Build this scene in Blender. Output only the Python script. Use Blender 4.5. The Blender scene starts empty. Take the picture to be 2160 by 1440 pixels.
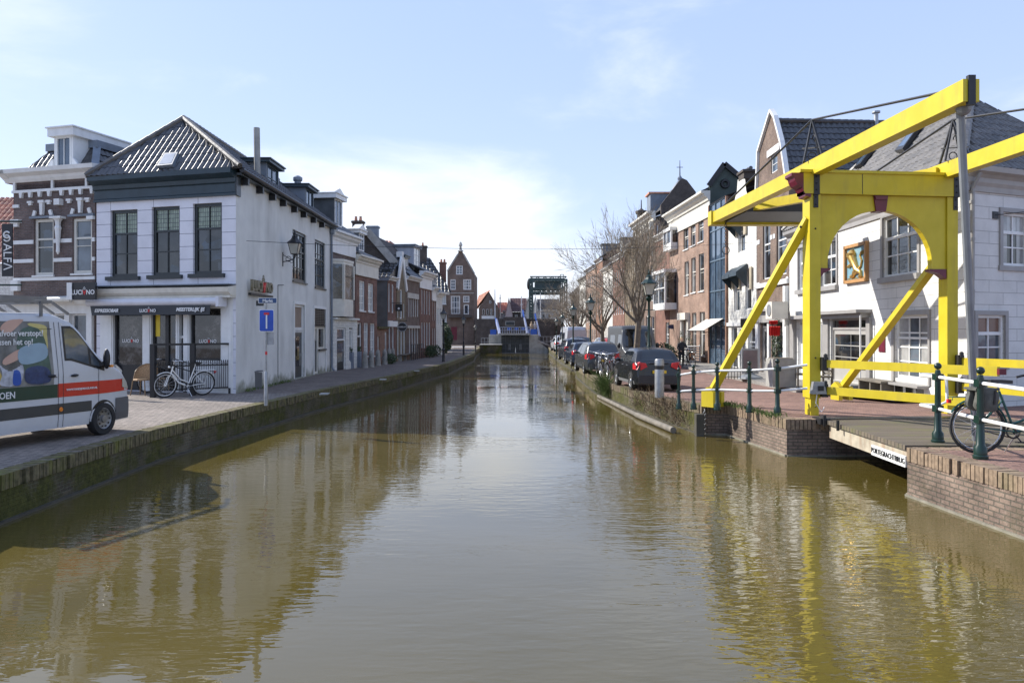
import bpy, bmesh, math, random
from mathutils import Vector, Matrix, geometry
from math import radians as R, sin, cos, pi, atan2, sqrt, exp
random.seed(7)
# ------------------------------------------------------------------ camera, world, sun
sc = bpy.context.scene
col = sc.collection
F_, HY, CX, EYE = 1600.0, 695.0, 1080.0, 3.0
cam = bpy.data.cameras.new('camera'); co = bpy.data.objects.new('camera', cam); col.objects.link(co)
cam.sensor_width = 36; cam.lens = 36 * F_ / 2160; cam.shift_y = -(720 - HY) / 2160
cam.clip_end = 4000; cam.clip_start = 0.1
co.location = (0, 0, EYE); co.rotation_euler = (pi / 2, 0, 0)
sc.camera = co
sc.view_settings.view_transform = 'Standard'; sc.view_settings.look = 'None'
sc.view_settings.exposure = 1.26; sc.view_settings.gamma = 1
SUN_EL = R(36); SUN_AZ = (-0.89, 0.456)           # plan direction towards the sun
w = bpy.data.worlds.new('World'); sc.world = w; w.use_nodes = True
nt = w.node_tree; N = nt.nodes; Lk = nt.links; N.clear()
sky = N.new('ShaderNodeTexSky'); sky.sky_type = 'NISHITA'; sky.sun_disc = False
sky.sun_elevation = SUN_EL; sky.sun_rotation = atan2(SUN_AZ[0], SUN_AZ[1]); sky.air_density = 1.0; sky.dust_density = 1.2; sky.ozone_density = 1.6
tc = N.new('ShaderNodeTexCoord')
def wn(t, **k):
    n = N.new(t)
    for a, b in k.items(): setattr(n, a, b)
    return n
def mathn(op, a, b=None, c=None, clamp=False):
    n = N.new('ShaderNodeMath'); n.operation = op; n.use_clamp = clamp
    for i, v in enumerate((a, b, c)):
        if v is None: continue
        if isinstance(v, (int, float)): n.inputs[i].default_value = v
        else: Lk.new(v, n.inputs[i])
    return n.outputs[0]
sep = N.new('ShaderNodeSeparateXYZ'); Lk.new(tc.outputs['Generated'], sep.inputs[0])
mp = N.new('ShaderNodeMapping'); mp.inputs['Scale'].default_value = (1.0, 1.0, 2.6); mp.inputs['Location'].default_value = (1.2, 2.3, 0.9)
Lk.new(tc.outputs['Generated'], mp.inputs[0])
ns = wn('ShaderNodeTexNoise'); ns.inputs['Scale'].default_value = 3.4; ns.inputs['Detail'].default_value = 8; ns.inputs['Roughness'].default_value = .55; ns.inputs['Distortion'].default_value = .3
Lk.new(mp.outputs[0], ns.inputs[0])
# thin cloud veil, denser in a bank low over the end of the canal
dx = mathn('MULTIPLY', mathn('ADD', sep.outputs[0], 0.03), 4.2)
dz = mathn('MULTIPLY', mathn('SUBTRACT', sep.outputs[2], 0.10), 7.5)
r2 = mathn('ADD', mathn('MULTIPLY', dx, dx), mathn('MULTIPLY', dz, dz))
bank = mathn('MULTIPLY', mathn('POWER', 2.718, mathn('MULTIPLY', r2, -1.0)), mathn('GREATER_THAN', sep.outputs[1], 0))
low = mathn('POWER', mathn('SUBTRACT', 1.0, mathn('ABSOLUTE', sep.outputs[2]), clamp=True), 9)
dens = mathn('ADD', mathn('MULTIPLY_ADD', ns.outputs[0], 2.3, -.44), mathn('ADD', mathn('MULTIPLY', bank, 0.62), mathn('MULTIPLY', low, 0.3)))
mr = N.new('ShaderNodeMapRange'); mr.interpolation_type = 'SMOOTHSTEP'; mr.inputs[1].default_value = .80; mr.inputs[2].default_value = 1.75; mr.inputs[3].default_value = .04; mr.inputs[4].default_value = .95
Lk.new(dens, mr.inputs[0])
mx = N.new('ShaderNodeMix'); mx.data_type = 'RGBA'
Lk.new(mr.outputs[0], mx.inputs['Factor'])
def cmix(f, a, b):
    n = N.new('ShaderNodeMix'); n.data_type = 'RGBA'
    for k, v in (('Factor', f), ('A', a), ('B', b)):
        if isinstance(v, (int, float)): n.inputs[k].default_value = v
        elif isinstance(v, tuple): n.inputs[6 if k == 'A' else 7].default_value = (*v, 1)
        else: Lk.new(v, n.inputs[k] if k == 'Factor' else n.inputs[6 if k == 'A' else 7])
    return n.outputs[2]
veil = cmix(mathn('POWER', mathn('SUBTRACT', 1.0, mathn('ABSOLUTE', sep.outputs[2]), clamp=True), 4.5), (1.6, 2.18, 3.75), (2.9, 3.35, 4.35))
Lk.new(cmix(.85, sky.outputs[0], veil), mx.inputs['A']); mx.inputs['B'].default_value = (4.25, 4.4, 4.65, 1)
bg = N.new('ShaderNodeBackground'); bg.inputs[1].default_value = 0.118; Lk.new(mx.outputs['Result'], bg.inputs[0])
wo = N.new('ShaderNodeOutputWorld'); Lk.new(bg.outputs[0], wo.inputs[0])
sl = bpy.data.lights.new('sun', 'SUN'); sl.energy = 3.1; sl.angle = R(0.5); sl.color = (1, .95, .87)
so = bpy.data.objects.new('sun', sl); col.objects.link(so)
sv = Vector((SUN_AZ[0] * cos(SUN_EL), SUN_AZ[1] * cos(SUN_EL), sin(SUN_EL)))
so.rotation_euler = sv.to_track_quat('Z', 'Y').to_euler(); so.location = (-30, 20, 40)

# ------------------------------------------------------------------ helpers
def at(px, py, Y): return Vector(((px - CX) / F_ * Y, Y, EYE - (py - HY) / F_ * Y))
def gp(px, py, z=0.75):
    Y = F_ * (EYE - z) / (py - HY); return Vector(((px - CX) / F_ * Y, Y, z))
ORG = {}
def setp(o, label=None, cat=None, group=None, kind=None):
    if label: o['label'] = label
    if cat: o['category'] = cat
    if group: o['group'] = group
    if kind: o['kind'] = kind
    return o
def thing(name, label, cat, loc=(0, 0, 0), group=None):
    o = bpy.data.objects.new(name, None); col.objects.link(o); o.location = loc; o.empty_display_size = .2
    ORG[o] = Vector(loc)
    return setp(o, label, cat, group)
def dup(o, parent=None, **kw):
    c = o.copy(); col.objects.link(c)
    if parent: c.parent = parent
    for ch in list(o.children): dup(ch, c)
    return c
def place(o, x, y, z, rz=0, s=None):
    o.location = (x, y, z); o.rotation_euler = (0, 0, rz)
    if s: o.scale = (s, s, s) if isinstance(s, (int, float)) else s
    return o
UP = Vector((0, 0, 1))
SPLIT = {'strap', 'hinge_plate', 'hinge', 'brace', 'rafter_end', 'scroll', 'door_gap', 'post', 'pilaster', 'shutter', 'brick_pier', 'lead_hood', 'gate_leaf', 'ladder', 'blue_panel', 'bumper', 'licence_plate', 'bracket', 'bolt', 'grip', 'chimney_pot', 'mudguard', 'blue_rail_panel', 'curtain', 'cellar_light', 'king_post_', 'door_handle', 'rail'}
class MB:
    def comps(s):
        par = list(range(len(s.v)))
        def f(i):
            while par[i] != i: par[i] = par[par[i]]; i = par[i]
            return i
        for fc in s.f:
            for q in fc[1:]: par[f(q)] = f(fc[0])
        out = {}
        for k, fc in enumerate(s.f): out.setdefault(f(fc[0]), []).append(k)
        res = []
        for ks in out.values():
            n = MB(); mp = {}
            for k in ks:
                fc = []
                for q in s.f[k]:
                    if q not in mp: mp[q] = len(n.v); n.v.append(s.v[q])
                    fc.append(mp[q])
                n.f.append(fc); n.m.append(s.m[k])
            res.append(n)
        return res
    def __init__(s): s.v = []; s.f = []; s.m = []; s.uv = {}
    def poly(s, pts, m=0, uv=None):
        i = len(s.v); s.v += [Vector(p) for p in pts]; s.f.append(list(range(i, i + len(pts)))); s.m.append(m)
        if uv: s.uv[len(s.f) - 1] = uv
        return s
    def box(s, a, b, m=0):
        x0, y0, z0 = a; x1, y1, z1 = b
        return s.obox(Vector((x0, y0, z0)), Vector((x1 - x0, 0, 0)), Vector((0, y1 - y0, 0)), Vector((0, 0, z1 - z0)), m)
    def obox(s, o, a, b, c, m=0):
        o, a, b, c = Vector(o), Vector(a), Vector(b), Vector(c)
        p = [o, o + a, o + a + b, o + b, o + c, o + a + c, o + a + b + c, o + b + c]
        i = len(s.v); s.v += p
        fl = a.cross(b).dot(c) < 0
        for q in ((0, 3, 2, 1), (4, 5, 6, 7), (0, 1, 5, 4), (1, 2, 6, 5), (2, 3, 7, 6), (3, 0, 4, 7)):
            s.f.append([i + k for k in (reversed(q) if fl else q)]); s.m.append(m)
        return s
    def beam(s, p, q, w_, h, m=0, up=UP):
        p, q = Vector(p), Vector(q); d = (q - p); n = d.normalized(); si = n.cross(up)
        if si.length < 1e-4: si = n.cross(Vector((1, 0, 0)))
        si.normalize(); u = si.cross(n)
        return s.obox(p - si * w_ / 2 - u * h / 2, d, si * w_, u * h, m)
    def tube(s, pts, r, n=8, m=0, cap=True):
        pts = [Vector(p) for p in pts]; rs = r if isinstance(r, (list, tuple)) else [r] * len(pts)
        rings = []; prev = None
        for k, p in enumerate(pts):
            d = (pts[min(k + 1, len(pts) - 1)] - pts[max(k - 1, 0)])
            if d.length < 1e-9: d = Vector((0, 0, 1))
            d.normalize()
            if prev is None:
                a = d.cross(UP)
                if a.length < .05: a = d.cross(Vector((1, 0, 0)))
            else: a = prev - d * prev.dot(d)
            a.normalize(); prev = a; b = d.cross(a)
            i = len(s.v)
            for j in range(n):
                t = 2 * pi * j / n; s.v.append(p + (a * cos(t) + b * sin(t)) * rs[k])
            rings.append(i)
        for k in range(len(rings) - 1):
            for j in range(n):
                s.f.append([rings[k] + j, rings[k] + (j + 1) % n, rings[k + 1] + (j + 1) % n, rings[k + 1] + j]); s.m.append(m)
        if cap:
            s.f.append([rings[0] + j for j in reversed(range(n))]); s.m.append(m)
            s.f.append([rings[-1] + j for j in range(n)]); s.m.append(m)
        return s
    def lathe(s, c, prof, n=12, m=0, ax=None):
        c = Vector(c); A, B, C = ax or (Vector((1, 0, 0)), Vector((0, 1, 0)), UP); rings = []
        for r, z in prof:
            i = len(s.v)
            for j in range(n):
                t = 2 * pi * j / n; s.v.append(c + A * (r * cos(t)) + B * (r * sin(t)) + C * z)
            rings.append(i)
        for k in range(len(rings) - 1):
            for j in range(n):
                s.f.append([rings[k] + j, rings[k] + (j + 1) % n, rings[k + 1] + (j + 1) % n, rings[k + 1] + j]); s.m.append(m)
        s.f.append([rings[0] + j for j in reversed(range(n))]); s.m.append(m)
        s.f.append([rings[-1] + j for j in range(n)]); s.m.append(m)
        return s
    def prism(s, pts, d, m=0, holes=()):
        """planar polygon pts (3D) extruded by vector d"""
        pts = [Vector(p) for p in pts]; d = Vector(d)
        n = Vector((0, 0, 0))
        for k in range(len(pts)): n += pts[k].cross(pts[(k + 1) % len(pts)])
        if n.dot(d) > 0: pts = pts[::-1]
        i = len(s.v); k = len(pts); s.v += pts + [p + d for p in pts]
        tr = geometry.tessellate_polygon([pts]) if k > 4 else [tuple(range(k))]
        for t in tr:
            t = list(t)
            nn = (pts[t[1]] - pts[t[0]]).cross(pts[t[2]] - pts[t[1]])
            if nn.dot(d) > 0: t = t[::-1]
            s.f.append([i + q for q in t]); s.m.append(m)
            s.f.append([i + k + q for q in t[::-1]]); s.m.append(m)
        for q in range(k):
            a, b = q, (q + 1) % k
            s.f.append([i + b, i + a, i + k + a, i + k + b]); s.m.append(m)
        return s
    def torus(s, c, A, B, Rr, r, n=28, k=6, m=0, a0=0, a1=2 * pi):
        c = Vector(c); full = abs(a1 - a0 - 2 * pi) < 1e-6
        pts = [c + A * (Rr * cos(a0 + (a1 - a0) * i / n)) + B * (Rr * sin(a0 + (a1 - a0) * i / n)) for i in range(n + (0 if full else 1))]
        if not full: return s.tube(pts, r, k, m)
        C = A.cross(B).normalized(); i0 = len(s.v)
        for i in range(n):
            t = 2 * pi * i / n; rd = (A * cos(t) + B * sin(t))
            for j in range(k):
                q = 2 * pi * j / k; s.v.append(c + rd * (Rr + r * cos(q)) + C * (r * sin(q)))
        for i in range(n):
            for j in range(k):
                s.f.append([i0 + i * k + j, i0 + ((i + 1) % n) * k + j, i0 + ((i + 1) % n) * k + (j + 1) % k, i0 + i * k + (j + 1) % k]); s.m.append(m)
        return s
    def ball(s, c, r, n=12, m=0, sc_=(1, 1, 1)):
        pr = [(max(r * sin(pi * k / 8), .001), -r * cos(pi * k / 8) * sc_[2]) for k in range(9)]
        return s.lathe(c, pr, n, m, (Vector((sc_[0], 0, 0)), Vector((0, sc_[1], 0)), UP))
    def build(s, name, mats, parent=None, smooth=False, loc=None):
        if name in SPLIT and parent and not s.uv:
            cs = s.comps()
            if 1 < len(cs) < 40: return [c.build2(name, mats, parent, smooth, loc) for c in cs][0]
        return s.build2(name, mats, parent, smooth, loc)
    def build2(s, name, mats, parent=None, smooth=False, loc=None):
        me = bpy.data.meshes.new(name); org = ORG[parent] if parent else Vector(loc or (0, 0, 0))
        me.from_pydata([v - org for v in s.v], [], s.f)
        if not isinstance(mats, (list, tuple)): mats = [mats]
        for m in mats: me.materials.append(m)
        ul = me.uv_layers.new(name='UVMap'); ud = ul.data
        me.polygons.foreach_set('material_index', s.m)
        if smooth: me.polygons.foreach_set('use_smooth', [True] * len(s.f))
        me.update()
        for p in me.polygons:
            if p.index in s.uv:
                for li, u in zip(p.loop_indices, s.uv[p.index]): ud[li].uv = u
                continue
            n = p.normal
            if abs(n.z) > .75:
                for li, vi in zip(p.loop_indices, p.vertices): v = s.v[vi]; ud[li].uv = (v.x, v.y)
            else:
                l = sqrt(n.x * n.x + n.y * n.y); tx, ty = -n.y / l, n.x / l
                for li, vi in zip(p.loop_indices, p.vertices): v = s.v[vi]; ud[li].uv = (v.x * tx + v.y * ty, v.z)
        if smooth:
            try: me.set_sharp_from_angle(angle=R(40))
            except Exception: pass
        o = bpy.data.objects.new(name, me); col.objects.link(o)
        if parent: o.parent = parent
        else: o.location = org
        ORG[o] = org
        return o

# ------------------------------------------------------------------ materials
def lin(r, g, b): 
    f = lambda c: (c / 255 / 12.92) if c <= 10 else ((c / 255 + .055) / 1.055) ** 2.4
    return (f(r), f(g), f(b))
class Mt:
    def __init__(s, name):
        s.m = bpy.data.materials.new(name); s.m.use_nodes = True; s.t = s.m.node_tree; s.n = s.t.nodes; s.l = s.t.links
        s.b = s.n['Principled BSDF']
    def new(s, t, **k):
        n = s.n.new(t)
        for a, b in k.items():
            if a in n.inputs: n.inputs[a].default_value = b
            else: setattr(n, a, b)
        return n
    def noise(s, scale, detail=4, coord='Object', sc3=None, rough=.55):
        tc = s.new('ShaderNodeTexCoord'); n = s.new('ShaderNodeTexNoise'); n.inputs['Scale'].default_value = scale; n.inputs['Detail'].default_value = detail; n.inputs['Roughness'].default_value = rough
        if sc3:
            mp = s.new('ShaderNodeMapping'); mp.inputs['Scale'].default_value = sc3; s.l.new(tc.outputs[coord], mp.inputs[0]); s.l.new(mp.outputs[0], n.inputs[0])
        else: s.l.new(tc.outputs[coord], n.inputs[0])
        return n.outputs[0]
    def ramp(s, fac, stops):
        r = s.new('ShaderNodeValToRGB'); e = r.color_ramp.elements
        while len(e) < len(stops): e.new(.5)
        for q, (p, c) in zip(e, stops): q.position = p; q.color = (*c, 1) if len(c) == 3 else c
        s.l.new(fac, r.inputs[0]); return r.outputs[0]
    def mix(s, fac, a, b, mode='MIX'):
        n = s.new('ShaderNodeMix', data_type='RGBA'); n.blend_type = mode
        for k, v in (('Factor', fac), ('A', a), ('B', b)):
            i = n.inputs[k] if k == 'Factor' else n.inputs[6 if k == 'A' else 7]
            if isinstance(v, (int, float)): i.default_value = v
            elif isinstance(v, tuple): i.default_value = (*v, 1) if len(v) == 3 else v
            else: s.l.new(v, i)
        return n.outputs[2]
    def bump(s, h, st=.3, dist=.02):
        n = s.new('ShaderNodeBump'); n.inputs['Strength'].default_value = st; n.inputs['Distance'].default_value = dist
        s.l.new(h, n.inputs['Height']); s.l.new(n.outputs[0], s.b.inputs['Normal']); return s
    def set(s, col=None, rough=None, metal=None, spec=None, **k):
        for nm, v in (('Base Color', col), ('Roughness', rough), ('Metallic', metal), ('Specular IOR Level', spec)):
            if v is None: continue
            if isinstance(v, tuple): s.b.inputs[nm].default_value = (*v, 1) if len(v) == 3 else v
            elif isinstance(v, (int, float)): s.b.inputs[nm].default_value = v
            else: s.l.new(v, s.b.inputs[nm])
        return s
def mul(c, k): return tuple(min(1, x * k) for x in c)
def paint(name, c, rough=.5, var=.18, sc_=3.0, bump=0.0, metal=0, spec=.5, dirt=None):
    m = Mt(name); n = m.noise(sc_, 6)
    cc = m.ramp(n, [(.3, mul(c, 1 - var)), (.7, mul(c, 1 + var * .5))])
    if dirt:
        n2 = m.noise(dirt[1], 8, sc3=(1, 1, .25)); f = m.ramp(n2, [(.5, (0, 0, 0)), (.75, (dirt[2],) * 3)]); cc = m.mix(f, cc, dirt[0])
    m.set(cc, rough, metal, spec)
    if bump: m.bump(m.noise(60, 4), bump, .01)
    return m.m
def footmoss(mat, h, c=(.10, .11, .05)):
    m = Mt.__new__(Mt); m.m = mat; m.t = mat.node_tree; m.n = m.t.nodes; m.l = m.t.links; m.b = m.n['Principled BSDF']
    old = m.b.inputs['Base Color'].links[0].from_socket; tc = m.new('ShaderNodeTexCoord'); sp = m.new('ShaderNodeSeparateXYZ'); m.l.new(tc.outputs['Object'], sp.inputs[0])
    a = m.new('ShaderNodeMath', operation='DIVIDE'); m.l.new(sp.outputs[2], a.inputs[0]); a.inputs[1].default_value = h; b = m.new('ShaderNodeMath', operation='SUBTRACT'); m.l.new(m.noise(2.2, 8), b.inputs[0]); m.l.new(a.outputs[0], b.inputs[1])
    m.l.new(m.mix(m.ramp(b.outputs[0], [(.12, (0, 0, 0)), (.45, (.75, .75, .75))]), old, c), m.b.inputs['Base Color']); return mat
def brick(name, c1, c2, mortar, bw=.21, bh=.062, ms=.011, moss=None, bump=.5, stain=.35, rough=.85, low=None, off=.5, grain=.2):
    m = Mt(name); tc = m.new('ShaderNodeTexCoord'); b = m.new('ShaderNodeTexBrick')
    m.l.new(tc.outputs['UV'], b.inputs['Vector'])
    b.inputs['Color1'].default_value = (*c1, 1); b.inputs['Color2'].default_value = (*c2, 1); b.inputs['Mortar'].default_value = (*mortar, 1)
    b.inputs['Scale'].default_value = 1; b.inputs['Brick Width'].default_value = bw; b.inputs['Row Height'].default_value = bh; b.inputs['Mortar Size'].default_value = ms; b.inputs['Mortar Smooth'].default_value = .2; b.offset = off
    n = m.noise(1.3, 8); st = m.ramp(n, [(.3, (1 - stain,) * 3), (.65, (1.08, 1.08, 1.08))])
    c = m.mix(1.0, b.outputs[0], st, 'MULTIPLY')
    n3 = m.noise(14, 4); c = m.mix(1.0, c, m.ramp(n3, [(.3, (1 - grain,) * 3), (.7, (1 + grain * .7,) * 3)]), 'MULTIPLY')
    if moss:
        n2 = m.noise(moss[1], 9, rough=.65); f = m.ramp(n2, [(moss[2], (0, 0, 0)), (moss[2] + .16, (1, 1, 1))]); n4 = m.noise(9, 5)
        c = m.mix(f, c, m.ramp(n4, [(.3, mul(moss[0], .55)), (.7, mul(moss[0], 1.25))]))
    m.set(c, rough, spec=.25)
    inv = m.new('ShaderNodeMath', operation='SUBTRACT'); inv.inputs[0].default_value = 1; m.l.new(b.outputs['Fac'], inv.inputs[1])
    ad = m.new('ShaderNodeMath', operation='ADD'); m.l.new(inv.outputs[0], ad.inputs[0]); gn = m.new('ShaderNodeMath', operation='MULTIPLY'); gn.inputs[1].default_value = min(1, grain * 5); m.l.new(m.noise(35, 5), gn.inputs[0]); m.l.new(gn.outputs[0], ad.inputs[1])
    m.bump(ad.outputs[0], bump, .012)
    return m.m
def tilem(name, c, c2, rough=.4):
    m = Mt(name); n = m.noise(5, 6); tc = m.new('ShaderNodeTexCoord'); wv = m.new('ShaderNodeTexVoronoi'); wv.inputs['Scale'].default_value = 3.2; m.l.new(tc.outputs['Object'], wv.inputs[0])
    cc = m.ramp(n, [(.35, c), (.7, c2)]); bw = m.new('ShaderNodeRGBToBW'); m.l.new(wv.outputs['Color'], bw.inputs[0])
    cc = m.mix(1.0, cc, m.ramp(bw.outputs[0], [(.2, (.7, .7, .7)), (.8, (1.3, 1.3, 1.3))]), 'MULTIPLY')
    m.set(cc, m.ramp(m.noise(9, 4), [(.3, (rough * .9,) * 3), (.7, (min(1, rough * 1.35),) * 3)]), spec=1.0).bump(m.noise(30, 3), .05, .01)
    m.b.inputs['IOR'].default_value = 1.52; return m.m
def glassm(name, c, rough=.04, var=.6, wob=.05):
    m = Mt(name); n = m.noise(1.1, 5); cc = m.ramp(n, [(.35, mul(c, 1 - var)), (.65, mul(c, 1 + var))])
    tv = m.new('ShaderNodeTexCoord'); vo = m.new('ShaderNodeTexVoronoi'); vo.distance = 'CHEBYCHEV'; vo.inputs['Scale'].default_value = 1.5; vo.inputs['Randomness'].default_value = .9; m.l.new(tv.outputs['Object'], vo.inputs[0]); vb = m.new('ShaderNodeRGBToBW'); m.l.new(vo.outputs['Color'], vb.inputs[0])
    if var > .5: cc = m.mix(1.0, cc, m.ramp(vb.outputs[0], [(.2, (.35, .35, .38)), (.4, (1, 1, 1)), (.6, (2.6, 2.0, 1.5)), (.8, (1.6, 2.2, 2.8))]), 'MULTIPLY')  # blocky cells put reflections of opposite houses into the pane colour
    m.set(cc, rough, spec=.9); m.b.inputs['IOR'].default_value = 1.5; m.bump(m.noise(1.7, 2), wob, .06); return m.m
WHITE = paint('white_paint', (.74, .74, .72), .45, .08, dirt=((.35, .33, .29), 2.5, .25))
CREAM = paint('cream_paint', (.66, .63, .55), .45, .1, dirt=((.35, .32, .25), 2.5, .3))
TRIM = paint('grey_trim_paint', (.30, .29, .28), .5, .12)
PETROL = paint('petrol_paint', (.022, .042, .055), .38, .25)
BLACK = paint('black_paint', (.015, .015, .017), .4, .2)
DARKW = paint('dark_window_paint', (.022, .028, .03), .35, .2)
PLASTER = paint('white_plaster', (.66, .655, .62), .8, .1, 1.2, .12, dirt=((.34, .33, .30), .9, .45))
footmoss(PLASTER, 1.1)
PLASTER2 = paint('lilac_shade_white_plaster', (.70, .70, .74), .75, .08, 1.0, .05)  # white plaster with the lilac of shade put into its colour
GREYR = paint('grey_render', (.09, .10, .105), .8, .35, 1.5, .2)
LEAD = paint('lead_sheet', (.17, .20, .24), .45, .25, 2.0)
YEL = Mt('yellow_bridge_paint'); n_ = YEL.noise(2.2, 7)
YEL.set(YEL.mix(YEL.ramp(YEL.noise(1.6, 10, sc3=(2.2, 2.2, .35), rough=.7), [(.52, (0, 0, 0)), (.75, (.5, .5, .5))]), YEL.ramp(n_, [(.3, (.52, .405, .014)), (.7, (.60, .475, .028))]), (.35, .27, .05)), .42, spec=.4).bump(YEL.noise(30, 5), .06, .01); YEL = YEL.m
MAROON = paint('maroon_paint', (.13, .012, .028), .35, .2)
GREENP = paint('green_iron_paint', (.007, .028, .02), .3, .3)
IRON = paint('dark_iron', (.03, .03, .032), .45, .3, metal=.3)
STEEL = paint('galvanised_steel', (.34, .35, .36), .42, .25, 6, metal=.5)
POLEG = paint('grey_rod_paint', (.19, .20, .21), .4, .2)
RUBBER = paint('tyre_rubber', (.02, .02, .02), .75, .2)
CHROME = paint('aluminium', (.62, .62, .62), .28, .1, metal=.85)
STONE = paint('grey_stone', (.30, .29, .26), .85, .3, 4, .3)
CONC = paint('concrete', (.36, .35, .32), .85, .25, 2.5, .2, dirt=((.15, .15, .12), 1.5, .5))
WOODG = paint('weathered_wood', (.17, .15, .12), .8, .35, 3, .2)
BLIND = paint('window_blind', (.55, .56, .56), .8, .1)
REDM = paint('red_signal', (.55, .015, .02), .4, .1)
SKYBL = paint('sign_blue', (.012, .075, .36), .35, .08)
GOLD = paint('gold_leaf', (.75, .50, .16), .28, .3, 9, metal=.75)
WICK = paint('wicker', (.42, .26, .13), .7, .4, 30, .5)
BLINDG = glassm('curtain_behind_glass', (.30, .30, .29), .08, .35)
BUSH = paint('evergreen_leaf', (.035, .06, .018), .7, .5, 6)
BARK = paint('bark', (.17, .14, .105), .9, .4, 8, .4)
TWIG = paint('twig', (.30, .25, .185), .85, .35, 5)
DRY = paint('dry_stalks', (.17, .12, .07), .9, .4, 8)
GRASS = paint('grass_blade', (.08, .12, .02), .8, .4, 5)
SKIN = paint('skin', (.55, .34, .25), .6, .1)
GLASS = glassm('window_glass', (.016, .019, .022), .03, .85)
GLASSB = glassm('window_glass_bright', (.09, .11, .13), .05, .5)
GLASSC = glassm('window_glass_curtain', (.42, .43, .42), .12, .25)
GLASSBR = glassm('window_glass_blue', (.055, .085, .125), .03, .4)
GSHOP = Mt('shop_glass'); GSHOP.set(GSHOP.mix(1.0, GSHOP.ramp(GSHOP.noise(2.6, 10, rough=.72), [(.38, (.006, .007, .008)), (.52, (.03, .032, .034)), (.58, (.10, .10, .10)), (.68, (.02, .022, .026))]), GSHOP.ramp(GSHOP.noise(.8, 3), [(.4, (.6, .6, .6)), (.6, (1.5, 1.4, 1.3))]), 'MULTIPLY'), .03, spec=.9); GSHOP = GSHOP.m  # mottled noise puts reflections and interior depth into the pane colour
LEADED = Mt('leaded_glass'); tcx = LEADED.new('ShaderNodeTexCoord'); bx_ = LEADED.new('ShaderNodeTexBrick'); LEADED.l.new(tcx.outputs['UV'], bx_.inputs['Vector'])
bx_.inputs['Scale'].default_value = 1; bx_.inputs['Brick Width'].default_value = .075; bx_.inputs['Row Height'].default_value = .16; bx_.inputs['Mortar Size'].default_value = .012; bx_.offset = 0
bx_.inputs['Color1'].default_value = (.30, .36, .26, 1); bx_.inputs['Color2'].default_value = (.16, .21, .14, 1); bx_.inputs['Mortar'].default_value = (.03, .035, .03, 1)
LEADED.set(bx_.outputs[0], .15, spec=.8); LEADED = LEADED.m
LANT = glassm('lantern_glass', (.42, .40, .34), .2, .3)
B_RED = brick('red_brick', (.26, .105, .07), (.20, .08, .058), (.22, .19, .16))
B_BRN = brick('brown_brick', (.22, .145, .105), (.16, .10, .08), (.20, .18, .155))
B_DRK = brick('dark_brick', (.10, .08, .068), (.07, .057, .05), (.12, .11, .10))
B_PUR = brick('purple_brick', (.19, .13, .11), (.13, .092, .082), (.17, .155, .15))
B_ORG = brick('orange_brick', (.32, .14, .075), (.25, .10, .06), (.30, .26, .21))
B_WARM = brick('warm_brown_brick', (.34, .20, .14), (.26, .145, .10), (.36, .31, .26))
B_YEL = brick('yellow_brick', (.27, .20, .11), (.21, .15, .085), (.25, .22, .18))
BLOCKW = brick('white_block_plaster', (.64, .635, .61), (.62, .615, .59), (.30, .295, .28), 1.15, .335, .008, bump=.25, stain=.10, rough=.7, grain=.03)
BLOCKL = brick('lilac_shade_block_plaster', (.68, .675, .71), (.665, .66, .70), (.25, .25, .28), 1.9, .46, .012, bump=.3, stain=.07, rough=.7, grain=.02)  # bluish lilac of the shaded front put into the white plaster colour
SIDING = brick('white_painted_brick', (.70, .69, .64), (.68, .67, .62), (.45, .44, .40), .6, .2, .008, bump=.3, stain=.15, rough=.7)
MOSSC = (.105, .115, .018)
QWALL = brick('quay_brick', (.15, .12, .08), (.10, .08, .055), (.15, .14, .10), .21, .065, .012, (( .075, .075, .018), 1.1, .42), 1.0, .5)
QWALLR = brick('pier_brick', (.27, .20, .155), (.21, .155, .125), (.13, .115, .09), .23, .082, .012, ((.10, .085, .05), .9, .58), 1.0, .5)
SOLD = paint('soldier_course_brick', (.17, .13, .085), .9, .5, 11, .6, dirt=((.085, .10, .014), 1.6, 1.0))
SOLDR = paint('pier_course_brick', (.25, .18, .12), .9, .4, 11, .6, dirt=((.11, .11, .04), 1.3, .6))
SOLDM = paint('mossy_course_brick', (.15, .125, .065), .95, .6, 9, .7, dirt=((.13, .14, .015), 3.5, .85))
PAVE_L = Mt('left_quay_clinkers')
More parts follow.
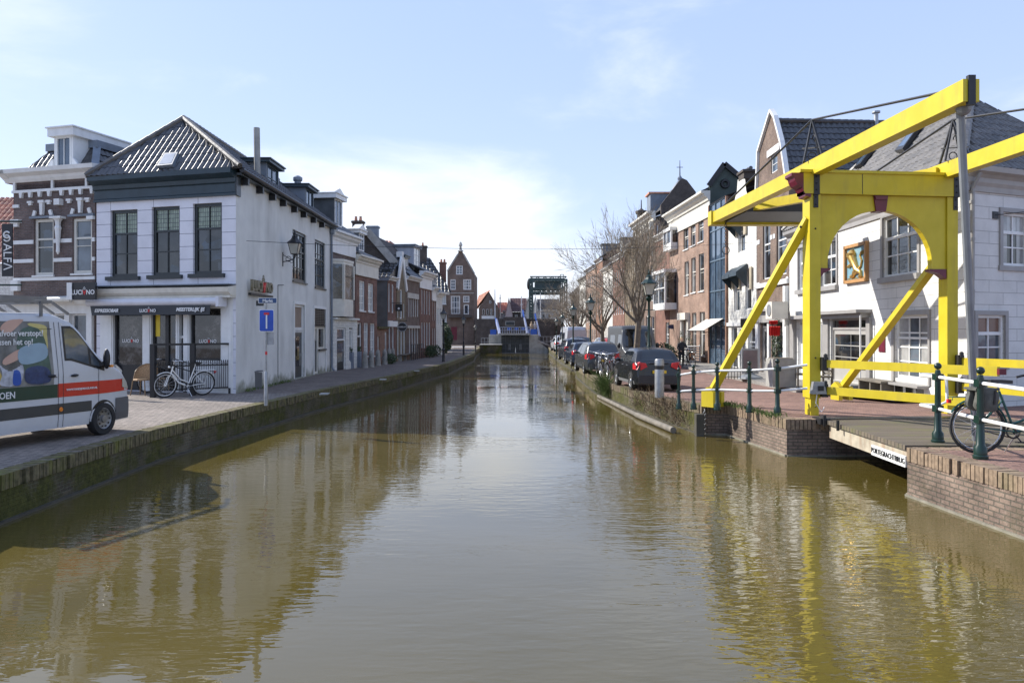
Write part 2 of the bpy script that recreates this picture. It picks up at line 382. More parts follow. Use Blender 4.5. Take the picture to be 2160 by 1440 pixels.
def pavemat(name, c1, c2, mor, moss, rot, mt=.55, bw=.2, bh=.1):
    m = Mt(name); tc = m.new('ShaderNodeTexCoord'); mp = m.new('ShaderNodeMapping'); mp.inputs['Rotation'].default_value = (0, 0, rot); m.l.new(tc.outputs['Object'], mp.inputs[0])
    b = m.new('ShaderNodeTexBrick'); m.l.new(mp.outputs[0], b.inputs['Vector']); b.inputs['Scale'].default_value = 1; b.inputs['Brick Width'].default_value = bw; b.inputs['Row Height'].default_value = bh; b.inputs['Mortar Size'].default_value = .008; b.inputs['Bias'].default_value = -.1
    b.inputs['Color1'].default_value = (*c1, 1); b.inputs['Color2'].default_value = (*c2, 1); b.inputs['Mortar'].default_value = (*mor, 1)
    c = m.mix(1.0, b.outputs[0], m.ramp(m.noise(.7, 9, rough=.7), [(.3, (.66, .66, .66)), (.68, (1.2, 1.18, 1.15))]), 'MULTIPLY')
    c = m.mix(1.0, c, m.ramp(m.noise(7, 5), [(.3, (.8, .8, .8)), (.7, (1.15, 1.15, 1.15))]), 'MULTIPLY')
    c = m.mix(m.ramp(m.noise(1.1, 9, rough=.7), [(mt, (0, 0, 0)), (mt + .2, (.8, .8, .8))]), c, moss)
    m.set(c, .9, spec=.2); inv = m.new('ShaderNodeMath', operation='SUBTRACT'); inv.inputs[0].default_value = 1; m.l.new(b.outputs['Fac'], inv.inputs[1])
    ad = m.new('ShaderNodeMath', operation='ADD'); m.l.new(inv.outputs[0], ad.inputs[0]); m.l.new(m.noise(16, 6), ad.inputs[1])
    m.bump(ad.outputs[0], .7, .012); return m.m
PAVE_L = pavemat('pinkish_clinkers', (.29, .25, .22), (.215, .19, .17), (.11, .10, .085), (.15, .14, .10), .5, .66)
PAVE_D = pavemat('grey_clinkers', (.20, .165, .145), (.155, .13, .115), (.10, .09, .08), (.12, .12, .07), .2, .62)  # also carries the left street's shade in its colour
PAVE_R = pavemat('red_clinkers', (.30, .185, .15), (.22, .135, .115), (.13, .10, .085), (.17, .15, .07), .1, .62)
PAVE_G = pavemat('grey_pavement_tiles', (.30, .285, .265), (.26, .25, .235), (.15, .14, .13), (.2, .19, .13), 0, .7, .3, .3)
DECK = Mt('bridge_planks'); tcd = DECK.new('ShaderNodeTexCoord'); bd = DECK.new('ShaderNodeTexBrick'); DECK.l.new(tcd.outputs['Object'], bd.inputs['Vector']); bd.inputs['Scale'].default_value = 1
bd.inputs['Brick Width'].default_value = 6; bd.inputs['Row Height'].default_value = .15; bd.inputs['Mortar Size'].default_value = .012
bd.inputs['Color1'].default_value = (.17, .14, .105, 1); bd.inputs['Color2'].default_value = (.12, .10, .08, 1); bd.inputs['Mortar'].default_value = (.03, .03, .025, 1)
DECK.set(DECK.mix(DECK.ramp(DECK.noise(2, 8, sc3=(.4, 2, 1)), [(.5, (0, 0, 0)), (.7, (.8, .8, .8))]), bd.outputs[0], (.15, .15, .06)), .9, spec=.2).bump(bd.outputs['Fac'], .6, -.02); DECK = DECK.m
T_BLK = tilem('black_pantiles', (.016, .016, .017), (.035, .034, .033), .38)
T_GRY = tilem('grey_brown_pantiles', (.07, .064, .056), (.12, .108, .094), .5)
T_RED = tilem('red_pantiles', (.30, .085, .035), (.38, .13, .06), .55)
T_OR = tilem('orange_pantiles', (.42, .17, .09), (.50, .22, .12), .6)
ROOFD = paint('bitumen_roof', (.04, .04, .045), .7, .3)
# ------------------------------------------------------------------ ground, water, quays
WATER = Mt('canal_water')
tcw = WATER.new('ShaderNodeTexCoord')
def wav(scale, sx, sy, det, rot=0, off=0):
    mp = WATER.new('ShaderNodeMapping'); mp.inputs['Scale'].default_value = (sx, sy, 1); mp.inputs['Rotation'].default_value = (0, 0, rot); mp.inputs['Location'].default_value = (off, off, 0)
    WATER.l.new(tcw.outputs['Object'], mp.inputs[0]); n = WATER.new('ShaderNodeTexNoise'); n.inputs['Scale'].default_value = scale; n.inputs['Detail'].default_value = det; n.inputs['Roughness'].default_value = .5; n.inputs['Distortion'].default_value = .4
    WATER.l.new(mp.outputs[0], n.inputs[0]); return n.outputs[0]
def wm(op, a, b):
    n = WATER.new('ShaderNodeMath', operation=op)
    for i, v in enumerate((a, b)):
        if isinstance(v, (int, float)): n.inputs[i].default_value = v
        else: WATER.l.new(v, n.inputs[i])
    return n.outputs[0]
w1 = wav(1.0, 1.5, 4.6, 1.5, .12); w2 = wav(1.0, 5.0, 13, 1.5, -.15, 3)
patch = WATER.ramp(wav(.13, 1, 1.3, 3, 0, 7.3), [(.38, (.10,) * 3), (.62, (1.15,) * 3)])
hh = wm('MULTIPLY', wm('ADD', wm('MULTIPLY', w1, .75), wm('MULTIPLY', w2, .33)), patch)
silt = WATER.mix(WATER.ramp(wav(.22, 1, 1, 5, 0, 2), [(.35, (0, 0, 0)), (.65, (1, 1, 1))]), (.078, .060, .013), (.104, .081, .026))
WATER.set(silt, .01, spec=.8); WATER.b.inputs['IOR'].default_value = 1.5
WATER.bump(hh, .22, .05); WATER = WATER.m
g = MB(); g.poly([(-14, -14, 0), (14, -14, 0), (14, 98.5, 0), (-14, 98.5, 0)]); setp(g.build('water', WATER), kind='structure')
LQ = [(-7.3, -14), (-7.55, 7), (-7.9, 11.7), (-8.04, 17.1), (-7.73, 21.3), (-7.2, 27.4), (-5.67, 37.8), (-4.26, 50.5), (-3.6, 71.6), (-4.0, 84), (-4.0, 98.4)]
RQ1 = [(6.52, 18.0), (6.12, 21.6), (5.42, 21.62), (5.05, 24.2), (4.5, 28.7), (3.95, 36), (4.05, 48), (4.62, 48.1), (4.4, 66), (4.6, 90), (4.6, 98.4)]
RZ = [.87, .86, .84, .76, .70, .70, .70, .70, .70, .75, .75]
RQ2 = [(8.2, -14), (7.45, 9.5), (7.14, 13.7)]
def sheet(name, pts, X, zs, mat, dz=0.0):
    m = MB()
    for k in range(len(pts) - 1):
        a, b = pts[k], pts[k + 1]; za, zb = (zs[k], zs[k + 1]) if isinstance(zs, list) else (zs, zs)
        if abs(a[1] - b[1]) < .03: continue
        q = [(a[0], a[1], za + dz), (X, a[1], za + dz), (X, b[1], zb + dz), (b[0], b[1], zb + dz)]
        m.poly(q if X > a[0] else q[::-1])
    return setp(m.build(name, mat), kind='structure')
sheet('ground', LQ, -600, .75, PAVE_L)
sheet('pavement', RQ1, 400, RZ, PAVE_R)
sheet('pavement', RQ2, 400, .87, PAVE_R)
g = MB(); g.poly([(11.9, 13.7, .87), (400, 13.7, .87), (400, 18, .87), (11.9, 18, .87)]); setp(g.build('pavement', PAVE_R), kind='structure')
g = MB(); g.poly([(-600, 98.4, .8), (600, 98.4, .8), (2500, 3000, .8), (-2500, 3000, .8)]); setp(g.build('terrain', PAVE_D), kind='structure')
# street strip along the left houses, its shade put into greyer clinkers, kerb tiles along the right row
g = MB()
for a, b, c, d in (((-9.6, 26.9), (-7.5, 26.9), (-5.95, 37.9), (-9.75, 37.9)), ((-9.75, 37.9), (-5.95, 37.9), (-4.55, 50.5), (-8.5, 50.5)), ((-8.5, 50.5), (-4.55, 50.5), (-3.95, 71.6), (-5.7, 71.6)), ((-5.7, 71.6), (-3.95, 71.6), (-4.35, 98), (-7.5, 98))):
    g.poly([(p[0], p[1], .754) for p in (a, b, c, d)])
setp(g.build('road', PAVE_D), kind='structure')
g = MB(); g.obox((10.3, 27.5, .70), (3, 0, 0), (-.25, 34, 0), (0, 0, .14)); g.poly([(10.3, 27.3, .89), (13.3, 27.3, .89), (13.3, 22.5, .89), (11.3, 22.5, .89)][::-1])
setp(g.build('sidewalk', PAVE_G), kind='structure')
def quaywall(name, label, pts, zs, side, wmat, cmat, bricks_to=0, cw=.34, moss=None, ledge=True):
    """side=+1: water lies to the right of travel"""
    t = thing(name, label, 'quay wall', (pts[0][0], pts[0][1], 0)); wl = MB(); cp = MB(); sb = MB(); lg = MB()
    rnd = random.Random(3)
    for k in range(len(pts) - 1):
        a = Vector((*pts[k], 0)); b = Vector((*pts[k + 1], 0)); d = b - a; L = d.length; d.normalize(); n = Vector((d.y, -d.x, 0)) * side
        za, zb = zs[k], zs[k + 1]; near = L > .5 and min(a.y, b.y) < bricks_to and max(a.y, b.y) > 6
        q = [a + UP * (za - .24), b + UP * (zb - .24), b - UP * 1.2, a - UP * 1.2]
        wl.poly(q if side < 0 else q[::-1])
        if ledge: lg.obox(a - UP * .3, d * L, n * .05, UP * (.325 + .01 * k))
        if near:
            s_ = 0
            q = [a + UP * (za - .03) - n * .02, b + UP * zb - n * .02, b + UP * (zb - .26) - n * .02, a + UP * (za - .26) - n * .02]
            wl.poly(q if side < 0 else q[::-1])
            while s_ < L - .02:
                f = s_ / L; wd = min(.076 + rnd.random() * .008, L - s_); z = za + (zb - za) * f; o = a + d * s_ + UP * (z - .235) - n * (cw - .02)
                jj = rnd.random()
                sb.obox(o, d * wd, n * (cw - .01 + rnd.random() * .022 + (.0 if jj > .06 else -.03)) + d * (rnd.random() - .5) * .006, UP * (.238 + rnd.random() * .009 + (0 if jj < .95 else -.03)))
                s_ += .1
        else:
            cp.obox(a + UP * (za - .24) - n * cw, d * L, n * (cw + .02), UP * .255) if abs(za - zb) < 1e-4 else cp.prism([a + UP * (za - .24) - n * cw, b + UP * (zb - .24) - n * cw, b + UP * (zb + .012) - n * cw, a + UP * (za + .012) - n * cw], n * (cw + .02))
    wl.build('wall', wmat, t)
    if cp.f: cp.build('coping', cmat, t)
    if sb.f: sb.build('soldier_course', cmat, t)
    if ledge: lg.build('footing', LEDGE if wmat is not QWALL else DRYW, t)
    return t
LEDGE = paint('pale_ledge', (.24, .22, .17), .8, .35, 6, .4, dirt=((.08, .08, .05), 3, .8))
DRYW = paint('wet_ledge', (.07, .065, .05), .6, .3)
quaywall('quay_wall', 'long mossy brick quay wall running along the left bank of the canal', LQ, [.75] * len(LQ), 1, QWALL, SOLDM, 45)
quaywall('quay_wall', 'brick quay wall along the right bank below the parked cars', RQ1[2:], RZ[2:], -1, QWALL, SOLD, 36)
quaywall('quay_wall', 'brick bridge pier with a square shaded corner on the far side of the bridge opening', [(12, 18.0)] + RQ1[:3], [.87, .87, .86, .84], -1, QWALLR, SOLDR, 30)
quaywall('quay_wall', 'brick quay wall in the bottom right corner under the near railing', RQ2 + [(12, 13.7)], [.87] * 4, -1, QWALLR, SOLDR, 30)

# ------------------------------------------------------------------ facade system
class Fa:
    """a vertical plane from A (left in the picture) to B; u along it, z up, o towards the viewer"""
    def __init__(s, A, B):
        s.A = Vector((*A, 0)); s.B = Vector((*B, 0)); s.L = (s.B - s.A).length; s.t = (s.B - s.A).normalized(); n = Vector((s.t.y, -s.t.x, 0))
        if n.dot(-s.A) < 0: n = -n
        s.n = n
    def u(s, px):
        k = (px - CX) / F_; return (k * s.A.y - s.A.x) / (s.t.x - k * s.t.y)
    def z(s, px, py): return EYE - (py - HY) / F_ * (s.A.y + s.t.y * s.u(px))
    def P(s, u, z, o=0.0): return s.A + s.t * u + UP * z + s.n * o
    def rect(s, r):
        u0, u1 = s.u(r[0]), s.u(r[1]); c = (u0 + u1) / 2; pm = r[0] if s.A.y + s.t.y * u0 < s.A.y + s.t.y * u1 else r[1]
        pm = r[0] if len(r) < 5 else pm
        return (u0, u1, s.z(pm, r[3]), s.z(pm, r[2]))
    def sub(s, u0, u1, o=0): f = Fa.__new__(Fa); f.A = s.P(u0, 0, o); f.B = s.P(u1, 0, o); f.L = u1 - u0; f.t = s.t; f.n = s.n; return f
def wallmesh(m, F, outline, holes, depth=.14, o=0.0, mi=0):
    """outline [(u,z)], holes [[(u,z)...]] cut through a thin facade with reveals"""
    v = []; e = []
    def add(pl):
        i = len(v); v.extend(Vector(p) for p in pl); e.extend((i + k, i + (k + 1) % len(pl)) for k in range(len(pl)))
    add(outline)
    for h in holes: add(h)
    r = geometry.delaunay_2d_cdt(v, e, [], 0, 1e-4)
    def inside(p, pl):
        c = False
        for k in range(len(pl)):
            x1, y1 = pl[k]; x2, y2 = pl[k - 1]
            if (y1 > p[1]) != (y2 > p[1]) and p[0] < (x2 - x1) * (p[1] - y1) / (y2 - y1) + x1: c = not c
        return c
    V = r[0]
    for f in r[2]:
        c = sum((V[i] for i in f), Vector((0, 0))) / len(f)
        if inside(c, outline) and not any(inside(c, h) for h in holes):
            pts = [F.P(V[i].x, V[i].y, o) for i in f]
            if (pts[1] - pts[0]).cross(pts[2] - pts[1]).dot(F.n) < 0: pts = pts[::-1]
            m.poly(pts, mi)
    for h in holes:
        c = sum((Vector(p) for p in h), Vector((0, 0))) / len(h)
        for k in range(len(h)):
            a, b = h[k], h[(k + 1) % len(h)]; q = [F.P(*a, o), F.P(*b, o), F.P(*b, o - depth), F.P(*a, o - depth)]
            nn = (q[1] - q[0]).cross(q[2] - q[1]); mid = F.P((a[0] + b[0]) / 2, (a[1] + b[1]) / 2, o - depth / 2)
            if nn.dot(F.P(c.x, c.y, o - depth / 2) - mid) < 0: q = q[::-1]
            m.poly(q, mi)
def fbox(m, F, u0, u1, z0, z1, o0, o1, mi=0): m.obox(F.P(u0, z0, o0), F.t * (u1 - u0), UP * (z1 - z0), F.n * (o1 - o0), mi)
def window(root, F, r, nx=2, nz=3, fr=WHITE, gl=GLASS, ins=.09, fw=.07, mw=.028, sill=None, rail=None, name='window', top=None, curtain=None):
    u0, u1, z0, z1 = r; a = MB()
    if u1 < u0: u0, u1 = u1, u0
    for q in ((u0, u0 + fw, z0, z1), (u1 - fw, u1, z0, z1), (u0 + fw, u1 - fw, z0, z0 + fw), (u0 + fw, u1 - fw, z1 - fw, z1)): fbox(a, F, *q, -ins - .06, -ins + .035)
    iu0, iu1, iz0, iz1 = u0 + fw, u1 - fw, z0 + fw, z1 - fw
    for k in range(1, nx):
        c = iu0 + (iu1 - iu0) * k / nx; fbox(a, F, c - mw / 2, c + mw / 2, iz0, iz1, -ins - .03, -ins + .012)
    zr = iz0 + (iz1 - iz0) * rail if rail else None
    for k in range(1, nz):
        c = iz0 + (iz1 - iz0) * k / nz; fbox(a, F, iu0, iu1, c - mw / 2, c + mw / 2, -ins - .031, -ins + .010)
    if zr: fbox(a, F, iu0, iu1, zr - .035, zr + .035, -ins - .04, -ins + .025)
    w_ = a.build(name, fr, root); g = MB()
    zt = iz1 if not top else zr
    g.poly([F.P(iu0, iz0, -ins - .02), F.P(iu1, iz0, -ins - .02), F.P(iu1, zt, -ins - .02), F.P(iu0, zt, -ins - .02)])
    ob = g.build('pane', gl, w_); fixn(ob, F.n)
    if curtain is None and gl in (GLASS, GLASSB) and iu1 - iu0 > .35 and fr is not DARKW and fr is not BLACK:
        rr_ = WR.random()
        if rr_ < .45: curtain = 1
        elif rr_ < .65:
            g = MB(); zc = iz0 + (iz1 - iz0) * WR.uniform(.5, .8); g.poly([F.P(iu0, zc, -ins - .012), F.P(iu1, zc, -ins - .012), F.P(iu1, iz1, -ins - .012), F.P(iu0, iz1, -ins - .012)]); fixn(g.build('roller_blind', BLINDG, w_), F.n)
    if curtain:
        g = MB(); cw = (iu1 - iu0) * WR.uniform(.16, .3)
        for (x0, x1) in ((iu0, iu0 + cw), (iu1 - cw, iu1)): g.poly([F.P(x0, iz0, -ins - .012), F.P(x1, iz0, -ins - .012), F.P(x1, iz1, -ins - .012), F.P(x0, iz1, -ins - .012)])
        fixn(g.build('curtain', BLINDG, w_), F.n)
    if top:
        g = MB(); g.poly([F.P(iu0, zt, -ins - .02), F.P(iu1, zt, -ins - .02), F.P(iu1, iz1, -ins - .02), F.P(iu0, iz1, -ins - .02)]); fixn(g.build('upper_pane', top, w_), F.n)
    if sill:
        s_ = MB(); fbox(s_, F, u0 - .05, u1 + .05, z0 - .07, z0 - .002, -.02, .07); s_.build('sill', sill, w_)
    return w_
WR = random.Random(5)
def fixn(ob, n):
    for p in ob.data.polygons:
        if p.normal.dot(n) < 0: p.flip()
    return
    
    if ob.data.polygons and ob.data.polygons[0].normal.dot(n) < 0: ob.data.flip_normals()
def door(root, F, r, fr=WHITE, leaf=TRIM, gl=GLASS, trans=.8, glazed=True, nx=1, nz=1, ins=.11):
    u0, u1, z0, z1 = r
    if u1 < u0: u0, u1 = u1, u0
    a = MB(); fw = .08; zt = z0 + (z1 - z0) * trans
    for q in ((u0, u0 + fw, z0, z1), (u1 - fw, u1, z0, z1), (u0 + fw, u1 - fw, z1 - fw, z1), (u0 + fw, u1 - fw, zt - .05, zt + .04)): fbox(a, F, *q, -ins - .06, -ins + .04)
    d = a.build('door', fr, root); b = MB(); fbox(b, F, u0 + fw, u1 - fw, z0, zt - .05, -ins - .05, -ins)
    l = b.build('leaf', leaf, d); g = MB()
    lu0, lu1 = u0 + fw + .1, u1 - fw - .1; H = zt - z0
    if glazed:
        for i in range(nx):
            for j in range(nz):
                gu0 = lu0 + (lu1 - lu0) * i / nx + .02; gu1 = lu0 + (lu1 - lu0) * (i + 1) / nx - .02; gz0 = z0 + .25 * H + (.66 * H) * j / nz; gz1 = gz0 + .66 * H / nz - .04
                fbox(g, F, gu0, gu1, gz0, gz1, -ins, -ins + .006)
    fbox(g, F, u0 + fw, u1 - fw, zt + .04, z1 - fw, -ins - .03, -ins - .02)
    g.build('pane', gl, d); h = MB(); fbox(h, F, u1 - fw - .09, u1 - fw - .05, z0 + .95, z0 + 1.1, -ins, -ins + .06); h.build('handle', CHROME, d)
    return d
def cornice(root, F, u0, u1, z, h=.45, out=.35, mat=WHITE, name='cornice', frieze=0, fmat=None):
    pr = [(0, 0), (out * .25, 0), (out * .3, h * .25), (out * .6, h * .45), (out * .7, h * .7), (out, h * .78), (out, h), (0, h)]
    m = MB(); m.prism([F.P(u0, z + q, p) for p, q in pr], F.t * (u1 - u0)); o = m.build(name, mat, root)
    if frieze:
        m = MB(); fbox(m, F, u0 + .03, u1 - .03, z - frieze, z, 0, .05); fbox(m, F, u0 + .02, u1 - .02, z - frieze - .06, z - frieze, 0, .085); m.build('frieze', fmat or mat, root)
    return o
def tiles(m, e0, e1, t1, t0, tw=.24, row=.36, amp=.042, step=.014, seg=8):
    """pantile slope: eave e0->e1, top t0->t1 (t0 may equal t1)"""
    e0, e1, t0, t1 = map(Vector, (e0, e1, t0, t1)); d = (e1 - e0).normalized(); nrm = (e1 - e0).cross((t0 + t1) / 2 - e0); nrm.normalize()
    if nrm.z < 0: nrm = -nrm
    L0, L1 = t0 - e0, t1 - e1; up = (t0 + t1) / 2 - (e0 + e1) / 2; up = up - d * up.dot(d); S = up.length; nr = max(1, int(S / row))
    for j in range(nr):
        fa, fb = j / nr, (j + 1) / nr
        def ends(f): a = e0 + L0 * f; b = e1 + L1 * f; return (a - e0).dot(d), (b - e0).dot(d), a, b
        a0, a1, pa, pb = ends(fa); b0, b1, qa, qb = ends(fb)
        lo, hi = min(a0, b0), max(a1, b1); k0 = int(math.floor(lo / (tw / seg))); k1 = int(math.ceil(hi / (tw / seg))); prev = None
        for k in range(k0, k1 + 1):
            s_ = k * tw / seg; ph = (k % seg) / seg; hgt = amp * (.5 + .5 * sin(2 * pi * ph) + .2 * sin(4 * pi * ph + .5))
            sa = min(max(s_, a0), a1); sb = min(max(s_, b0), b1)
            A = e0 + d * sa + (up * fa) + nrm * (hgt + step); B = e0 + d * sb + (up * fb) + nrm * hgt; C = A - nrm * (step + .004)
            i = len(m.v); m.v += [A, B, C, A]
            if prev is not None: m.f += [[prev, i, i + 1, prev + 1], [prev + 2, i + 2, i + 3, prev + 3]]; m.m += [0, 0]
            prev = i
def slab(m, pts, th=.06, mi=0):
    n = Vector((0, 0, 0)); pts = [Vector(p) for p in pts]
    for k in range(len(pts)): n += pts[k].cross(pts[(k + 1) % len(pts)])
    n.normalize(); n = n if n.z > 0 else -n; m.prism(pts, -n * th, mi)
def ridge(m, p, q, r=.11):
    p, q = Vector(p), Vector(q); n = max(1, int((q - p).length / .35)); d = (q - p) / n
    for k in range(n): m.tube([p + d * k, p + d * (k + 1.06)], [r, r * 1.18], 8)
def body(m, F, z0, ztop, depth, side=True):
    """side and back walls"""
    a, b = F.P(0, z0), F.P(F.L, z0); c, d = F.P(F.L, z0, -depth), F.P(0, z0, -depth)
    for p, q in ((b, c), (c, d), (d, a)):
        m.poly([p, q, q + UP * (ztop - z0), p + UP * (ztop - z0)][::-1 if F.t.cross(F.n).z > 0 else 1])
def chimney(root, c, w_, d_, z0, z1, mat, pots=2):
    m = MB(); m.box((c[0] - w_ / 2, c[1] - d_ / 2, z0), (c[0] + w_ / 2, c[1] + d_ / 2, z1)); m.box((c[0] - w_ / 2 - .07, c[1] - d_ / 2 - .07, z1 - .16), (c[0] + w_ / 2 + .07, c[1] + d_ / 2 + .07, z1 - .03))
    o = m.build('chimney', mat, root)
    if pots:
        p = MB()
        for k in range(pots): p.lathe((c[0] + (k - (pots - 1) / 2) * .35, c[1], z1 - .03), [(.1, 0), (.12, .1), (.09, .35), (.11, .38)], 8)
        p.build('chimney_pot', T_OR, o)
    return o
def dormer(root, F, u0, u1, z0, z1, o, depth, wall=LEAD, fr=WHITE, gl=GLASSB, nx=2, nz=2, roofm=PETROL, ov=.14, th=.14, top=None, ped=False):
    m = MB(); fbox(m, F, u0, u0 + .09, z0, z1, o - depth, o); fbox(m, F, u1 - .09, u1, z0, z1, o - depth, o); fbox(m, F, u0 + .09, u1 - .09, z0 - .3, z0 + .05, o - .15, o); fbox(m, F, u0 + .09, u1 - .09, z0, z1, o - depth, o - .25)
    d = m.build('dormer', wall, root); f = F.sub(0, F.L, o)
    window(d, f, (u0 + .09, u1 - .09, z0 + .05, z1), nx, nz, fr, gl, ins=.02)
    r = MB(); fbox(r, F, u0 - ov, u1 + ov, z1 - .003, z1 + th, o - depth - .1, o + ov); fbox(r, F, u0 - ov - .05, u1 + ov + .05, z1 + th, z1 + th + .05, o - depth - .1, o + ov + .06)
    r.build('dormer_roof', roofm, d)
    if ped:
        p = MB(); p.prism([F.P(u0 - ov - .05, z1 + th + .05, o + .1), F.P(u1 + ov + .05, z1 + th + .05, o + .1), F.P((u0 + u1) / 2, z1 + th + .4, o + .1)], -F.n * .5); p.build('pediment', fr, d)
    return d
def text(s, size, mat, parent, O, right, up, ext=.006, align='CENTER', bold=0.0, name='lettering', shear=0, sx=1):
    cu = bpy.data.curves.new('t', 'FONT'); cu.body = s; cu.size = size; cu.extrude = ext; cu.align_x = align; cu.align_y = 'CENTER'; cu.offset = bold; cu.shear = shear; cu.resolution_u = 2
    to = bpy.data.objects.new('t', cu); col.objects.link(to); bpy.context.view_layer.update()
    me = bpy.data.meshes.new_from_object(to.evaluated_get(bpy.context.evaluated_depsgraph_get())); bpy.data.objects.remove(to); bpy.data.curves.remove(cu)
    right = Vector(right).normalized(); up = Vector(up).normalized(); nn = right.cross(up); O = Vector(O); org = ORG[parent]
    for v in me.vertices: c = v.co.copy(); v.co = O + right * c.x * sx + up * c.y + nn * c.z - org
    me.materials.clear(); me.materials.append(mat); o = bpy.data.objects.new(name, me); col.objects.link(o); o.parent = parent; ORG[o] = org; return o
def facade_house(name, label, A, B, zt, wall, holes, depth=8, z0=.6, outline=None, group=None, cat='house', solid=True):
    """holes: (px0,px1,py_top,py_bot,kind,opts); returns root, F"""
    F = Fa(A, B); root = thing(name, label, cat, (A[0], A[1], .75), group)
    hs = []; items = []
    for h in holes:
        u0, u1, q0, q1 = F.rect(h[:4]); u0, u1 = min(u0, u1), max(u0, u1)
        u0 = max(u0, .06); u1 = min(u1, F.L - .06); q0 = max(q0, z0 + .02)
        hs.append([(u0, q0), (u1, q0), (u1, q1), (u0, q1)]); items.append(((u0, u1, q0, q1), h[4] if len(h) > 4 else 'w', h[5] if len(h) > 5 else {}))
    m = MB(); wallmesh(m, F, outline or [(0, z0), (F.L, z0), (F.L, zt), (0, zt)], hs, .13)
    if solid: body(m, F, z0, zt if not outline else min(zt, max(p[1] for p in outline)), depth)
    m.build('wall', wall, root)
    for r, k, o in items:
        if k == 'w': window(root, F, r, **o)
        elif k == 'd': door(root, F, r, **o)
    return root, F
def gable_roof(root, F, depth, ze, zr, mat, o_eave=.15, frac=.5, wall=None, tw=.24, row=.32, seg=4, side='both', u0=-.02, u1=None, name='roof', verge=None):
    """ridge parallel to the facade"""
    u1 = F.L + .02 if u1 is None else u1; m = MB(); dr = depth * frac
    tiles(m, F.P(u0, ze, o_eave), F.P(u1, ze, o_eave), F.P(u1, zr, -dr), F.P(u0, zr, -dr), tw, row, seg=seg)
    slab(m, [F.P(u1, ze, -depth), F.P(u0, ze, -depth), F.P(u0, zr, -dr), F.P(u1, zr, -dr)]); slab(m, [F.P(u0, ze - .03, o_eave), F.P(u1, ze - .03, o_eave), F.P(u1, zr - .03, -dr), F.P(u0, zr - .03, -dr)])
    ridge(m, F.P(u0, zr + .02, -dr), F.P(u1, zr + .02, -dr)); r = m.build(name, mat, root)
    if wall:
        g = MB()
        for u in (u0 + .05, u1 - .3): g.prism([F.P(u, ze - .05, 0), F.P(u, ze - .05, -depth), F.P(u, zr + .12, -dr)], F.t * .25)
        g.build('gable_wall', wall, root)
    if verge:
        g = MB()
        for u in (u0 + .05, u1 - .3):
            for (a, b) in ((F.P(u + .12, ze + .02, .05), F.P(u + .12, zr + .22, -dr)), (F.P(u + .12, ze + .02, -depth), F.P(u + .12, zr + .22, -dr))): g.beam(a, b, .34, .1)
        g.build('coping', verge, root)
    return r
# ------------------------------------------------------------------ left bank: cafe on the corner
C0, C1, C2 = (-15.5, 28.3), (-9.72, 26.7), (-9.79, 40.9)
cafe = thing('corner_cafe', 'white corner cafe with dark petrol cornice, hipped black tile roof and shopfront', 'building', (C1[0], C1[1], .75))
F = Fa(C0, C1); S = Fa(C1, C2); ZE = 8.5
wins = [(233, 290, 444, 584), (320, 379, 437, 581), (407, 468, 430, 578)]
hs = []
for r in wins:
    u0, u1, a, b = F.rect(r); hs.append([(u0, a), (u1, a), (u1, b), (u0, b)])
m = MB(); ush = (F.u(213), F.u(492)); zsh = 4.25
shop = [(ush[0], .77), (ush[1], .77), (ush[1], zsh), (ush[0], zsh)]
wallmesh(m, F, [(0, .6), (F.L, .6), (F.L, ZE), (0, ZE)], hs + [shop], .22); m.build('front_wall', BLOCKL, cafe)
for r in wins: 
    q = F.rect(r); window(cafe, F, q, 2, 3, DARKW, GLASS, ins=.13, fw=.11, mw=.04, rail=.66, top=LEADED)
    s_ = MB(); fbox(s_, F, q[0] - .14, q[1] + .14, q[2] - .14, q[2], -.05, .12); s_.build('sill', DARKW, cafe)
# white side wall
sw = [(617, 646, 483, 607, 'w'), (664, 686, 504, 614, 'w'), (621, 642, 641, 794, 'd'), (662.5, 686.5, 650, 783, 'g')]
hs = []; rr = []
for r in sw:
    u0, u1 = S.u(r[0]), S.u(r[1]); z1 = S.z(r[0], r[2]); z0 = max(S.z(r[0], r[3] if r[4] == 'w' else 794), .78) if r[4] != 'w' else S.z(r[1], r[3])
    if r[4] == 'w': z0 = S.z(r[0], {617: 591, 664: 605}[r[0]])
    else: z0 = .80
    hs.append([(u0, z0), (u1, z0), (u1, z1), (u0, z1)]); rr.append((u0, u1, z0, z1))
m = MB(); wallmesh(m, S, [(0, .6), (S.L, .6), (S.L, ZE), (0, ZE)], hs, .16); m.build('side_wall', PLASTER, cafe)
window(cafe, S, rr[0], 4, 4, DARKW, GLASS, ins=.1, fw=.12, mw=.04, sill=DARKW, rail=.62)
window(cafe, S, rr[1], 4, 4, DARKW, GLASSB, ins=.1, fw=.12, mw=.04, sill=DARKW, rail=.62)
u0, u1, z0, z1 = rr[2]; zt = S.z(621, 696)
window(cafe, S, (u0, u1, zt, z1), 1, 1, WHITE, paint('brown_blind', (.26, .19, .14), .6), ins=.1, fw=.12); door(cafe, S, (u0, u1, z0, zt), WHITE, DARKW, GLASS, .97, True, 2, 1)
u0, u1, z0, z1 = rr[3]; zt = S.z(662.5, 689); zs = 2.0; um = u0 + (u1 - u0) * .42
g = MB(); fbox(g, S, u0, u1, zt, zt + .08, -.14, 0); 
for k in range(9): fbox(g, S, u0 + .03, u1 - .03, zt + .12 + k * (z1 - zt - .15) / 9, zt + .12 + k * (z1 - zt - .15) / 9 + .06, -.1, -.02)
for k in range(7): fbox(g, S, u0 + .05 + k * (u1 - u0 - .1) / 6.3, u0 + .09 + k * (u1 - u0 - .1) / 6.3, zt + .08, z1, -.12, -.06)
g.build('ventilation_grille', BLACK, cafe)
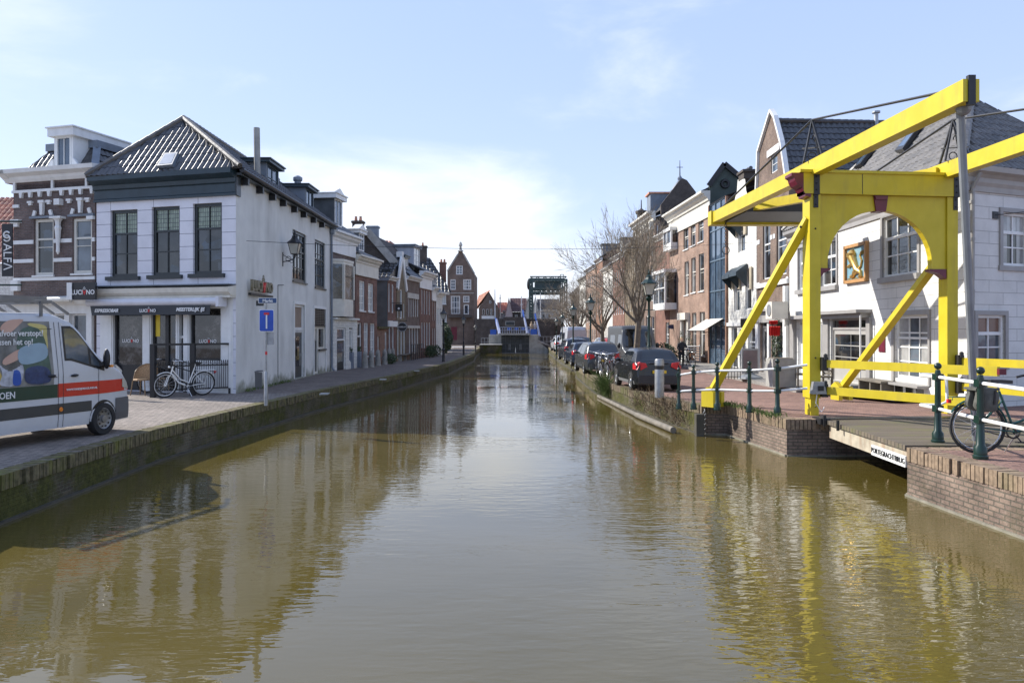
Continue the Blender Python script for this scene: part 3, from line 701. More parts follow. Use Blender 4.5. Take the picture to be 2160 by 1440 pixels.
window(cafe, S, (u0, um, z0, zt), 1, 1, CREAM, GLASS, fw=.1, name='door'); window(cafe, S, (um, u1, zs, zt), 1, 1, CREAM, GLASS, fw=.1, sill=BLACK)
g = MB(); fbox(g, S, um, u1, z0, zs - .08, -.15, -.01); g.build('apron_panel', PLASTER, cafe)
g = MB()
for r in rr[2:]: 
    for q in ((r[0] - .13, r[0], r[2], r[3] + .13), (r[1], r[1] + .13, r[2], r[3] + .13), (r[0], r[1], r[3], r[3] + .13)): fbox(g, S, *q, -.02, .03)
g.build('door_surround', WHITE, cafe)
# back and left walls
g = MB(); bk = (-15.6, 40.9)
for p, q in ((C2, bk), (bk, C0)): g.poly([(*q, .6), (*p, .6), (*p, ZE), (*q, ZE)])
g.build('rear_wall', PLASTER, cafe)
# cornice + frieze petrol
g = MB()
def mould(m, F, u0, u1, z, prof): m.prism([F.P(u0, z + b, a) for a, b in prof], F.t * (u1 - u0))
mould(g, F, -.06, F.L + .06, 7.72, [(0, 0), (.10, 0), (.10, .08), (.05, .12), (.05, .42), (.12, .46), (.14, .6), (.26, .66), (.40, .74), (.40, .92), (0, .92)])
g.build('cornice', PETROL, cafe)
g = MB(); fbox(g, S, -.1, .35, 7.72, 8.5, 0, .06); fbox(g, S, -.1, S.L, 8.42, 8.5, 0, .24); g.build('gutter_board', DARKW, cafe)
g = MB(); g.tube([S.P(-.3, 8.56, .32), S.P(S.L + .05, 8.56, .32)], .09, 8); g.build('gutter', IRON, cafe)
g = MB()
for px in (508, 540, 567, 590, 614, 634, 655, 673): u = S.u(px); fbox(g, S, u, u + .16, 8.18, 8.42, 0, .26)
g.build('rafter_end', BLACK, cafe)
ap = Vector((-12.55, 29.0, 11.0)); ap2 = Vector((-12.65, 40.9, 11.0))
e0, e1, e2, e3 = F.P(-.1, 8.62, .42), F.P(F.L + .12, 8.62, .42), S.P(S.L, 8.62, .3), Vector((-15.9, 40.9, 8.62)); e1 = Vector((S.P(0, 0, .3).x, e1.y, 8.62))
g = MB(); tiles(g, e0, e1, ap, ap, .24, .40, .045, .012, 10); tiles(g, e1, e2, ap2, ap, .27, .36, .06, .03, 6); slab(g, [e3, e0, ap, ap2]); slab(g, [e0, e1, ap], .05)
rf = g.build('roof', T_BLK, cafe, True); g = MB(); ridge(g, e1 + Vector((0, 0, .06)), ap + UP * .08, .095); ridge(g, e0 + UP * .05, ap + UP * .08, .1); ridge(g, ap + UP * .06, ap2 + UP * .06, .12); g.build('ridge_tiles', T_GRY, rf, True)
# skylight lying on the front slope
def onslope(px, py, a, b, c):
    n = (b - a).cross(c - a); d = Vector(((px - CX) / F_, 1, -(py - HY) / F_)); o = Vector((0, 0, EYE)); return o + d * ((a - o).dot(n) / d.dot(n))
nn = (e1 - e0).cross(ap - e0).normalized(); nn = nn if nn.z > 0 else -nn
q = [onslope(x, y, e0, e1, ap) for x, y in ((335, 357), (368, 354), (380, 328), (352, 330))]
g = MB(); g.prism([p + nn * .16 for p in q], -nn * .14); sk = g.build('skylight', LEAD, cafe); c = sum(q, Vector()) / 4; g = MB(); g.poly([c + (p - c) * .78 + nn * .165 for p in q]); g.build('pane', paint('skylight_pane', (.5, .52, .55), .2), sk)
# dormers on the canal slope
S5 = Fa((C1[0] - .55, C1[1]), (C2[0] - .55, C2[1]))
dormer(cafe, S, S5.u(562), S5.u(588), 8.85, 10.0, -.55, 3.2, LEAD, PETROL, GLASSBR, 2, 2, PETROL, .2, .12)
dormer(cafe, S, S5.u(644), S5.u(661.5), 8.85, 10.1, -.55, 3.0, LEAD, PETROL, GLASSBR, 2, 1, PETROL, .2, .12)
g = MB(); p = at(543, 372, 30.6); g.box((p.x - .25, p.y - .3, 8.6), (p.x + .3, p.y + .3, p.z - .05)); ch = g.build('chimney', B_YEL, cafe)
g = MB(); g.tube([(p.x, p.y, p.z - .1), (p.x - .03, p.y, p.z + 1.95)], .125, 12); g.build('flue_pipe', CONC, ch)
p = at(628, 383, 40); g = MB(); g.lathe((p.x, p.y, p.z - 1.2), [(.18, 0), (.18, 1.2), (.25, 1.25), (.25, 1.4), (.1, 1.5)], 8); g.build('roof_vent', LEAD, cafe)
g = MB(); g.tube([S.P(S.L - .12, 8.4, .1), S.P(S.L - .12, 1.0, .1), S.P(S.L - .2, .8, .25)], .055, 8); g.lathe(S.P(S.L - .12, 8.1, .1), [(.07, 0), (.13, .1), (.13, .3)], 8); g.build('downpipe', LEAD, cafe)
g = MB(); g.tube([S.P(S.u(585), 4.85, .03), S.P(S.u(585), 1.0, .03)], .012, 5); g.tube([S.P(S.u(585), 4.85, .03), S.P(S.u(597), 4.9, .03)], .012, 5); g.build('cable', IRON, cafe)
# shopfront
sf = MB(); A0, A1 = ush; U = F.u
cols = [(U(213), U(240)), (U(302), U(320)), (U(372), U(379)), (U(388), U(401)), (U(467), U(492))]
for a, b in cols: fbox(sf, F, a, b, .76, 3.75, -.2, .04); fbox(sf, F, a + .05, b - .05, .95, 3.6, .04, .07)
fbox(sf, F, A0, A1, 3.75, 4.25, -.2, .02); sfo = sf.build('shopfront', WHITE, cafe)
g = MB(); fbox(g, F, A0 - .1, A1 + .1, 4.12, 4.2, 0, .35); mould(g, F, A0 - .15, A1 + .12, 4.2, [(0, 0), (.30, 0), (.44, .12), (.48, .28), (0, .36)]); g.build('shop_cornice', CREAM, cafe)
g = MB(); fbox(g, F, A0 - .15, A1 + .12, 4.565, 4.60, 0, .48); g.build('cornice_flashing', LEAD, cafe)
g = MB(); g.tube([F.P(U(205), 3.98, .42), F.P(U(476), 3.98, .42)], .14, 12); fbox(g, F, U(476), U(482), 3.8, 4.15, .1, .56); aw = g.build('awning_cassette', paint('silver_cassette', (.62, .62, .66), .3, .1), cafe)
g = MB(); zv1, zv0 = 3.86, 3.52
g.poly([F.P(U(214), zv1, .52), F.P(U(464), zv1, .52), F.P(U(464), zv0, .56), F.P(U(219), zv0, .56)][::1]); g.poly([F.P(U(219), zv0, .555), F.P(U(464), zv0, .555), F.P(U(464), zv1, .515), F.P(U(214), zv1, .515)]); va = g.build('awning_valance', BLACK, aw)
rt = F.t; nm = F.n
def luc(parent, O, size, right=rt, red=REDM, mat=WHITE, ext=.004):
    R_ = Vector(right).normalized(); text('LUCI', size, mat, parent, O - R_ * size * .28, R_, UP, ext, 'RIGHT', size * .025); text('NO', size, mat, parent, O + R_ * size * .32, R_, UP, ext, 'LEFT', size * .025)
    text('A', size * .95, red, parent, O + UP * size * .03 + R_ * size * .02, -R_, -UP, ext, 'CENTER', size * .03)
    g = MB(); n = R_.cross(UP)
    for dx, dz in ((-.13, .52), (.13, .52), (0, .72)): g.torus(O + R_ * dx * size + UP * dz * size, R_, UP, size * .12, size * .028, 10, 4)
    g.build('ice_cream_logo', mat, parent)
text('ESPRESSOBAR', .17, WHITE, va, F.P(U(250), 3.68, .58), rt, UP, .003, 'CENTER', .006, shear=.25); luc(va, F.P(U(338), 3.67, .58), .16); text('MEESTERLIJK IJS', .17, WHITE, va, F.P(U(424), 3.70, .58), rt, UP, .003, 'CENTER', .006, shear=.25)
for a, b, k in ((240, 302, 0), (401, 467, 1)):
    window(cafe, F, (U(a), U(b), 1.62 if k == 0 else 1.9, 3.75), 1, 1, BLACK, GSHOP, ins=.1, fw=.08, name='shop_window')
    luc(cafe, F.P((U(a) + U(b)) / 2 + .05, 2.58, -.105), .17)
    g = MB(); fbox(g, F, U(a), U(b), .76, 1.62 if k == 0 else 1.9, -.2, -.05); g.build('window_plinth', BLACK if k == 0 else WHITE, cafe)
window(cafe, F, (U(320), U(350), .8, 3.75), 1, 1, BLACK, GSHOP, ins=.1, fw=.08, name='shop_window'); window(cafe, F, (U(350), U(372), .8, 3.75), 1, 1, BLACK, GLASS, ins=.1, fw=.06, name='shop_window')
g = MB(); fbox(g, F, U(322), U(333), 2.75, 3.6, -.13, -.11); g.build('poster', paint('yellow_poster', (.75, .55, .05), .6), cafe)
door(cafe, F, (U(370) - .05, U(395), .78, 3.75), WHITE, BLACK, GLASS, .66, True)
# wall signs on the side
sg = thing('wall_sign', 'raised metal lettering sign on the white side wall above the blue street sign', 'sign', S.P(S.u(548), 4.5, .05))
g = MB(); fbox(g, S, S.u(523), S.u(570), 4.28, 4.36, .02, .12); g.build('bracket', IRON, sg)
luc(sg, S.P(S.u(547), 4.62, .16), .56, S.t, ext=.05, mat=paint('beige_letters', (.22, .19, .12), .5))
def wall_lantern(F, px, py, lb):
    u = F.u(px); z = F.z(px, py); t = thing('wall_lantern', lb, 'lamp', F.P(u, z, 0)); g = MB(); e = F.P(u, z + .15, .52)
    g.tube([F.P(u, z, .02), F.P(u, z + .05, .3), e, e + UP * .12], .022, 6); g.tube([F.P(u, z + .3, .02), F.P(u, z + .12, .3), F.P(u, z + .1, .45)], .014, 5); g.torus(F.P(u, z + .12, .25), F.n, UP, .11, .012, 12, 4); g.torus(F.P(u, z + .02, .38), F.n, UP, .07, .012, 12, 4); fbox(g, F, u - .03, u + .03, z - .2, z + .4, 0, .03); g.build('bracket', IRON, t)
    lantern_head(t, e + UP * .12, 1.0); return t
def lantern_head(t, c, k=1.0, mt=IRON):
    c = Vector(c); g = MB(); a, b, h = .13 * k, .23 * k, .46 * k
    lo = [c + Vector((x * a, y * a, .05)) for x, y in ((-1, -1), (1, -1), (1, 1), (-1, 1))]; hi = [c + Vector((x * b, y * b, .05 + h)) for x, y in ((-1, -1), (1, -1), (1, 1), (-1, 1))]
    for i in range(4): g.tube([lo[i], hi[i]], .014 * k, 4); g.tube([lo[i], lo[(i + 1) % 4]], .014 * k, 4); g.tube([hi[i], hi[(i + 1) % 4]], .02 * k, 4)
    g.lathe(c, [(.05 * k, -.02), (.06 * k, .03), (a * 1.2, .05)], 8)
    g.lathe(c + UP * (.05 + h), [(b * 1.5, 0), (b * 1.35, .04 * k), (b * .75, .16 * k), (b * .5, .26 * k), (b * .55, .3 * k), (b * .15, .36 * k), (.05 * k, .42 * k), (.03 * k, .5 * k), (.005, .6 * k)], 8, ax=(Vector((cos(pi / 8), sin(pi / 8), 0)), Vector((-sin(pi / 8), cos(pi / 8), 0)), UP)); hd = g.build('lantern', mt, t)
    g = MB(); L2 = [c + (p - c) * .96 for p in lo]; H2 = [Vector((c.x + (p.x - c.x) * .96, c.y + (p.y - c.y) * .96, p.z)) for p in hi]
    for i in range(4): g.poly([L2[i], L2[(i + 1) % 4], H2[(i + 1) % 4], H2[i]])
    g.poly(L2[::-1]); g.build('lantern_glass', LANT, hd); return hd
wall_lantern(S, 596, 552, 'black wall lantern on a scrolled bracket on the white side wall')
# ------------------------------------------------------------------ victorian brick house beside the cafe
A1_, B1_ = (-19.4, 29.52), (-15.62, 28.42)
F = Fa(A1_, B1_); U = F.u; zt = 8.6
vic = thing('brick_house', 'purple brick house with white stone bands and mansard roof left of the corner cafe', 'house', (*A1_, .75))
hs = []; ww = [(72, 113, 463, 581), (153, 194, 461, 577)]
Z = lambda px, py: F.z(px, py)
for r in ww: u0, u1, a, b = F.rect(r); hs.append([(u0, a), (u1, a), (u1, b), (u0, b)])
hs.append([(.15, .78), (F.L - .1, .78), (F.L - .1, 3.6), (.15, 3.6)])
m = MB(); wallmesh(m, F, [(0, .6), (F.L, .6), (F.L, zt), (0, zt)], hs, .2); body(m, F, .6, zt, 9); m.build('wall', B_PUR, vic)
for r in ww: window(vic, F, F.rect(r), 1, 2, CREAM, GLASSB if r[0] > 100 else GLASS, ins=.1, fw=.11, rail=.66, sill=WHITE)
g = MB()
for z0, z1 in ((4.88, 5.0), (5.58, 5.72), (6.3, 6.45), (8.28, 8.38)):
    xs = [0] + [q for r in ww for q in (U(r[0]) - .03, U(r[1]) + .03)] + [F.L] if z0 in (6.05, 6.62) and False else None
    segs = [(0, U(72) - .02), (U(113) + .02, U(153) - .02), (U(194) + .02, F.L)] if 5.1 < z0 < 7 else [(0, F.L)]
    for a, b in segs: fbox(g, F, a, b, z0, z1, -.02, .035 if z0 < 7 else .09)
for px in (48, 67, 87, 107, 133, 153, 173, 197): u = U(px); g.prism([F.P(u - .08, 8.28, .01), F.P(u + .08, 8.28, .01), F.P(u + .045, 8.08, .01), F.P(u - .045, 8.08, .01)], F.n * .1)
for px in (66, 105, 148, 187): u = U(px); fbox(g, F, u - .11, u + .11, 7.86, 7.94, 0, .1); fbox(g, F, u - .07, u + .07, 7.78, 7.86, 0, .08)
for (a, b) in ((72, 113), (153, 194)):
    c = (U(a) + U(b)) / 2
    g.prism([F.P(c - .085, 7.86, .02), F.P(c + .085, 7.86, .02), F.P(c + .05, 7.38, .02), F.P(c - .05, 7.38, .02)], F.n * .12); fbox(g, F, c - .13, c + .13, 7.84, 7.94, 0, .16)
    for s_ in (-1, 1): g.prism([F.P(c + s_ * .36, 7.36, .02), F.P(c + s_ * .5, 7.36, .02), F.P(c + s_ * .42, 7.58, .02), F.P(c + s_ * .30, 7.54, .02)], F.n * .07)
c = U(128); g.lathe(F.P(c, 5.85, .12), [(.02, 0), (.07, .1), (.06, .3), (.11, .9), (.13, 1.0), (.09, 1.1), (.11, 1.25), (.14, 1.3), (.2, 1.36)], 8); fbox(g, F, c - .26, c + .26, 7.2, 7.28, 0, .28); fbox(g, F, c - .13, c + .13, 7.72, 7.95, 0, .2)
for px in (45, 70, 92, 120, 153): pass
for u in (.06, F.L * .5 - .05, F.L - .4): fbox(g, F, u, u + .1, 8.38, 8.72, .01, .08)
fbox(g, F, 0, .42, 7.12, 7.25, 0, .16); fbox(g, F, 0, .3, 6.98, 7.12, 0, .1); fbox(g, F, F.L - .3, F.L, 7.12, 7.25, 0, .12); fbox(g, F, 0, .3, 7.72, 7.84, 0, .05); fbox(g, F, 0, .36, 4.5, 4.9, 0, .14)
g.build('stone_trim', WHITE, vic)
g = MB()
for (a, b) in ((72, 113), (153, 194)): fbox(g, F, U(a) - .14, U(b) + .14, 7.26, 7.34, 0, .1)
g.build('lead_hood', LEAD, vic)
g = MB(); fbox(g, F, 0, F.L, 8.3, 8.75, -.1, .0); g.build('brick_frieze', B_PUR, vic)
g = MB(); mould(g, F, -.3, F.L + .3, 8.68, [(-.1, 0), (.08, 0), (.16, .1), (.2, .2), (.42, .3), (.46, .45), (-.1, .5)]); mould(g, F, -.32, -.0, 8.68, [(-5, 0), (0, 0), (.42, .3), (.46, .45), (-5, .5)]); g.build('cornice', WHITE, vic)
# mansard
a0, a1 = F.P(.25, 9.15, -.25), F.P(F.L - .25, 9.15, -.25); t0, t1 = F.P(.85, 10.05, -.85), F.P(F.L - .75, 10.05, -.85)
g = MB(); tiles(g, a0, a1, t1, t0, .24, .36, .042, .012, 10); b1 = a1 - F.n * 6; bt1 = t1 - F.n * 5; b0 = a0 - F.n * 6; bt0 = t0 - F.n * 5; tiles(g, a1, b1, bt1, t1, .24, .3, .035, .04, 4); tiles(g, b0, a0, t0, bt0, .24, .3, .035, .04, 4); g.build('mansard_roof', T_BLK, vic, True)
g = MB(); g.prism([t0 + UP * .0 + F.n * .1 - F.t * .1, t1 + F.n * .1 + F.t * .1, bt1 + F.t * .1, bt0 - F.t * .1], UP * .28); g.build('roof_edge', LEAD, vic)
g = MB(); g.beam(a1 + UP * .05, t1 + UP * .05, .26, .06); g.build('hip_flashing', LEAD, vic)
dm = dormer(vic, F, U(112), U(152), 9.15, 10.35, -.05, 2.6, WHITE, WHITE, GLASSBR, 2, 1, WHITE, .16, .3)
g = MB()
for s_, px in ((-1, 112), (1, 152)):
    u = U(px); g.prism([F.P(u, 9.0, -.1), F.P(u + s_ * .34, 9.0, -.1), F.P(u + s_ * .3, 9.2, -.1), F.P(u + s_ * .1, 9.45, -.1), F.P(u, 9.5, -.1)], F.n * .12)
g.build('scroll', WHITE, dm)
# its shopfront
g = MB(); fbox(g, F, .1, F.L - .05, 3.6, 3.95, -.1, .12); mould(g, F, 0, F.L, 3.95, [(0, 0), (.3, 0), (.42, .2), (0, .32)]); fbox(g, F, .1, .32, .78, 3.6, -.1, .1); fbox(g, F, F.L - .3, F.L - .05, .78, 3.6, -.1, .12); fbox(g, F, U(140), U(150), .78, 3.6, -.1, .1); g.build('shopfront', WHITE, vic)
g = MB(); g.tube([F.P(.2, 4.1, .5), F.P(F.L - .6, 4.1, .5)], .11, 10); g.build('awning_cassette', CREAM, vic)
window(vic, F, (U(150), F.L - .3, 2.45, 3.6), 1, 1, WHITE, GLASSB, name='shop_window'); window(vic, F, (U(150), F.L - .3, .9, 2.45), 2, 1, WHITE, GLASS, name='shop_window'); window(vic, F, (.32, U(140), .9, 3.6), 3, 1, WHITE, GLASS, name='shop_window')
# projecting light box
p = at(175, 614, 27.4); sg = thing('sign_box', 'black light box shop sign with white sides hanging between the brick house and the cafe', 'sign', p)
g = MB(); q0, q1 = at(153, 632, 27.4), at(207, 596, 27.35); g.obox((q0.x, 27.4, q0.z), (q1.x - q0.x, -.25, 0), (-.1, .32, 0), (0, 0, q1.z - q0.z)); g.build('box', BLACK, sg)
g = MB(); g.obox((q0.x - .19, 27.36, q0.z), (.185, .0, 0), (-.1, .36, 0), (0, 0, q1.z - q0.z)); g.build('white_side', WHITE, sg)
luc(sg, Vector(((q0.x + q1.x) / 2 + .03, 27.255, (q0.z + q1.z) / 2 - .05)), .235, (q1.x - q0.x, -.25, 0)); g = MB(); g.beam((q0.x + .3, 27.55, q1.z), (q0.x + .3, 28.6, q1.z + .0), .04, .04); g.build('bracket', IRON, sg)
# house at the very left with red roof
A0_, B0_ = (-26.5, 33.5), (-20.6, 33.3)
F = Fa(A0_, B0_)
lh = thing('house', 'house with a red tiled roof cut off by the left edge of the photo', 'house', (*A0_, .75))
m = MB(); wallmesh(m, F, [(0, .6), (F.L, .6), (F.L, 5.9), (0, 5.9)], [], .1); body(m, F, .6, 5.9, 7); m.build('wall', SIDING, lh); g = MB(); tiles(g, F.P(-.1, 5.9, .3), F.P(F.L + .1, 5.9, .3), F.P(F.L + .1, 9.4, -3.4), F.P(-.1, 9.4, -3.4), .24, .33); slab(g, [F.P(0, 5.9, -7), F.P(F.L, 5.9, -7), F.P(F.L, 9.35, -3.5), F.P(0, 9.35, -3.5)]); g.build('roof', T_RED, lh, True)
for a, b in ((4.4, 5.4),): window(lh, F, (a, b, 3.2, 5.2), 2, 2, WHITE, GLASS)
# vertical banner sign
bn = thing('banner_sign', 'black vertical banner sign with white lettering at the left edge', 'sign', at(16, 530, 27.2)); q0, q1 = at(5, 583, 27.2), at(27, 472, 27.2)
g = MB(); g.box((q0.x, 27.17, q0.z), (q1.x, 27.22, q1.z)); g.build('banner', BLACK, bn); g = MB()
for z in (q1.z + .1, q0.z - .3): g.tube([(q0.x - .5, 27.3, z), (q1.x + .25, 27.3, z)], .035, 8)
g.build('bracket', GREENP, bn); text('ALF\u039b', .42, WHITE, bn, ((q0.x + q1.x) / 2 + .01, 27.16, (q0.z + q1.z) / 2 - .25), (0, 0, -1), (1, 0, 0), .003); g = MB(); c = Vector(((q0.x + q1.x) / 2, 27.155, q1.z - .4)); g.torus(c, Vector((1, 0, 0)), UP, .11, .03, 14, 4, 0, .6, 5.6); g.torus(c - UP * .12, Vector((1, 0, 0)), UP, .11, .025, 14, 4, 0, 3.6, 8.4); g.build('logo', WHITE, bn)

# ------------------------------------------------------------------ left row of houses
H3 = None
# house with bay window
A, B = (-9.79, 40.95), (-9.27, 44.7)
W1 = dict(nx=1, nz=2, fr=WHITE, gl=GLASS)
r, F = facade_house('brick_house', 'narrow brick house with canted bay window and white ground floor beside the corner cafe', A, B, 7.85, B_PUR, [(734, 742, 560, 662, 'w', dict(nx=1, nz=2, fr=WHITE, gl=GLASSB, sill=WHITE))], 8)
U = F.u
g = MB(); fbox(g, F, 0, F.L, 7.2, 7.9, 0, .08); g.build('frieze', WHITE, r); cornice(r, F, -.1, F.L + .25, 7.9, .5, .45)
gable_roof(r, F, 8, 8.4, 11.2, T_BLK, .3, .5)
dormer(r, F, F.L * .3, F.L * .3 + 1.3, 8.75, 10.3, -.25, 2.6, GREYR, WHITE, GLASSBR, 2, 1, WHITE, .2, .25, ped=True)
bw0, bw1 = U(699.5), U(730); z0, z1 = 3.72, 6.62
g = MB(); pl = [F.P(bw0 - .05, z0, 0), F.P(bw0 + .35, z0, .55), F.P(bw1 - .35, z0, .55), F.P(bw1 + .1, z0, 0)]
g.prism(pl, UP * .95); g.prism([p + UP * 2.85 for p in pl], UP * .15); g.prism([p + (p - (pl[0] + pl[3]) / 2) * .05 + UP * 3.0 for p in pl], UP * .12)
for p in pl: g.beam(p + UP * .95, p + UP * 2.85, .13, .13, up=F.n)
bay = g.build('bay_window', CREAM, r); g = MB()
for a, b in zip(pl, pl[1:]): g.poly([a + UP * .95, b + UP * .95, b + UP * 2.85, a + UP * 2.85]); 
g.build('pane', glassm('bay_glass', (.06, .065, .07), .25, .7), bay); g = MB(); g.beam(pl[1] + UP * 2.2, pl[2] + UP * 2.2, .06, .06); g.beam(pl[2] + UP * 2.2, pl[3] + UP * 2.2, .06, .06); g.build('transom', DARKW, bay)
g = MB(); us = [0, .45, .62, 1.75, 1.95, F.L]
fbox(g, F, 0, F.L, 3.1, 3.55, 0, .16); fbox(g, F, -.05, F.L + .05, 3.55, 3.66, 0, .3); fbox(g, F, 0, .5, .6, 3.1, 0, .15); fbox(g, F, 1.9, 2.45, .6, 3.1, 0, .15); fbox(g, F, 3.05, F.L, .6, 3.1, 0, .15); fbox(g, F, 2.45, 3.05, .6, 1.15, 0, .15); g.build('ground_floor_front', SIDING, r)
f2 = F.sub(0, F.L, .13); door(r, f2, (.55, 1.85, .8, 3.08), WHITE, DARKW, GLASSB, .72, True, 2, 2, .06); window(r, f2, (2.45, 3.05, 1.15, 3.0), 1, 2, WHITE, GLASSC, ins=.06)
# red house
A, B = (-9.25, 44.85), (-8.72, 49.0)
c2 = dict(nx=2, nz=4, fr=WHITE, gl=GLASSC, sill=WHITE)
r, F = facade_house('red_brick_house', 'red brick house with white cornice and two tall white sash windows upstairs', A, B, 6.9, B_RED, [(758, 770, 591, 655, 'w', c2), (776.5, 788, 597, 657, 'w', c2), (754, 763.5, 680, 771, 'd', dict(fr=WHITE, leaf=BLACK, trans=.68, glazed=False)), (767.5, 777, 681, 751, 'w', c2), (781, 791, 682, 751, 'w', c2)], 8)
cornice(r, F, -.1, F.L + .2, 7.0, .45, .4, CREAM, frieze=.7); gable_roof(r, F, 8, 7.45, 9.3, T_BLK, .3)
dormer(r, F, F.L * .34, F.L * .34 + 1.1, 7.8, 8.9, -.3, 2.0, LEAD, WHITE, GLASSBR, 2, 2, WHITE, .12, .2, ped=True)
# gable end wall behind (brown brick house seen from its side)
g = MB(); t = thing('brick_house', 'dark brick house whose tall bare grey coped gable shows above the red house', 'house', at(768, 695, 53.3))
P = lambda x, y, Y=53.3: at(x, y, Y)
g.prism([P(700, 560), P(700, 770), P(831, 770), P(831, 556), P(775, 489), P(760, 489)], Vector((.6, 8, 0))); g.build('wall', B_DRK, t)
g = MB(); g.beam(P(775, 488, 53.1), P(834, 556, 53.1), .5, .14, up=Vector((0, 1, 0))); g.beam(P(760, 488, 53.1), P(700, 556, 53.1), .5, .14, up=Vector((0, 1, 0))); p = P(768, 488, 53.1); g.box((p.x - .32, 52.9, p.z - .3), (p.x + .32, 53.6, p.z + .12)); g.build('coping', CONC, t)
g = MB(); tiles(g, P(833, 556) + Vector((0, 0, -.1)), P(833, 556) + Vector((.6, 8, -.1)), P(772, 491) + Vector((.6, 8, 0)), P(772, 491), seg=4); g.build('roof', T_BLK, t, True)
t = thing('house', 'house roof of bright orange pantiles rising behind the dark gable', 'house', at(805, 695, 63)); g = MB(); P = lambda x, y, Y=63: at(x, y, Y)
g.box((P(770, 0).x, 63, .7), (P(828, 0).x, 70, P(0, 545).z)); g.build('wall', B_BRN, t); g = MB(); tiles(g, P(765, 548), P(833, 548), P(822, 508, 65.5), P(790, 508, 65.5), .3, .4, .05, .05, 6); tiles(g, P(833, 548), P(833, 548) + Vector((0, 7, 0)), P(822, 508, 65.5) + Vector((0, 4, 0)), P(822, 508, 65.5)); g.build('roof', T_RED, t, True)
# annex
r, F = facade_house('garden_wall', 'low orange brick wall with two white framed gates and an ivy covered top', (-8.75, 49.1), (-8.4, 51.2), 3.05, B_ORG, [(796.5, 800.5, 709, 768, 'd', dict(fr=WHITE, leaf=WHITE, trans=.95, glazed=False)), (811.5, 818, 700, 764, 'd', dict(fr=WHITE, leaf=TRIM, trans=.93, glazed=False))], .4, cat='wall')
g = MB(); fbox(g, F, 0, F.L, 3.05, 3.2, -.5, .12); g.build('mossy_coping', paint('moss_brown', (.10, .085, .03), .9, .5, 6, .6), r)
# grey rendered side house
A, B = (-8.4, 51.3), (-8.12, 53.2)
c1 = dict(nx=1, nz=2, fr=WHITE, gl=GLASSB, fw=.1)
r, F = facade_house('house', 'house with a grey rendered blind side wall and glinting black tiled lean-to roof', A, B, 6.35, B_RED, [(819.5, 823, 597, 658, 'w', c1), (826.5, 831, 599, 660, 'w', c1), (820, 824.5, 690, 750, 'w', c1), (826.5, 831.5, 690, 750, 'w', c1)], 3)
g = MB(); g.box((-11, 51.2, .6), (-8.42, 51.29, 6.4)); g.build('side_wall', GREYR, r); g = MB(); g.box((-11, 51.1, 6.3), (-8.3, 51.2, 6.55)); g.build('eave_board', LEAD, r); fg = MB(); fbox(fg, F, 0, F.L, 3.2, 3.6, 0, .12); fg.build('fascia', WHITE, r)
g = MB(); tiles(g, Vector((-11.2, 51.1, 6.5)), Vector((-8.2, 51.1, 6.5)), Vector((-7.95, 53.3, 7.75)), Vector((-11.2, 53.3, 7.75)), .3, .4, .055, .04, 8); g.build('roof', T_BLK, r, True)
cornice(r, F, 0, F.L, 6.35, .25, .3)
g = MB(); fbox(g, F, .5, 1.5, 6.6, 7.1, -.6, .0); g.build('dormer', DARKW, r)
# yellowish gable with white verge
A, B = (-8.1, 53.35), (-7.82, 55.8)
Ft = Fa(A, B); mid = Ft.L * .5; vo = [(0, .6), (Ft.L, .6), (Ft.L, 5.9), (mid + .2, 8.25), (mid - .2, 8.25), (0, 5.9)]
r, F = facade_house('gabled_house', 'yellow brick spout gable house with white sloping verges and hanging signs', A, B, 5.9, B_YEL, [(838.5, 841.5, 640, 670, 'w', c1), (843.5, 849, 610, 672, 'w', c1), (851, 854, 640, 670, 'w', c1), (838, 842, 695, 756, 'w', c1), (845, 849, 695, 756, 'w', c1), (851, 855, 697, 756, 'w', c1)], 7, outline=vo)
g = MB(); g.beam(F.P(-.05, 5.85, .05), F.P(mid, 8.35, .05), .14, .36, up=F.n.cross(F.t)); g.beam(F.P(F.L + .05, 5.85, .05), F.P(mid, 8.35, .05), .14, .36); fbox(g, F, mid - .25, mid + .25, 8.2, 8.6, -.3, .12); g.build('verge', WHITE, r)
g = MB(); tiles(g, F.P(0, 5.9, 0), F.P(0, 5.9, -7), F.P(mid, 8.3, -7), F.P(mid, 8.3, 0)); tiles(g, F.P(F.L, 5.9, -7), F.P(F.L, 5.9, 0), F.P(mid, 8.3, 0), F.P(mid, 8.3, -7)); g.build('roof', T_BLK, r, True)
# brown house with a pale band
def winrow(x0, x1, n, yt, yb, o=None, wfrac=.55, yt1=None, yb1=None, kind='w'):
    out = []; st = (x1 - x0) / n
    for k in range(n):
        a = x0 + st * (k + (1 - wfrac) / 2); f = k / max(1, n - 1); out.append((a, a + st * wfrac, yt + ((yt1 or yt) - yt) * f, yb + ((yb1 or yb) - yb) * f, kind, o or c1))
    return out
A, B = (-7.8, 55.9), (-7.3, 59.7)
r, F = facade_house('brick_house', 'light brown brick house with pale stone band above narrow upstairs windows', A, B, 6.7, B_BRN, winrow(861, 884, 5, 622, 668, c1, .6, 628, 668) + winrow(862, 884, 4, 693, 748, c1, .62, 692, 744), 8)
g = MB(); fbox(g, F, .3, F.L - .3, 5.35, 5.75, 0, .06); fbox(g, F, .1, F.L - .1, 3.1, 3.3, 0, .1); g.build('stone_band', paint('pale_stone', (.50, .47, .41), .8, .15), r); cornice(r, F, 0, F.L, 6.7, .3, .35)
gable_roof(r, F, 8, 7.0, 10.2, T_BLK, .3, .5, verge=WHITE, wall=B_BRN); chimney(r, F.P(1, 0, -4), .8, .6, 9.5, 11.2, B_DRK); dormer(r, F, .8, 2.0, 7.2, 8.4, -.4, 1.6, WHITE, WHITE, GLASSB)
A, B = (-7.28, 59.85), (-6.77, 63.8)
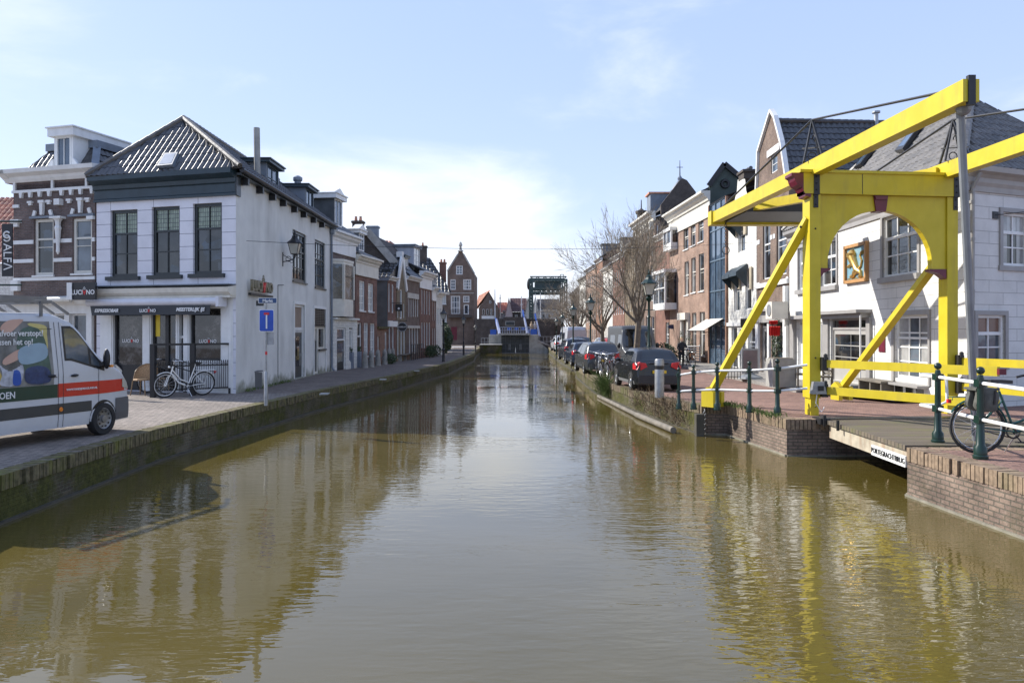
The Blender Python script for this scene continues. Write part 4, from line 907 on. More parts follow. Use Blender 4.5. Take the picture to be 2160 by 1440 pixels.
r, F = facade_house('brick_house', 'brick house with heavy white cornice, four tall windows in a row and an arched doorway', A, B, 6.9, B_RED, winrow(888, 909, 4, 610, 662, c1, .5, 614, 664) + winrow(888, 909, 4, 680, 734, c1, .6), 8)
cornice(r, F, -.1, F.L + .15, 7.15, .5, .5, frieze=.8); gable_roof(r, F, 8, 7.7, 9.6, T_BLK, .35); dormer(r, F, .4, 2.4, 7.9, 9.6, -.6, 2, paint('pale_lead', (.4, .42, .46), .6), WHITE, GLASSC, 2, 3, LEAD); chimney(r, F.P(.6, 0, -4), .9, .6, 9.0, 11.3, LEAD, 0)
A, B = (-6.75, 63.95), (-6.56, 65.3)
r, F = facade_house('brick_house', 'slender brick house with a lace pattern white frieze', A, B, 6.1, B_RED, winrow(911.5, 919, 2, 634, 676, c1, .5) + winrow(911.5, 919, 2, 692, 730, c1, .6), 7)
cornice(r, F, -.1, F.L + .1, 6.2, .4, .4, frieze=.7); gable_roof(r, F, 7, 6.6, 8.2, T_BLK, .3)
A, B = (-6.54, 65.45), (-6.22, 67.8)
r, F = facade_house('house', 'cream rendered house at the end of the left row beside the hedge', A, B, 5.9, SIDING, winrow(921, 931, 2, 650, 684, c1, .5), 7)
cornice(r, F, -.1, F.L + .1, 5.9, .35, .4); gable_roof(r, F, 7, 6.25, 8.0, T_BLK, .3); dormer(r, F, .5, 1.7, 6.4, 7.6, -.4, 1.5, LEAD, WHITE, GLASSB)
# big dark roof building
t = thing('brick_house', 'broad brown house with big dark glinting tiled roof near the left bank end', 'house', at(915, 735, 80)); F = Fa((-11.5, 80), (-6.75, 80.6)); U = F.u
m = MB(); hs = []; ws = [(929, 941, 621, 641), (930, 942, 660, 680)]
for q in ws: a = F.rect(q); hs.append([(a[0], a[2]), (a[1], a[2]), (a[1], a[3]), (a[0], a[3])])
wallmesh(m, F, [(0, .6), (F.L, .6), (F.L, 6.9), (0, 6.9)], hs); body(m, F, .6, 6.9, 8); m.build('wall', B_BRN, t)
for q in ws: window(t, F, F.rect(q), 2, 2, WHITE, GLASSC, sill=WHITE)
g = MB(); e0, e1 = F.P(-.2, 6.95, .3), F.P(F.L + .2, 6.95, .3); p0, p1 = F.P(-.2, 10.9, -3.4), F.P(F.L - 2.0, 10.9, -3.4); tiles(g, e0, e1, p1, p0, .38, .46, .07, .05, 8); e2 = e1 - F.n * 8; tiles(g, e1, e2, p1 - F.n * 1.5, p1, .34, .42, .07, .07, 4); g.build('roof', T_BLK, t, True)
cornice(t, F, -.1, F.L + .1, 6.7, .3, .3); chimney(t, F.P(2.1, 0, -3.2), .9, .6, 10.2, 12.2, B_DRK, 1); chimney(t, F.P(4.3, 0, -3), .7, .6, 8.2, 10.4, B_RED, 2)
# gabled house facing the camera
G = 108.0; A, B = (at(945, 0, G).x, G), (at(1000, 0, G).x, G); F = Fa(A, B)
t = thing('gabled_house', 'tall brick neck gable house facing down the canal with a dark red door', 'house', (*A, .9)); Z = lambda y: EYE - (y - HY) / F_ * G
ou = [(0, .7), (F.L, .7), (F.L, Z(577)), (F.L * .62, Z(537)), (F.L * .55, Z(531)), (F.L * .41, Z(531)), (F.L * .36, Z(537)), (-.1, Z(572))]
ws = [(962, 976, 560, 579, 2, 3), (950, 961, 589, 611, 2, 3), (977, 994, 589, 611, 3, 3), (951, 970.5, 624, 662, 3, 3), (977, 990, 624, 638, 3, 2), (978, 989, 642, 663, 1, 1), (951.5, 964, 689, 717, 1, 1)]
m = MB(); hs = []
for q in ws: a = F.rect(q[:4]); hs.append([(a[0], a[2]), (a[1], a[2]), (a[1], a[3]), (a[0], a[3])])
wallmesh(m, F, ou, hs); body(m, F, .7, Z(577), 10); m.build('wall', B_BRN, t)
for k, q in enumerate(ws):
    a = F.rect(q[:4])
    if k == 5: window(t, F, a, 1, 1, WHITE, GLASS, fw=.15, name='door')
    elif k == 6: w_ = MB(); fbox(w_, F, a[0], a[1], a[2], a[3], -.1, -.04); w_.build('door', MAROON, t)
    else: window(t, F, a, q[4], q[5], WHITE, GLASSB, fw=.12, mw=.06)
g = MB(); fbox(g, F, .1, F.L, Z(619), Z(617), 0, .06); g.beam(F.P(-.1, Z(572), .05), F.P(F.L * .38, Z(536), .05), .2, .12, up=F.n); g.beam(F.P(F.L + .05, Z(577), .05), F.P(F.L * .6, Z(536), .05), .2, .12, up=F.n); g.build('coping', CONC, t)
g = MB(); c = F.P(F.L * .48, Z(531), 0); g.lathe(c, [(.35, 0), (.45, .1), (.2, .3), (.15, .8), (.3, .9), (.1, 1.4)], 8); g.build('finial', CONC, t)
g = MB(); fbox(g, F, .1, F.L - .3, Z(670), Z(665), 0, .7); g.build('balcony', B_DRK, t); g = MB(); 
for k in range(12): u = .2 + k * (F.L - .6) / 11; fbox(g, F, u, u + .04, Z(665), Z(655), .64, .68)
fbox(g, F, .2, F.L - .3, Z(655), Z(655) + .05, .63, .69); g.build('balcony_railing', IRON, t)
g = MB(); mr_ = F.P(F.L * .48, Z(534), -.2); tiles(g, F.P(F.L, Z(577), -.2), F.P(F.L, Z(577), -10), mr_ - F.n * 10, mr_, .4, .5); tiles(g, F.P(0, Z(574), -10), F.P(0, Z(574), -.2), mr_, mr_ - F.n * 10, .4, .5); g.build('roof', T_BLK, t, True)
# ------------------------------------------------------------------ right bank: white inn on the corner
K, KF, KR = (12.3, 20.5), (12.62, 34.5), (19.0, 23.3)
inn = thing('white_house', 'large white corner inn with lion plaque and hipped grey pantile roof beside the yellow bridge', 'house', (*K, .87))
F = Fa(KF, K); U = F.u; ZI = 7.25
wn = [(1685, 1707, 'a'), (1733, 1765, 'a'), (1863, 1937, 'b')]
hs = []; it = []
for x0, x1, k in wn:
    z0 = 4.72; z1 = 6.72 if k == 'b' else 6.55
    it.append((U(x0), U(x1), z0, z1)); hs.append([(U(x0), z0), (U(x1), z0), (U(x1), z1), (U(x0), z1)])
lw = (U(1888), U(1960), 1.45, 3.45); dr = (U(1752), U(1830), 1.05, 3.42); sd = (U(1683), U(1699), 1.0, 3.3); sw_ = (U(1728), U(1743), 1.3, 3.3)
for r in (lw, dr, sd, sw_): hs.append([(r[0], r[2]), (r[1], r[2]), (r[1], r[3]), (r[0], r[3])])
m = MB(); wallmesh(m, F, [(0, .5), (F.L, .5), (F.L, ZI), (0, ZI)], hs, .16); m.build('canal_wall', BLOCKW, inn)
for k, r in enumerate(it): 
    wd = window(inn, F, r, 3 if k == 2 else 2, 3, WHITE, GLASS, ins=.1, fw=.09, mw=.045, rail=.64)
    g = MB(); fbox(g, F, r[0] - .16, r[1] + .16, r[2] - .18, r[2], -.02, .14); g.build('sill', TRIM, wd)
    g = MB(); 
    for q in ((r[0] - .13, r[0], r[2], r[3] + .13), (r[1], r[1] + .13, r[2], r[3] + .13), (r[0], r[1], r[3], r[3] + .13)): fbox(g, F, *q, -.02, .045)
    g.build('casing', TRIM, wd)
wd = window(inn, F, lw, 3, 4, WHITE, GLASSB, ins=.1, fw=.1, mw=.045, rail=.66); g = MB()
for q in ((lw[0] - .16, lw[0], lw[2] - .1, lw[3] + .15), (lw[1], lw[1] + .1, lw[2] - .1, lw[3] + .15), (lw[0], lw[1], lw[3], lw[3] + .15)): fbox(g, F, *q, -.02, .05)
g.build('casing', TRIM, wd)
door(inn, F, dr, TRIM, paint('stone_grey_door', (.36, .35, .33), .5, .08), GLASS, .84, True, 2, 3); door(inn, F, sd, WHITE, WHITE, GLASSC, .98, False); window(inn, F, sw_, 1, 3, WHITE, GLASS)
g = MB(); fbox(g, F, U(1738), U(1832) + .15, 3.42, 3.58, -.02, .35); fbox(g, F, U(1736), U(1834) + .2, 3.58, 3.7, -.02, .55); fbox(g, F, U(1738), U(1750), .9, 3.42, -.02, .08); fbox(g, F, U(1832), U(1840), .9, 3.42, -.02, .1); fbox(g, F, .3, U(1722), 3.45, 3.6, -.02, .4); fbox(g, F, U(1672), U(1680), .8, 3.45, 0, .14); fbox(g, F, U(1702), U(1712), .8, 3.45, 0, .14); g.build('door_canopy', TRIM, inn)
g = MB(); g.tube([F.P(U(1836) + .12, 3.5, .4), F.P(U(1836) + .12, 1.0, .4)], .03, 6); g.build('canopy_pipe', WHITE, inn)
g = MB(); fbox(g, F, U(1740), U(1835), .6, 1.05, 0, .5); g.build('door_step', STONE, inn)
# basement lights
g = MB(); fbox(g, F, U(1846), F.L, .5, 1.28, 0, .05); b_ = g.build('plinth', WHITE, inn); g = MB()
for a, b in ((1850, 1866), (1872, 1886), (1892, 1908), (1914, 1930), (1936, 1952)): fbox(g, F, U(a), U(b), .78, 1.2, .05, .06)
g.build('cellar_light', GLASS, b_); g = MB(); fbox(g, F, U(1846), U(1962), 1.26, 1.33, 0, .38); g.build('sill_board', TRIM, inn)
# end wall facing the camera
E = Fa(K, KR); UE = E.u; hs = []
ue = [(2113, 2168, 447, 560), (2060, 2118, 664, 770)]; ee = []
for x0, x1, y0, y1 in ue: a, b, c, d = E.rect((x0, x1, y0, y1)); z0 = E.z(x0, y1); z1 = E.z(x0, y0); ee.append((a, b, z0, z1)); hs.append([(a, z0), (b, z0), (b, z1), (a, z1)])
m = MB(); wallmesh(m, E, [(0, .5), (E.L, .5), (E.L, ZI), (0, ZI)], hs, .16); m.build('end_wall', BLOCKW, inn)
for k, r in enumerate(ee):
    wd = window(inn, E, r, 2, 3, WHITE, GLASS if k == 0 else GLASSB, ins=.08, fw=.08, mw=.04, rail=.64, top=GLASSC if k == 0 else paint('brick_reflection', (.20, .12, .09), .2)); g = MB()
    for q in ((r[0] - .12, r[0], r[2], r[3] + .12), (r[1], r[1] + .12, r[2], r[3] + .12), (r[0], r[1], r[3], r[3] + .12), (r[0] - .15, r[1] + .15, r[2] - .14, r[2])): fbox(g, E, *q, -.02, .05)
    g.build('casing', TRIM, wd)
m = MB()
bk = (20.0, 35)
for p, q in ((KR, bk), (bk, KF)): m.poly([(*p, .5), (*q, .5), (*q, ZI), (*p, ZI)])
m.build('rear_wall', PLASTER, inn)
for f, a, b in ((F, 0, F.L), (E, 0, E.L)):
    g = MB(); mould(g, f, a - (.1 if f is E else 0), b + (.1 if f is F else 0), 7.0, [(0, -.25), (.05, -.25), (.05, -.1), (.1, 0), (.1, .12), (.18, .2), (.3, .26), (.32, .4), (0, .44)]); g.build('cornice', paint('grey_beige_cornice', (.36, .34, .31), .6, .1) if f is E else TRIM, inn)
ap, ap2 = Vector((15.3, 25.3, 10.75)), Vector((15.6, 31.5, 10.75))
g = MB(); e0, e1, e2 = F.P(0, 7.42, .3), Vector((12.0, 20.25, 7.42)), E.P(E.L, 7.42, .3)
tiles(g, e0, e1, ap, ap2, .26, .40, .06, .015, 10); tiles(g, e1, e2, ap, ap, .26, .40, .05, .015, 10); e3 = Vector((20.2, 35, 7.42)); tiles(g, e3, e0, ap2, ap2, seg=3); slab(g, [e2, e3, ap2, ap]); rf = g.build('roof', T_GRY, inn, True)
g = MB(); ridge(g, e1 + UP * .08, ap + UP * .1, .13); ridge(g, ap + UP * .08, ap2 + UP * .08, .13); ridge(g, e0 + UP * .08, ap2 + UP * .1, .12); g.build('ridge_tiles', T_GRY, rf, True)
nn = (e1 - e0).cross(ap - e0).normalized(); nn = nn if nn.z > 0 else -nn
for q_ in (((1895, 326), (1912, 322), (1952, 266), (1940, 268)), ((1808, 360), (1822, 352), (1848, 318), (1838, 322))):
    q = [onslope(x, y, e0, e1, ap) for x, y in q_]; g = MB(); g.prism([p + nn * .2 for p in q], -nn * .14); sk = g.build('skylight', IRON, inn); c = sum(q, Vector()) / 4; g = MB(); g.poly([c + (p - c) * .75 + nn * .206 for p in q]); fixn(g.build('pane', GLASSBR, sk), nn)
p = at(2051, 240, 25.6); g = MB(); g.tube([(p.x, p.y, p.z - .9), (p.x, p.y, p.z - .2)], .2, 12); g.tube([(p.x, p.y, p.z - .25), (p.x, p.y, p.z + .6)], .14, 12); g.build('flue_pipe', STEEL, inn)
g = MB(); g.tube([E.P(.12, 7.2, .3), E.P(.08, 6.8, .1), E.P(.08, 1.0, .08)], .055, 8); 
for z in (2.6, 4, 5.4, 6.4): g.lathe(E.P(.08, z, .08), [(.075, 0), (.075, .08)], 8)
g.build('downpipe', TRIM, inn)
g = MB(); fbox(g, E, 1.0, 1.22, 6.05, 6.25, 0, .03); g.tube([E.P(1.1, 6.15, .05), E.P(2.6, 6.35, .1)], .01, 4); g.build('wall_anchor', IRON, inn)
# lion plaque: gilded rampant lion relief, built from its own outline
pq = thing('lion_plaque', 'framed light blue plaque with a gilded lion relief on the white inn wall', 'plaque', F.P(U(1809), 5.2, .05)); u0, u1 = U(1786), U(1833); z0, z1 = F.z(1786, 599), F.z(1786, 520)
g = MB(); fbox(g, F, u0 + .08, u1 - .08, z0 + .08, z1 - .08, 0, .04); g.build('panel', paint('pale_blue_panel', (.17, .32, .40), .5, .12), pq); g = MB()
for q in ((u0, u1, z0, z0 + .11), (u0, u1, z1 - .11, z1), (u0, u0 + .11, z0, z1), (u1 - .11, u1, z0, z1)): fbox(g, F, *q, 0, .13)
g.build('frame', paint('ochre_frame', (.45, .24, .09), .5, .15), pq)
g = MB(); W_, H_ = u1 - u0, z1 - z0; Q = lambda x, y, o=.07: F.P(u0 + W_ * x, z0 + H_ * y, o)
def rl(pts, rs): g.tube([Q(x, y) for x, y in pts], [r * W_ * .72 for r in rs], 12)
rl([(.60, .30), (.52, .42), (.44, .56), (.38, .68)], [.10, .10, .13, .15]); rl([(.36, .66), (.38, .76), (.36, .84)], [.15, .16, .08]); rl([(.34, .77), (.25, .74)], [.07, .05])
rl([(.42, .60), (.28, .62), (.20, .70)], [.06, .045, .045]); rl([(.44, .52), (.28, .48), (.18, .44)], [.06, .045, .05]); rl([(.60, .32), (.46, .26), (.40, .18), (.30, .17)], [.10, .07, .05, .05]); rl([(.62, .30), (.74, .24), (.76, .16), (.68, .14)], [.09, .06, .05, .045])
rl([(.62, .34), (.74, .40), (.78, .54), (.70, .66), (.76, .76), (.84, .74)], [.03, .028, .028, .028, .03, .06])
for k in range(14): a = k * .45; rl([(.38 + .05 * cos(a), .72 + .06 * sin(a)), (.38 + .13 * cos(a), .71 + .13 * sin(a))], [.03, .008])
g.build('lion_relief', GOLD, pq, True); text('DE GOUDE LEEUW', .17, GOLD, pq, Q(.5, .09, .045), F.t, UP, .006, 'CENTER', .004)
g = MB(); fbox(g, F, U(1855), U(1868), 2.25, 2.75, 0, .03); pl_ = thing('wall_plate', 'small dark information plate beside the inn door', 'plate', F.P(U(1860), 2.5, 0)); g.build('plate', MAROON, pl_)
# ------------------------------------------------------------------ neighbours along the right bank
cw = dict(nx=1, nz=2, fr=WHITE, gl=GLASS, ins=.12, rail=.62)
A, B = (12.76, 39.5), (12.63, 34.6); F = Fa(A, B); L = F.L; q = lambda x, y: (F.u(x), F.z(x, y))
out = [(0, .5), (L, .5), (L, q(1662, 395)[1]), (L - .45, q(1655, 345)[1]), (L - .9, q(1650, 300)[1]), (L * .62, q(1632, 250)[1]), (L * .5, q(1627, 238)[1] + .1), (L * .42, q(1622, 250)[1]), (.35, q(1604, 318)[1]), (.3, q(1603, 345)[1]), (0, q(1598, 420)[1])]
r, F = facade_house('gabled_shop', 'brick shop house with curved Dutch gable, white bands and white pilasters next to the inn', A, B, 9.4, B_BRN, [(1609, 1625, 472, 590, 'w', cw), (1638, 1659, 462, 582, 'w', cw), (1626, 1640, 331, 368, 'w', dict(nx=1, nz=2, fr=WHITE, gl=GLASSBR)), (1606, 1622, 665, 785, 'd', dict(fr=TRIM, leaf=TRIM, glazed=True)), (1628, 1655, 668, 770, 'w', dict(nx=1, nz=1, fr=TRIM, gl=GLASS))], 4, outline=out)
U = F.u; g = MB()
def band(pa, pb, ya, h, o=.05): a, b = U(pa), U(pb); z = F.z(pa, ya); fbox(g, F, min(a, b), max(a, b), z, z + h, -.02, o)
for x0, x1 in ((1606, 1628), (1636, 1662)): band(x0, x1, 472 if x0 < 1620 else 464, .35)
z = F.z(1598, 605); fbox(g, F, 0, L, z - .1, z + .12, 0, .12); z = F.z(1625, 372); fbox(g, F, U(1620), U(1645), F.z(1625, 331) + .02, F.z(1625, 331) + .35, 0, .06)
for px in (1598, 1601, 1627, 1633, 1661): 
    for zz in (5.2, 7.4): fbox(g, F, max(0, U(px) - .12), min(L, U(px) + .16), zz, zz + .22, 0, .03)
for a, b in zip(out[2:], out[3:]): g.beam(F.P(*a, .02), F.P(*b, .02), .14, .22, up=F.n)
fbox(g, F, 0, L, 3.95, 4.2, 0, .12); fbox(g, F, L - .25, L, 3.2, 5.0, 0, .2)
g.build('stone_trim', WHITE, r); g = MB(); fbox(g, F, 0, L, 3.35, 3.9, 0, .18); fbox(g, F, -.02, L + .02, 3.9, 4.02, 0, .42); g.build('shop_fascia', TRIM, r)
g = MB(); fbox(g, F, 0, .5, .6, 3.35, 0, .1); fbox(g, F, 2.0, 2.25, .6, 3.35, 0, .1); fbox(g, F, L - .45, L, .6, 3.35, 0, .14); g.build('pilaster', WHITE, r)
zr = 3 + 445 / F_ * 36.5; g = MB(); e0, e1 = Vector((12.75, 34.6, 8.6)), Vector((18.5, 34.9, 8.6)); p0, p1 = Vector((12.75, 37.0, zr)), Vector((18.3, 37.4, zr)); tiles(g, e0, e1, p1, p0, .28, .36, .045, .03, 8); slab(g, [Vector((18.5, 39.6, 8.6)), Vector((12.8, 39.5, 8.6)), p0, p1]); ridge(g, p0 + UP * .05, p1 + UP * .05); g.build('roof', T_BLK, r, True)
g = MB(); p = at(1848, 246, 37.3); g.lathe((p.x, p.y, p.z - .5), [(.11, 0), (.11, .65), (.2, .67), (.2, .75)], 8); g.build('roof_vent', STEEL, r)
g = MB(); g.poly([e0 - UP * 8, e1 - UP * 8, e1, e0]); g.build('side_wall', B_DRK, r)
# narrow white house
A, B = (12.78, 44.8), (12.76, 39.6); F = Fa(A, B); L = F.L; zz = lambda x, y: F.z(x, y)
out = [(0, .5), (L, .5), (L, zz(1595, 475)), (L * .80, zz(1585, 430)), (L * .66, zz(1577, 400)), (L * .62, zz(1575, 375)), (L * .36, zz(1558, 378)), (L * .33, zz(1556, 402)), (L * .2, zz(1550, 432)), (0, zz(1537, 470))]
r, F = facade_house('white_house', 'narrow white plastered neck gable house with dark awnings and tan shutters', A, B, 9.0, SIDING, [(1557, 1572, 463, 534, 'w', cw), (1548, 1560, 573, 657, 'w', cw), (1572, 1585, 568, 653, 'w', cw), (1543, 1555, 690, 775, 'w', cw), (1560, 1572, 695, 775, 'd', dict(fr=WHITE, leaf=WHITE, glazed=True, nx=2, nz=2)), (1578, 1594, 690, 770, 'w', cw)], 4, outline=out)
U = F.u; g = MB(); c = (L * .5); fbox(g, F, c - .5, c + .5, zz(1566, 378), zz(1566, 365), -.7, .02); fbox(g, F, c - .6, c + .6, zz(1566, 365), zz(1566, 360), -.8, .1); g.build('chimney', B_DRK, r)
g = MB()
for a, b, yt, yb in ((1553, 1557, 455, 500), (1572, 1577, 452, 495), (1546, 1549, 572, 610), (1560, 1564, 569, 610), (1585, 1589, 563, 610)): fbox(g, F, U(a), U(b), zz(a, yb), zz(a, yt), .05, .12)
g.build('shutter', paint('tan_shutter', (.42, .36, .26), .6), r)
for a, b, yt in ((1546, 1561, 566), (1562, 1578, 560), (1555, 1565, 455)):
    g = MB(); z = zz(a, yt); g.poly([F.P(U(a), z, .05), F.P(U(b), z, .05), F.P(U(b), z - .45, .65), F.P(U(a), z - .45, .65)]); g.poly([F.P(U(a), z - .45, .65), F.P(U(b), z - .45, .65), F.P(U(b), z - .65, .66), F.P(U(a), z - .65, .66)])
    for u in (U(a), U(b)): g.poly([F.P(u, z, .05), F.P(u, z - .45, .65), F.P(u, z - .65, .66), F.P(u, z - 1.3, .06)])
    g.build('awning', PETROL, r)
g = MB(); fbox(g, F, 0, L, 3.2, 3.4, 0, .12); g.build('fascia', WHITE, r)
t = thing('shop_sign', 'black shop sign with white letters over the narrow white shop', 'sign', F.P(U(1578), 3.05, .3)); g = MB(); p = F.P(U(1578), 2.75, .2); q0, q1 = at(1562, 690, 40.5), at(1595, 672, 40.5); g.box((q0.x, 40.45, q0.z), (q1.x, 40.52, q1.z)); g.build('board', BLACK, t); text('NA', .34, WHITE, t, (q1.x - .3, 40.44, (q0.z + q1.z) / 2), (1, 0, 0), UP, .003)
# glass building
A, B = (12.7, 48.7), (12.77, 44.85); F = Fa(A, B); L = F.L
t = thing('glass_building', 'modern glass fronted infill between two old brick houses', 'building', (*A, .7)); g = MB(); zt0 = 10.9
g.poly([F.P(0, .6), F.P(L, .6), F.P(L, zt0), F.P(0, zt0)]); ob = g.build('curtain_glass', GLASSBR, t); fixn(ob, F.n); g = MB()
for k in range(4): u = .15 + (L - .35) * k / 3; fbox(g, F, u - .035, u + .035, .6, zt0, -.05, .06)
for z in (3.3, 3.42, 5.4, 7.3, 9.2, zt0): fbox(g, F, .15, L - .15, z - .04, z + .04, -.05, .05)
g.build('mullions', paint('steel_blue_frame', (.10, .15, .20), .4), t); g = MB(); fbox(g, F, 0, .16, .6, zt0, -.3, .12); fbox(g, F, L - .16, L, .6, zt0, -.3, .12); g.build('brick_pier', B_ORG, t)
g = MB(); body(g, F, .6, zt0, 4); g.build('rear_wall', B_DRK, t); g = MB(); tiles(g, F.P(0, zt0, .1), F.P(L, zt0, .1), F.P(L, zt0 + .9, -2.5), F.P(0, zt0 + .9, -2.5)); g.build('roof', ROOFD, t)
g = MB(); z1 = F.z(1510, 672); a = [F.P(-.6, z1, .05), F.P(L * .8, z1, .05), F.P(L * .8, z1 - .75, 1.3), F.P(-.6, z1 - .75, 1.3)]; t2 = thing('awning', 'pale sloping fabric awning over the entrance of the glass building', 'awning', a[0]); g.prism(a, Vector((0, 0, -.02))); g.build('fabric', paint('pale_canvas', (.55, .52, .46), .8, .1), t2); g = MB(); g.beam(a[3], a[2], .05, .05); g.beam(a[2] - UP * .05, a[1] - UP * .9, .03, .03); g.beam(a[3] - UP * .05, a[0] - UP * .9, .03, .03); g.build('frame', IRON, t2)
# brick house of three storeys
A, B = (12.3, 59.2), (12.7, 48.75)
row = lambda l, o=cw: [(*x, 'w', o) for x in l]
r, F = facade_house('brick_house', 'three storey warm brown brick house with long cream cornice and tall sash windows', A, B, 11.1, B_WARM, row([(1442, 1452, 483, 528), (1457, 1467, 473, 520), (1473, 1484, 462, 512), (1444, 1453, 553, 623), (1458, 1467.5, 545, 618), (1474, 1485, 537, 615), (1460, 1469, 660, 747), (1476, 1487, 658, 750), (1442.5, 1452, 672, 755)], dict(nx=1, nz=2, fr=CREAM, gl=GLASS, sill=WHITE, rail=.6, ins=.12)), 6)
cornice(r, F, -.1, F.L + .15, 11.3, .6, .6, CREAM, frieze=1.0); gable_roof(r, F, 6, 11.9, 13.4, T_BLK, .5, .45, u0=0, u1=F.L - .05)
g = MB(); fbox(g, F, F.u(1438), F.u(1455), 3.7, 4.2, 0, .35); fbox(g, F, F.u(1439), F.u(1442), .6, 3.7, 0, .15); fbox(g, F, F.u(1452.5), F.u(1455), .6, 3.7, 0, .15); g.build('door_surround', CREAM, r)
g = MB(); P = lambda x, y: at(x, y, 48.72); g.prism([P(1497, 480), P(1556, 480), P(1556, 372), P(1530, 350), P(1524, 350), P(1496, 392)], Vector((0, .25, 0))); g.build('gable_end', paint('dark_green_slates', (.055, .075, .065), .7, .25, 3), r); g = MB(); g.beam(P(1494, 392) - Vector((0, .1, 0)), P(1527, 346) - Vector((0, .1, 0)), .3, .18, up=Vector((0, 1, 0))); g.beam(P(1527, 346) - Vector((0, .1, 0)), P(1558, 372) - Vector((0, .1, 0)), .3, .18, up=Vector((0, 1, 0))); g.torus(P(1529, 388) - Vector((0, .05, 0)), Vector((1, 0, 0)), UP, .22, .1, 12, 6); g.build('verge', IRON, r)
g = MB(); g.beam(P(1499, 480), P(1499, 775) - Vector((0, .15, 0)), .12, .12); g.build('downpipe', B_ORG, r)
# red house with bay windows
A, B = (12.1, 63.9), (12.29, 59.3)
r, F = facade_house('brick_house', 'red brown brick house with a white box bay window over the street', A, B, 10.4, B_RED, row([(1404, 1412, 680, 745), (1415, 1427, 678, 745)]), 6)
cornice(r, F, 0, F.L, 10.3, .45, .4); gable_roof(r, F, 6, 10.7, 12.0, T_BLK)
for (x0, x1, yt, yb, o) in ((1401, 1427, 575, 655, .9), (1412, 1429, 487, 532, .5)):
    u0, u1 = F.u(x0), F.u(x1); z0, z1 = F.z(x0, yb), F.z(x0, yt); g = MB(); fbox(g, F, u0, u1, z0, z0 + .5, 0, o); fbox(g, F, u0 - .05, u1 + .05, z1 - .25, z1, 0, o + .08)
    for u in (u0, (u0 + u1) / 2 - .05, u1 - .12): fbox(g, F, u, u + .12, z0 + .5, z1 - .25, o - .12, o)
    fbox(g, F, u0, u1, z0 + 1.6, z0 + 1.68, o - .08, o); b = g.build('bay_window', WHITE, r); g = MB(); fbox(g, F, u0 + .05, u1 - .05, z0 + .5, z1 - .25, 0, o - .06); g.build('pane', GLASS, b)
t = thing('hanging_sign', 'dark oval sign hanging on the red brown house', 'sign', at(1418, 690, 59)); c = at(1418, 689, 58); g = MB(); g.lathe(c, [(.01, -.04), (.34, -.04), (.34, .04), (.01, .04)], 16, ax=(Vector((1, 0, 0)), Vector((0, 0, .5)), Vector((0, 1, 0)))); g.build('board', paint('navy_sign', (.02, .03, .09), .4), t)
# ornate cornice house with tall side gable
A, B = (11.85, 72.5), (12.09, 64.0)
r, F = facade_house('brick_house', 'tall brick house with ornate bracketed cream cornice and a high bare side gable', A, B, 12.2, B_BRN, row([(1364, 1369, 487, 545), (1373, 1378, 483, 541), (1383, 1389, 476, 538), (1361, 1368, 565, 635), (1372, 1378, 562, 635), (1383, 1389, 560, 635), (1363, 1369, 668, 735), (1374, 1380, 668, 735), (1385, 1391, 668, 737)]), 6)
cornice(r, F, -.1, F.L + .1, 12.2, .8, .7, CREAM); g = MB()
for k in range(7): u = .5 + k * (F.L - 1.2) / 6; fbox(g, F, u, u + .25, 11.5, 12.2, 0, .4)
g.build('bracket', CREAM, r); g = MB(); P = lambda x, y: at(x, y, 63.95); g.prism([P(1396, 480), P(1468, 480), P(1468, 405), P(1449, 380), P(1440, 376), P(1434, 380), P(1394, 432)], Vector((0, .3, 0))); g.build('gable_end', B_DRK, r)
m = MB(); q0 = P(1396, 440); m.prism([P(1396, 440) + Vector((0, .3, 0)), P(1440, 382) + Vector((0, .3, 0)), P(1468, 408) + Vector((0, .3, 0))], Vector((-.2, 8, 0))); m.build('roof', T_BLK, r)
g = MB(); p = at(1385, 412, 68); g.box((p.x - .7, 67.2, p.z - 1.6), (p.x + .9, 69, p.z)); d = g.build('dormer', LEAD, r); g = MB(); g.box((p.x - .85, 67.1, p.z), (p.x + 1.0, 69.1, p.z + .15)); g.build('dormer_roof', T_OR, d)
# far pinnacled gable and the following houses down to the lock
def fr_house(name, label, x0, x1, zt, wall, n=3, rows=3, roof=True, mat=WHITE, rz=1.6, pk=None):
    k0, k1 = (x0 - CX) / F_, (x1 - CX) / F_
    X = lambda k: k / (k + .0) if 0 else None
    Yf = lambda k: (13.55) / (k + .0235)     # the row bends slowly inwards with distance
    A, B = (k0 * Yf(k0), Yf(k0)), (k1 * Yf(k1), Yf(k1)); Ft = Fa(A, B); L = Ft.L; hs = []; m = MB()
    r = thing(name, label, 'house', (*A, .75)); wd = min(1.1, L / n * .5)
    for j in range(rows):
        for i in range(n):
            u = L * (i + .5) / n; z = 1.5 + j * (zt - 1.2) / rows; h = (zt - 1.2) / rows * (.62 if j < rows - 1 else .55); hs.append((u - wd / 2, u + wd / 2, z, z + h))
    wallmesh(m, Ft, [(0, .6), (L, .6), (L, zt), (0, zt)], [[(a, c), (b, c), (b, d), (a, d)] for a, b, c, d in hs], .12); body(m, Ft, .6, zt, 7); m.build('wall', wall, r)
    for q in hs: window(r, Ft, q, 1, 2, mat, random.choice((GLASS, GLASSB, GLASSC)), fw=.1, mw=.05)
    cornice(r, Ft, 0, L, zt, .45, .45, mat)
    if roof: gable_roof(r, Ft, 7, zt + .4, zt + .4 + rz, T_BLK, .45, .4, wall=wall, tw=.4, row=.5, seg=3)
    return r, Ft
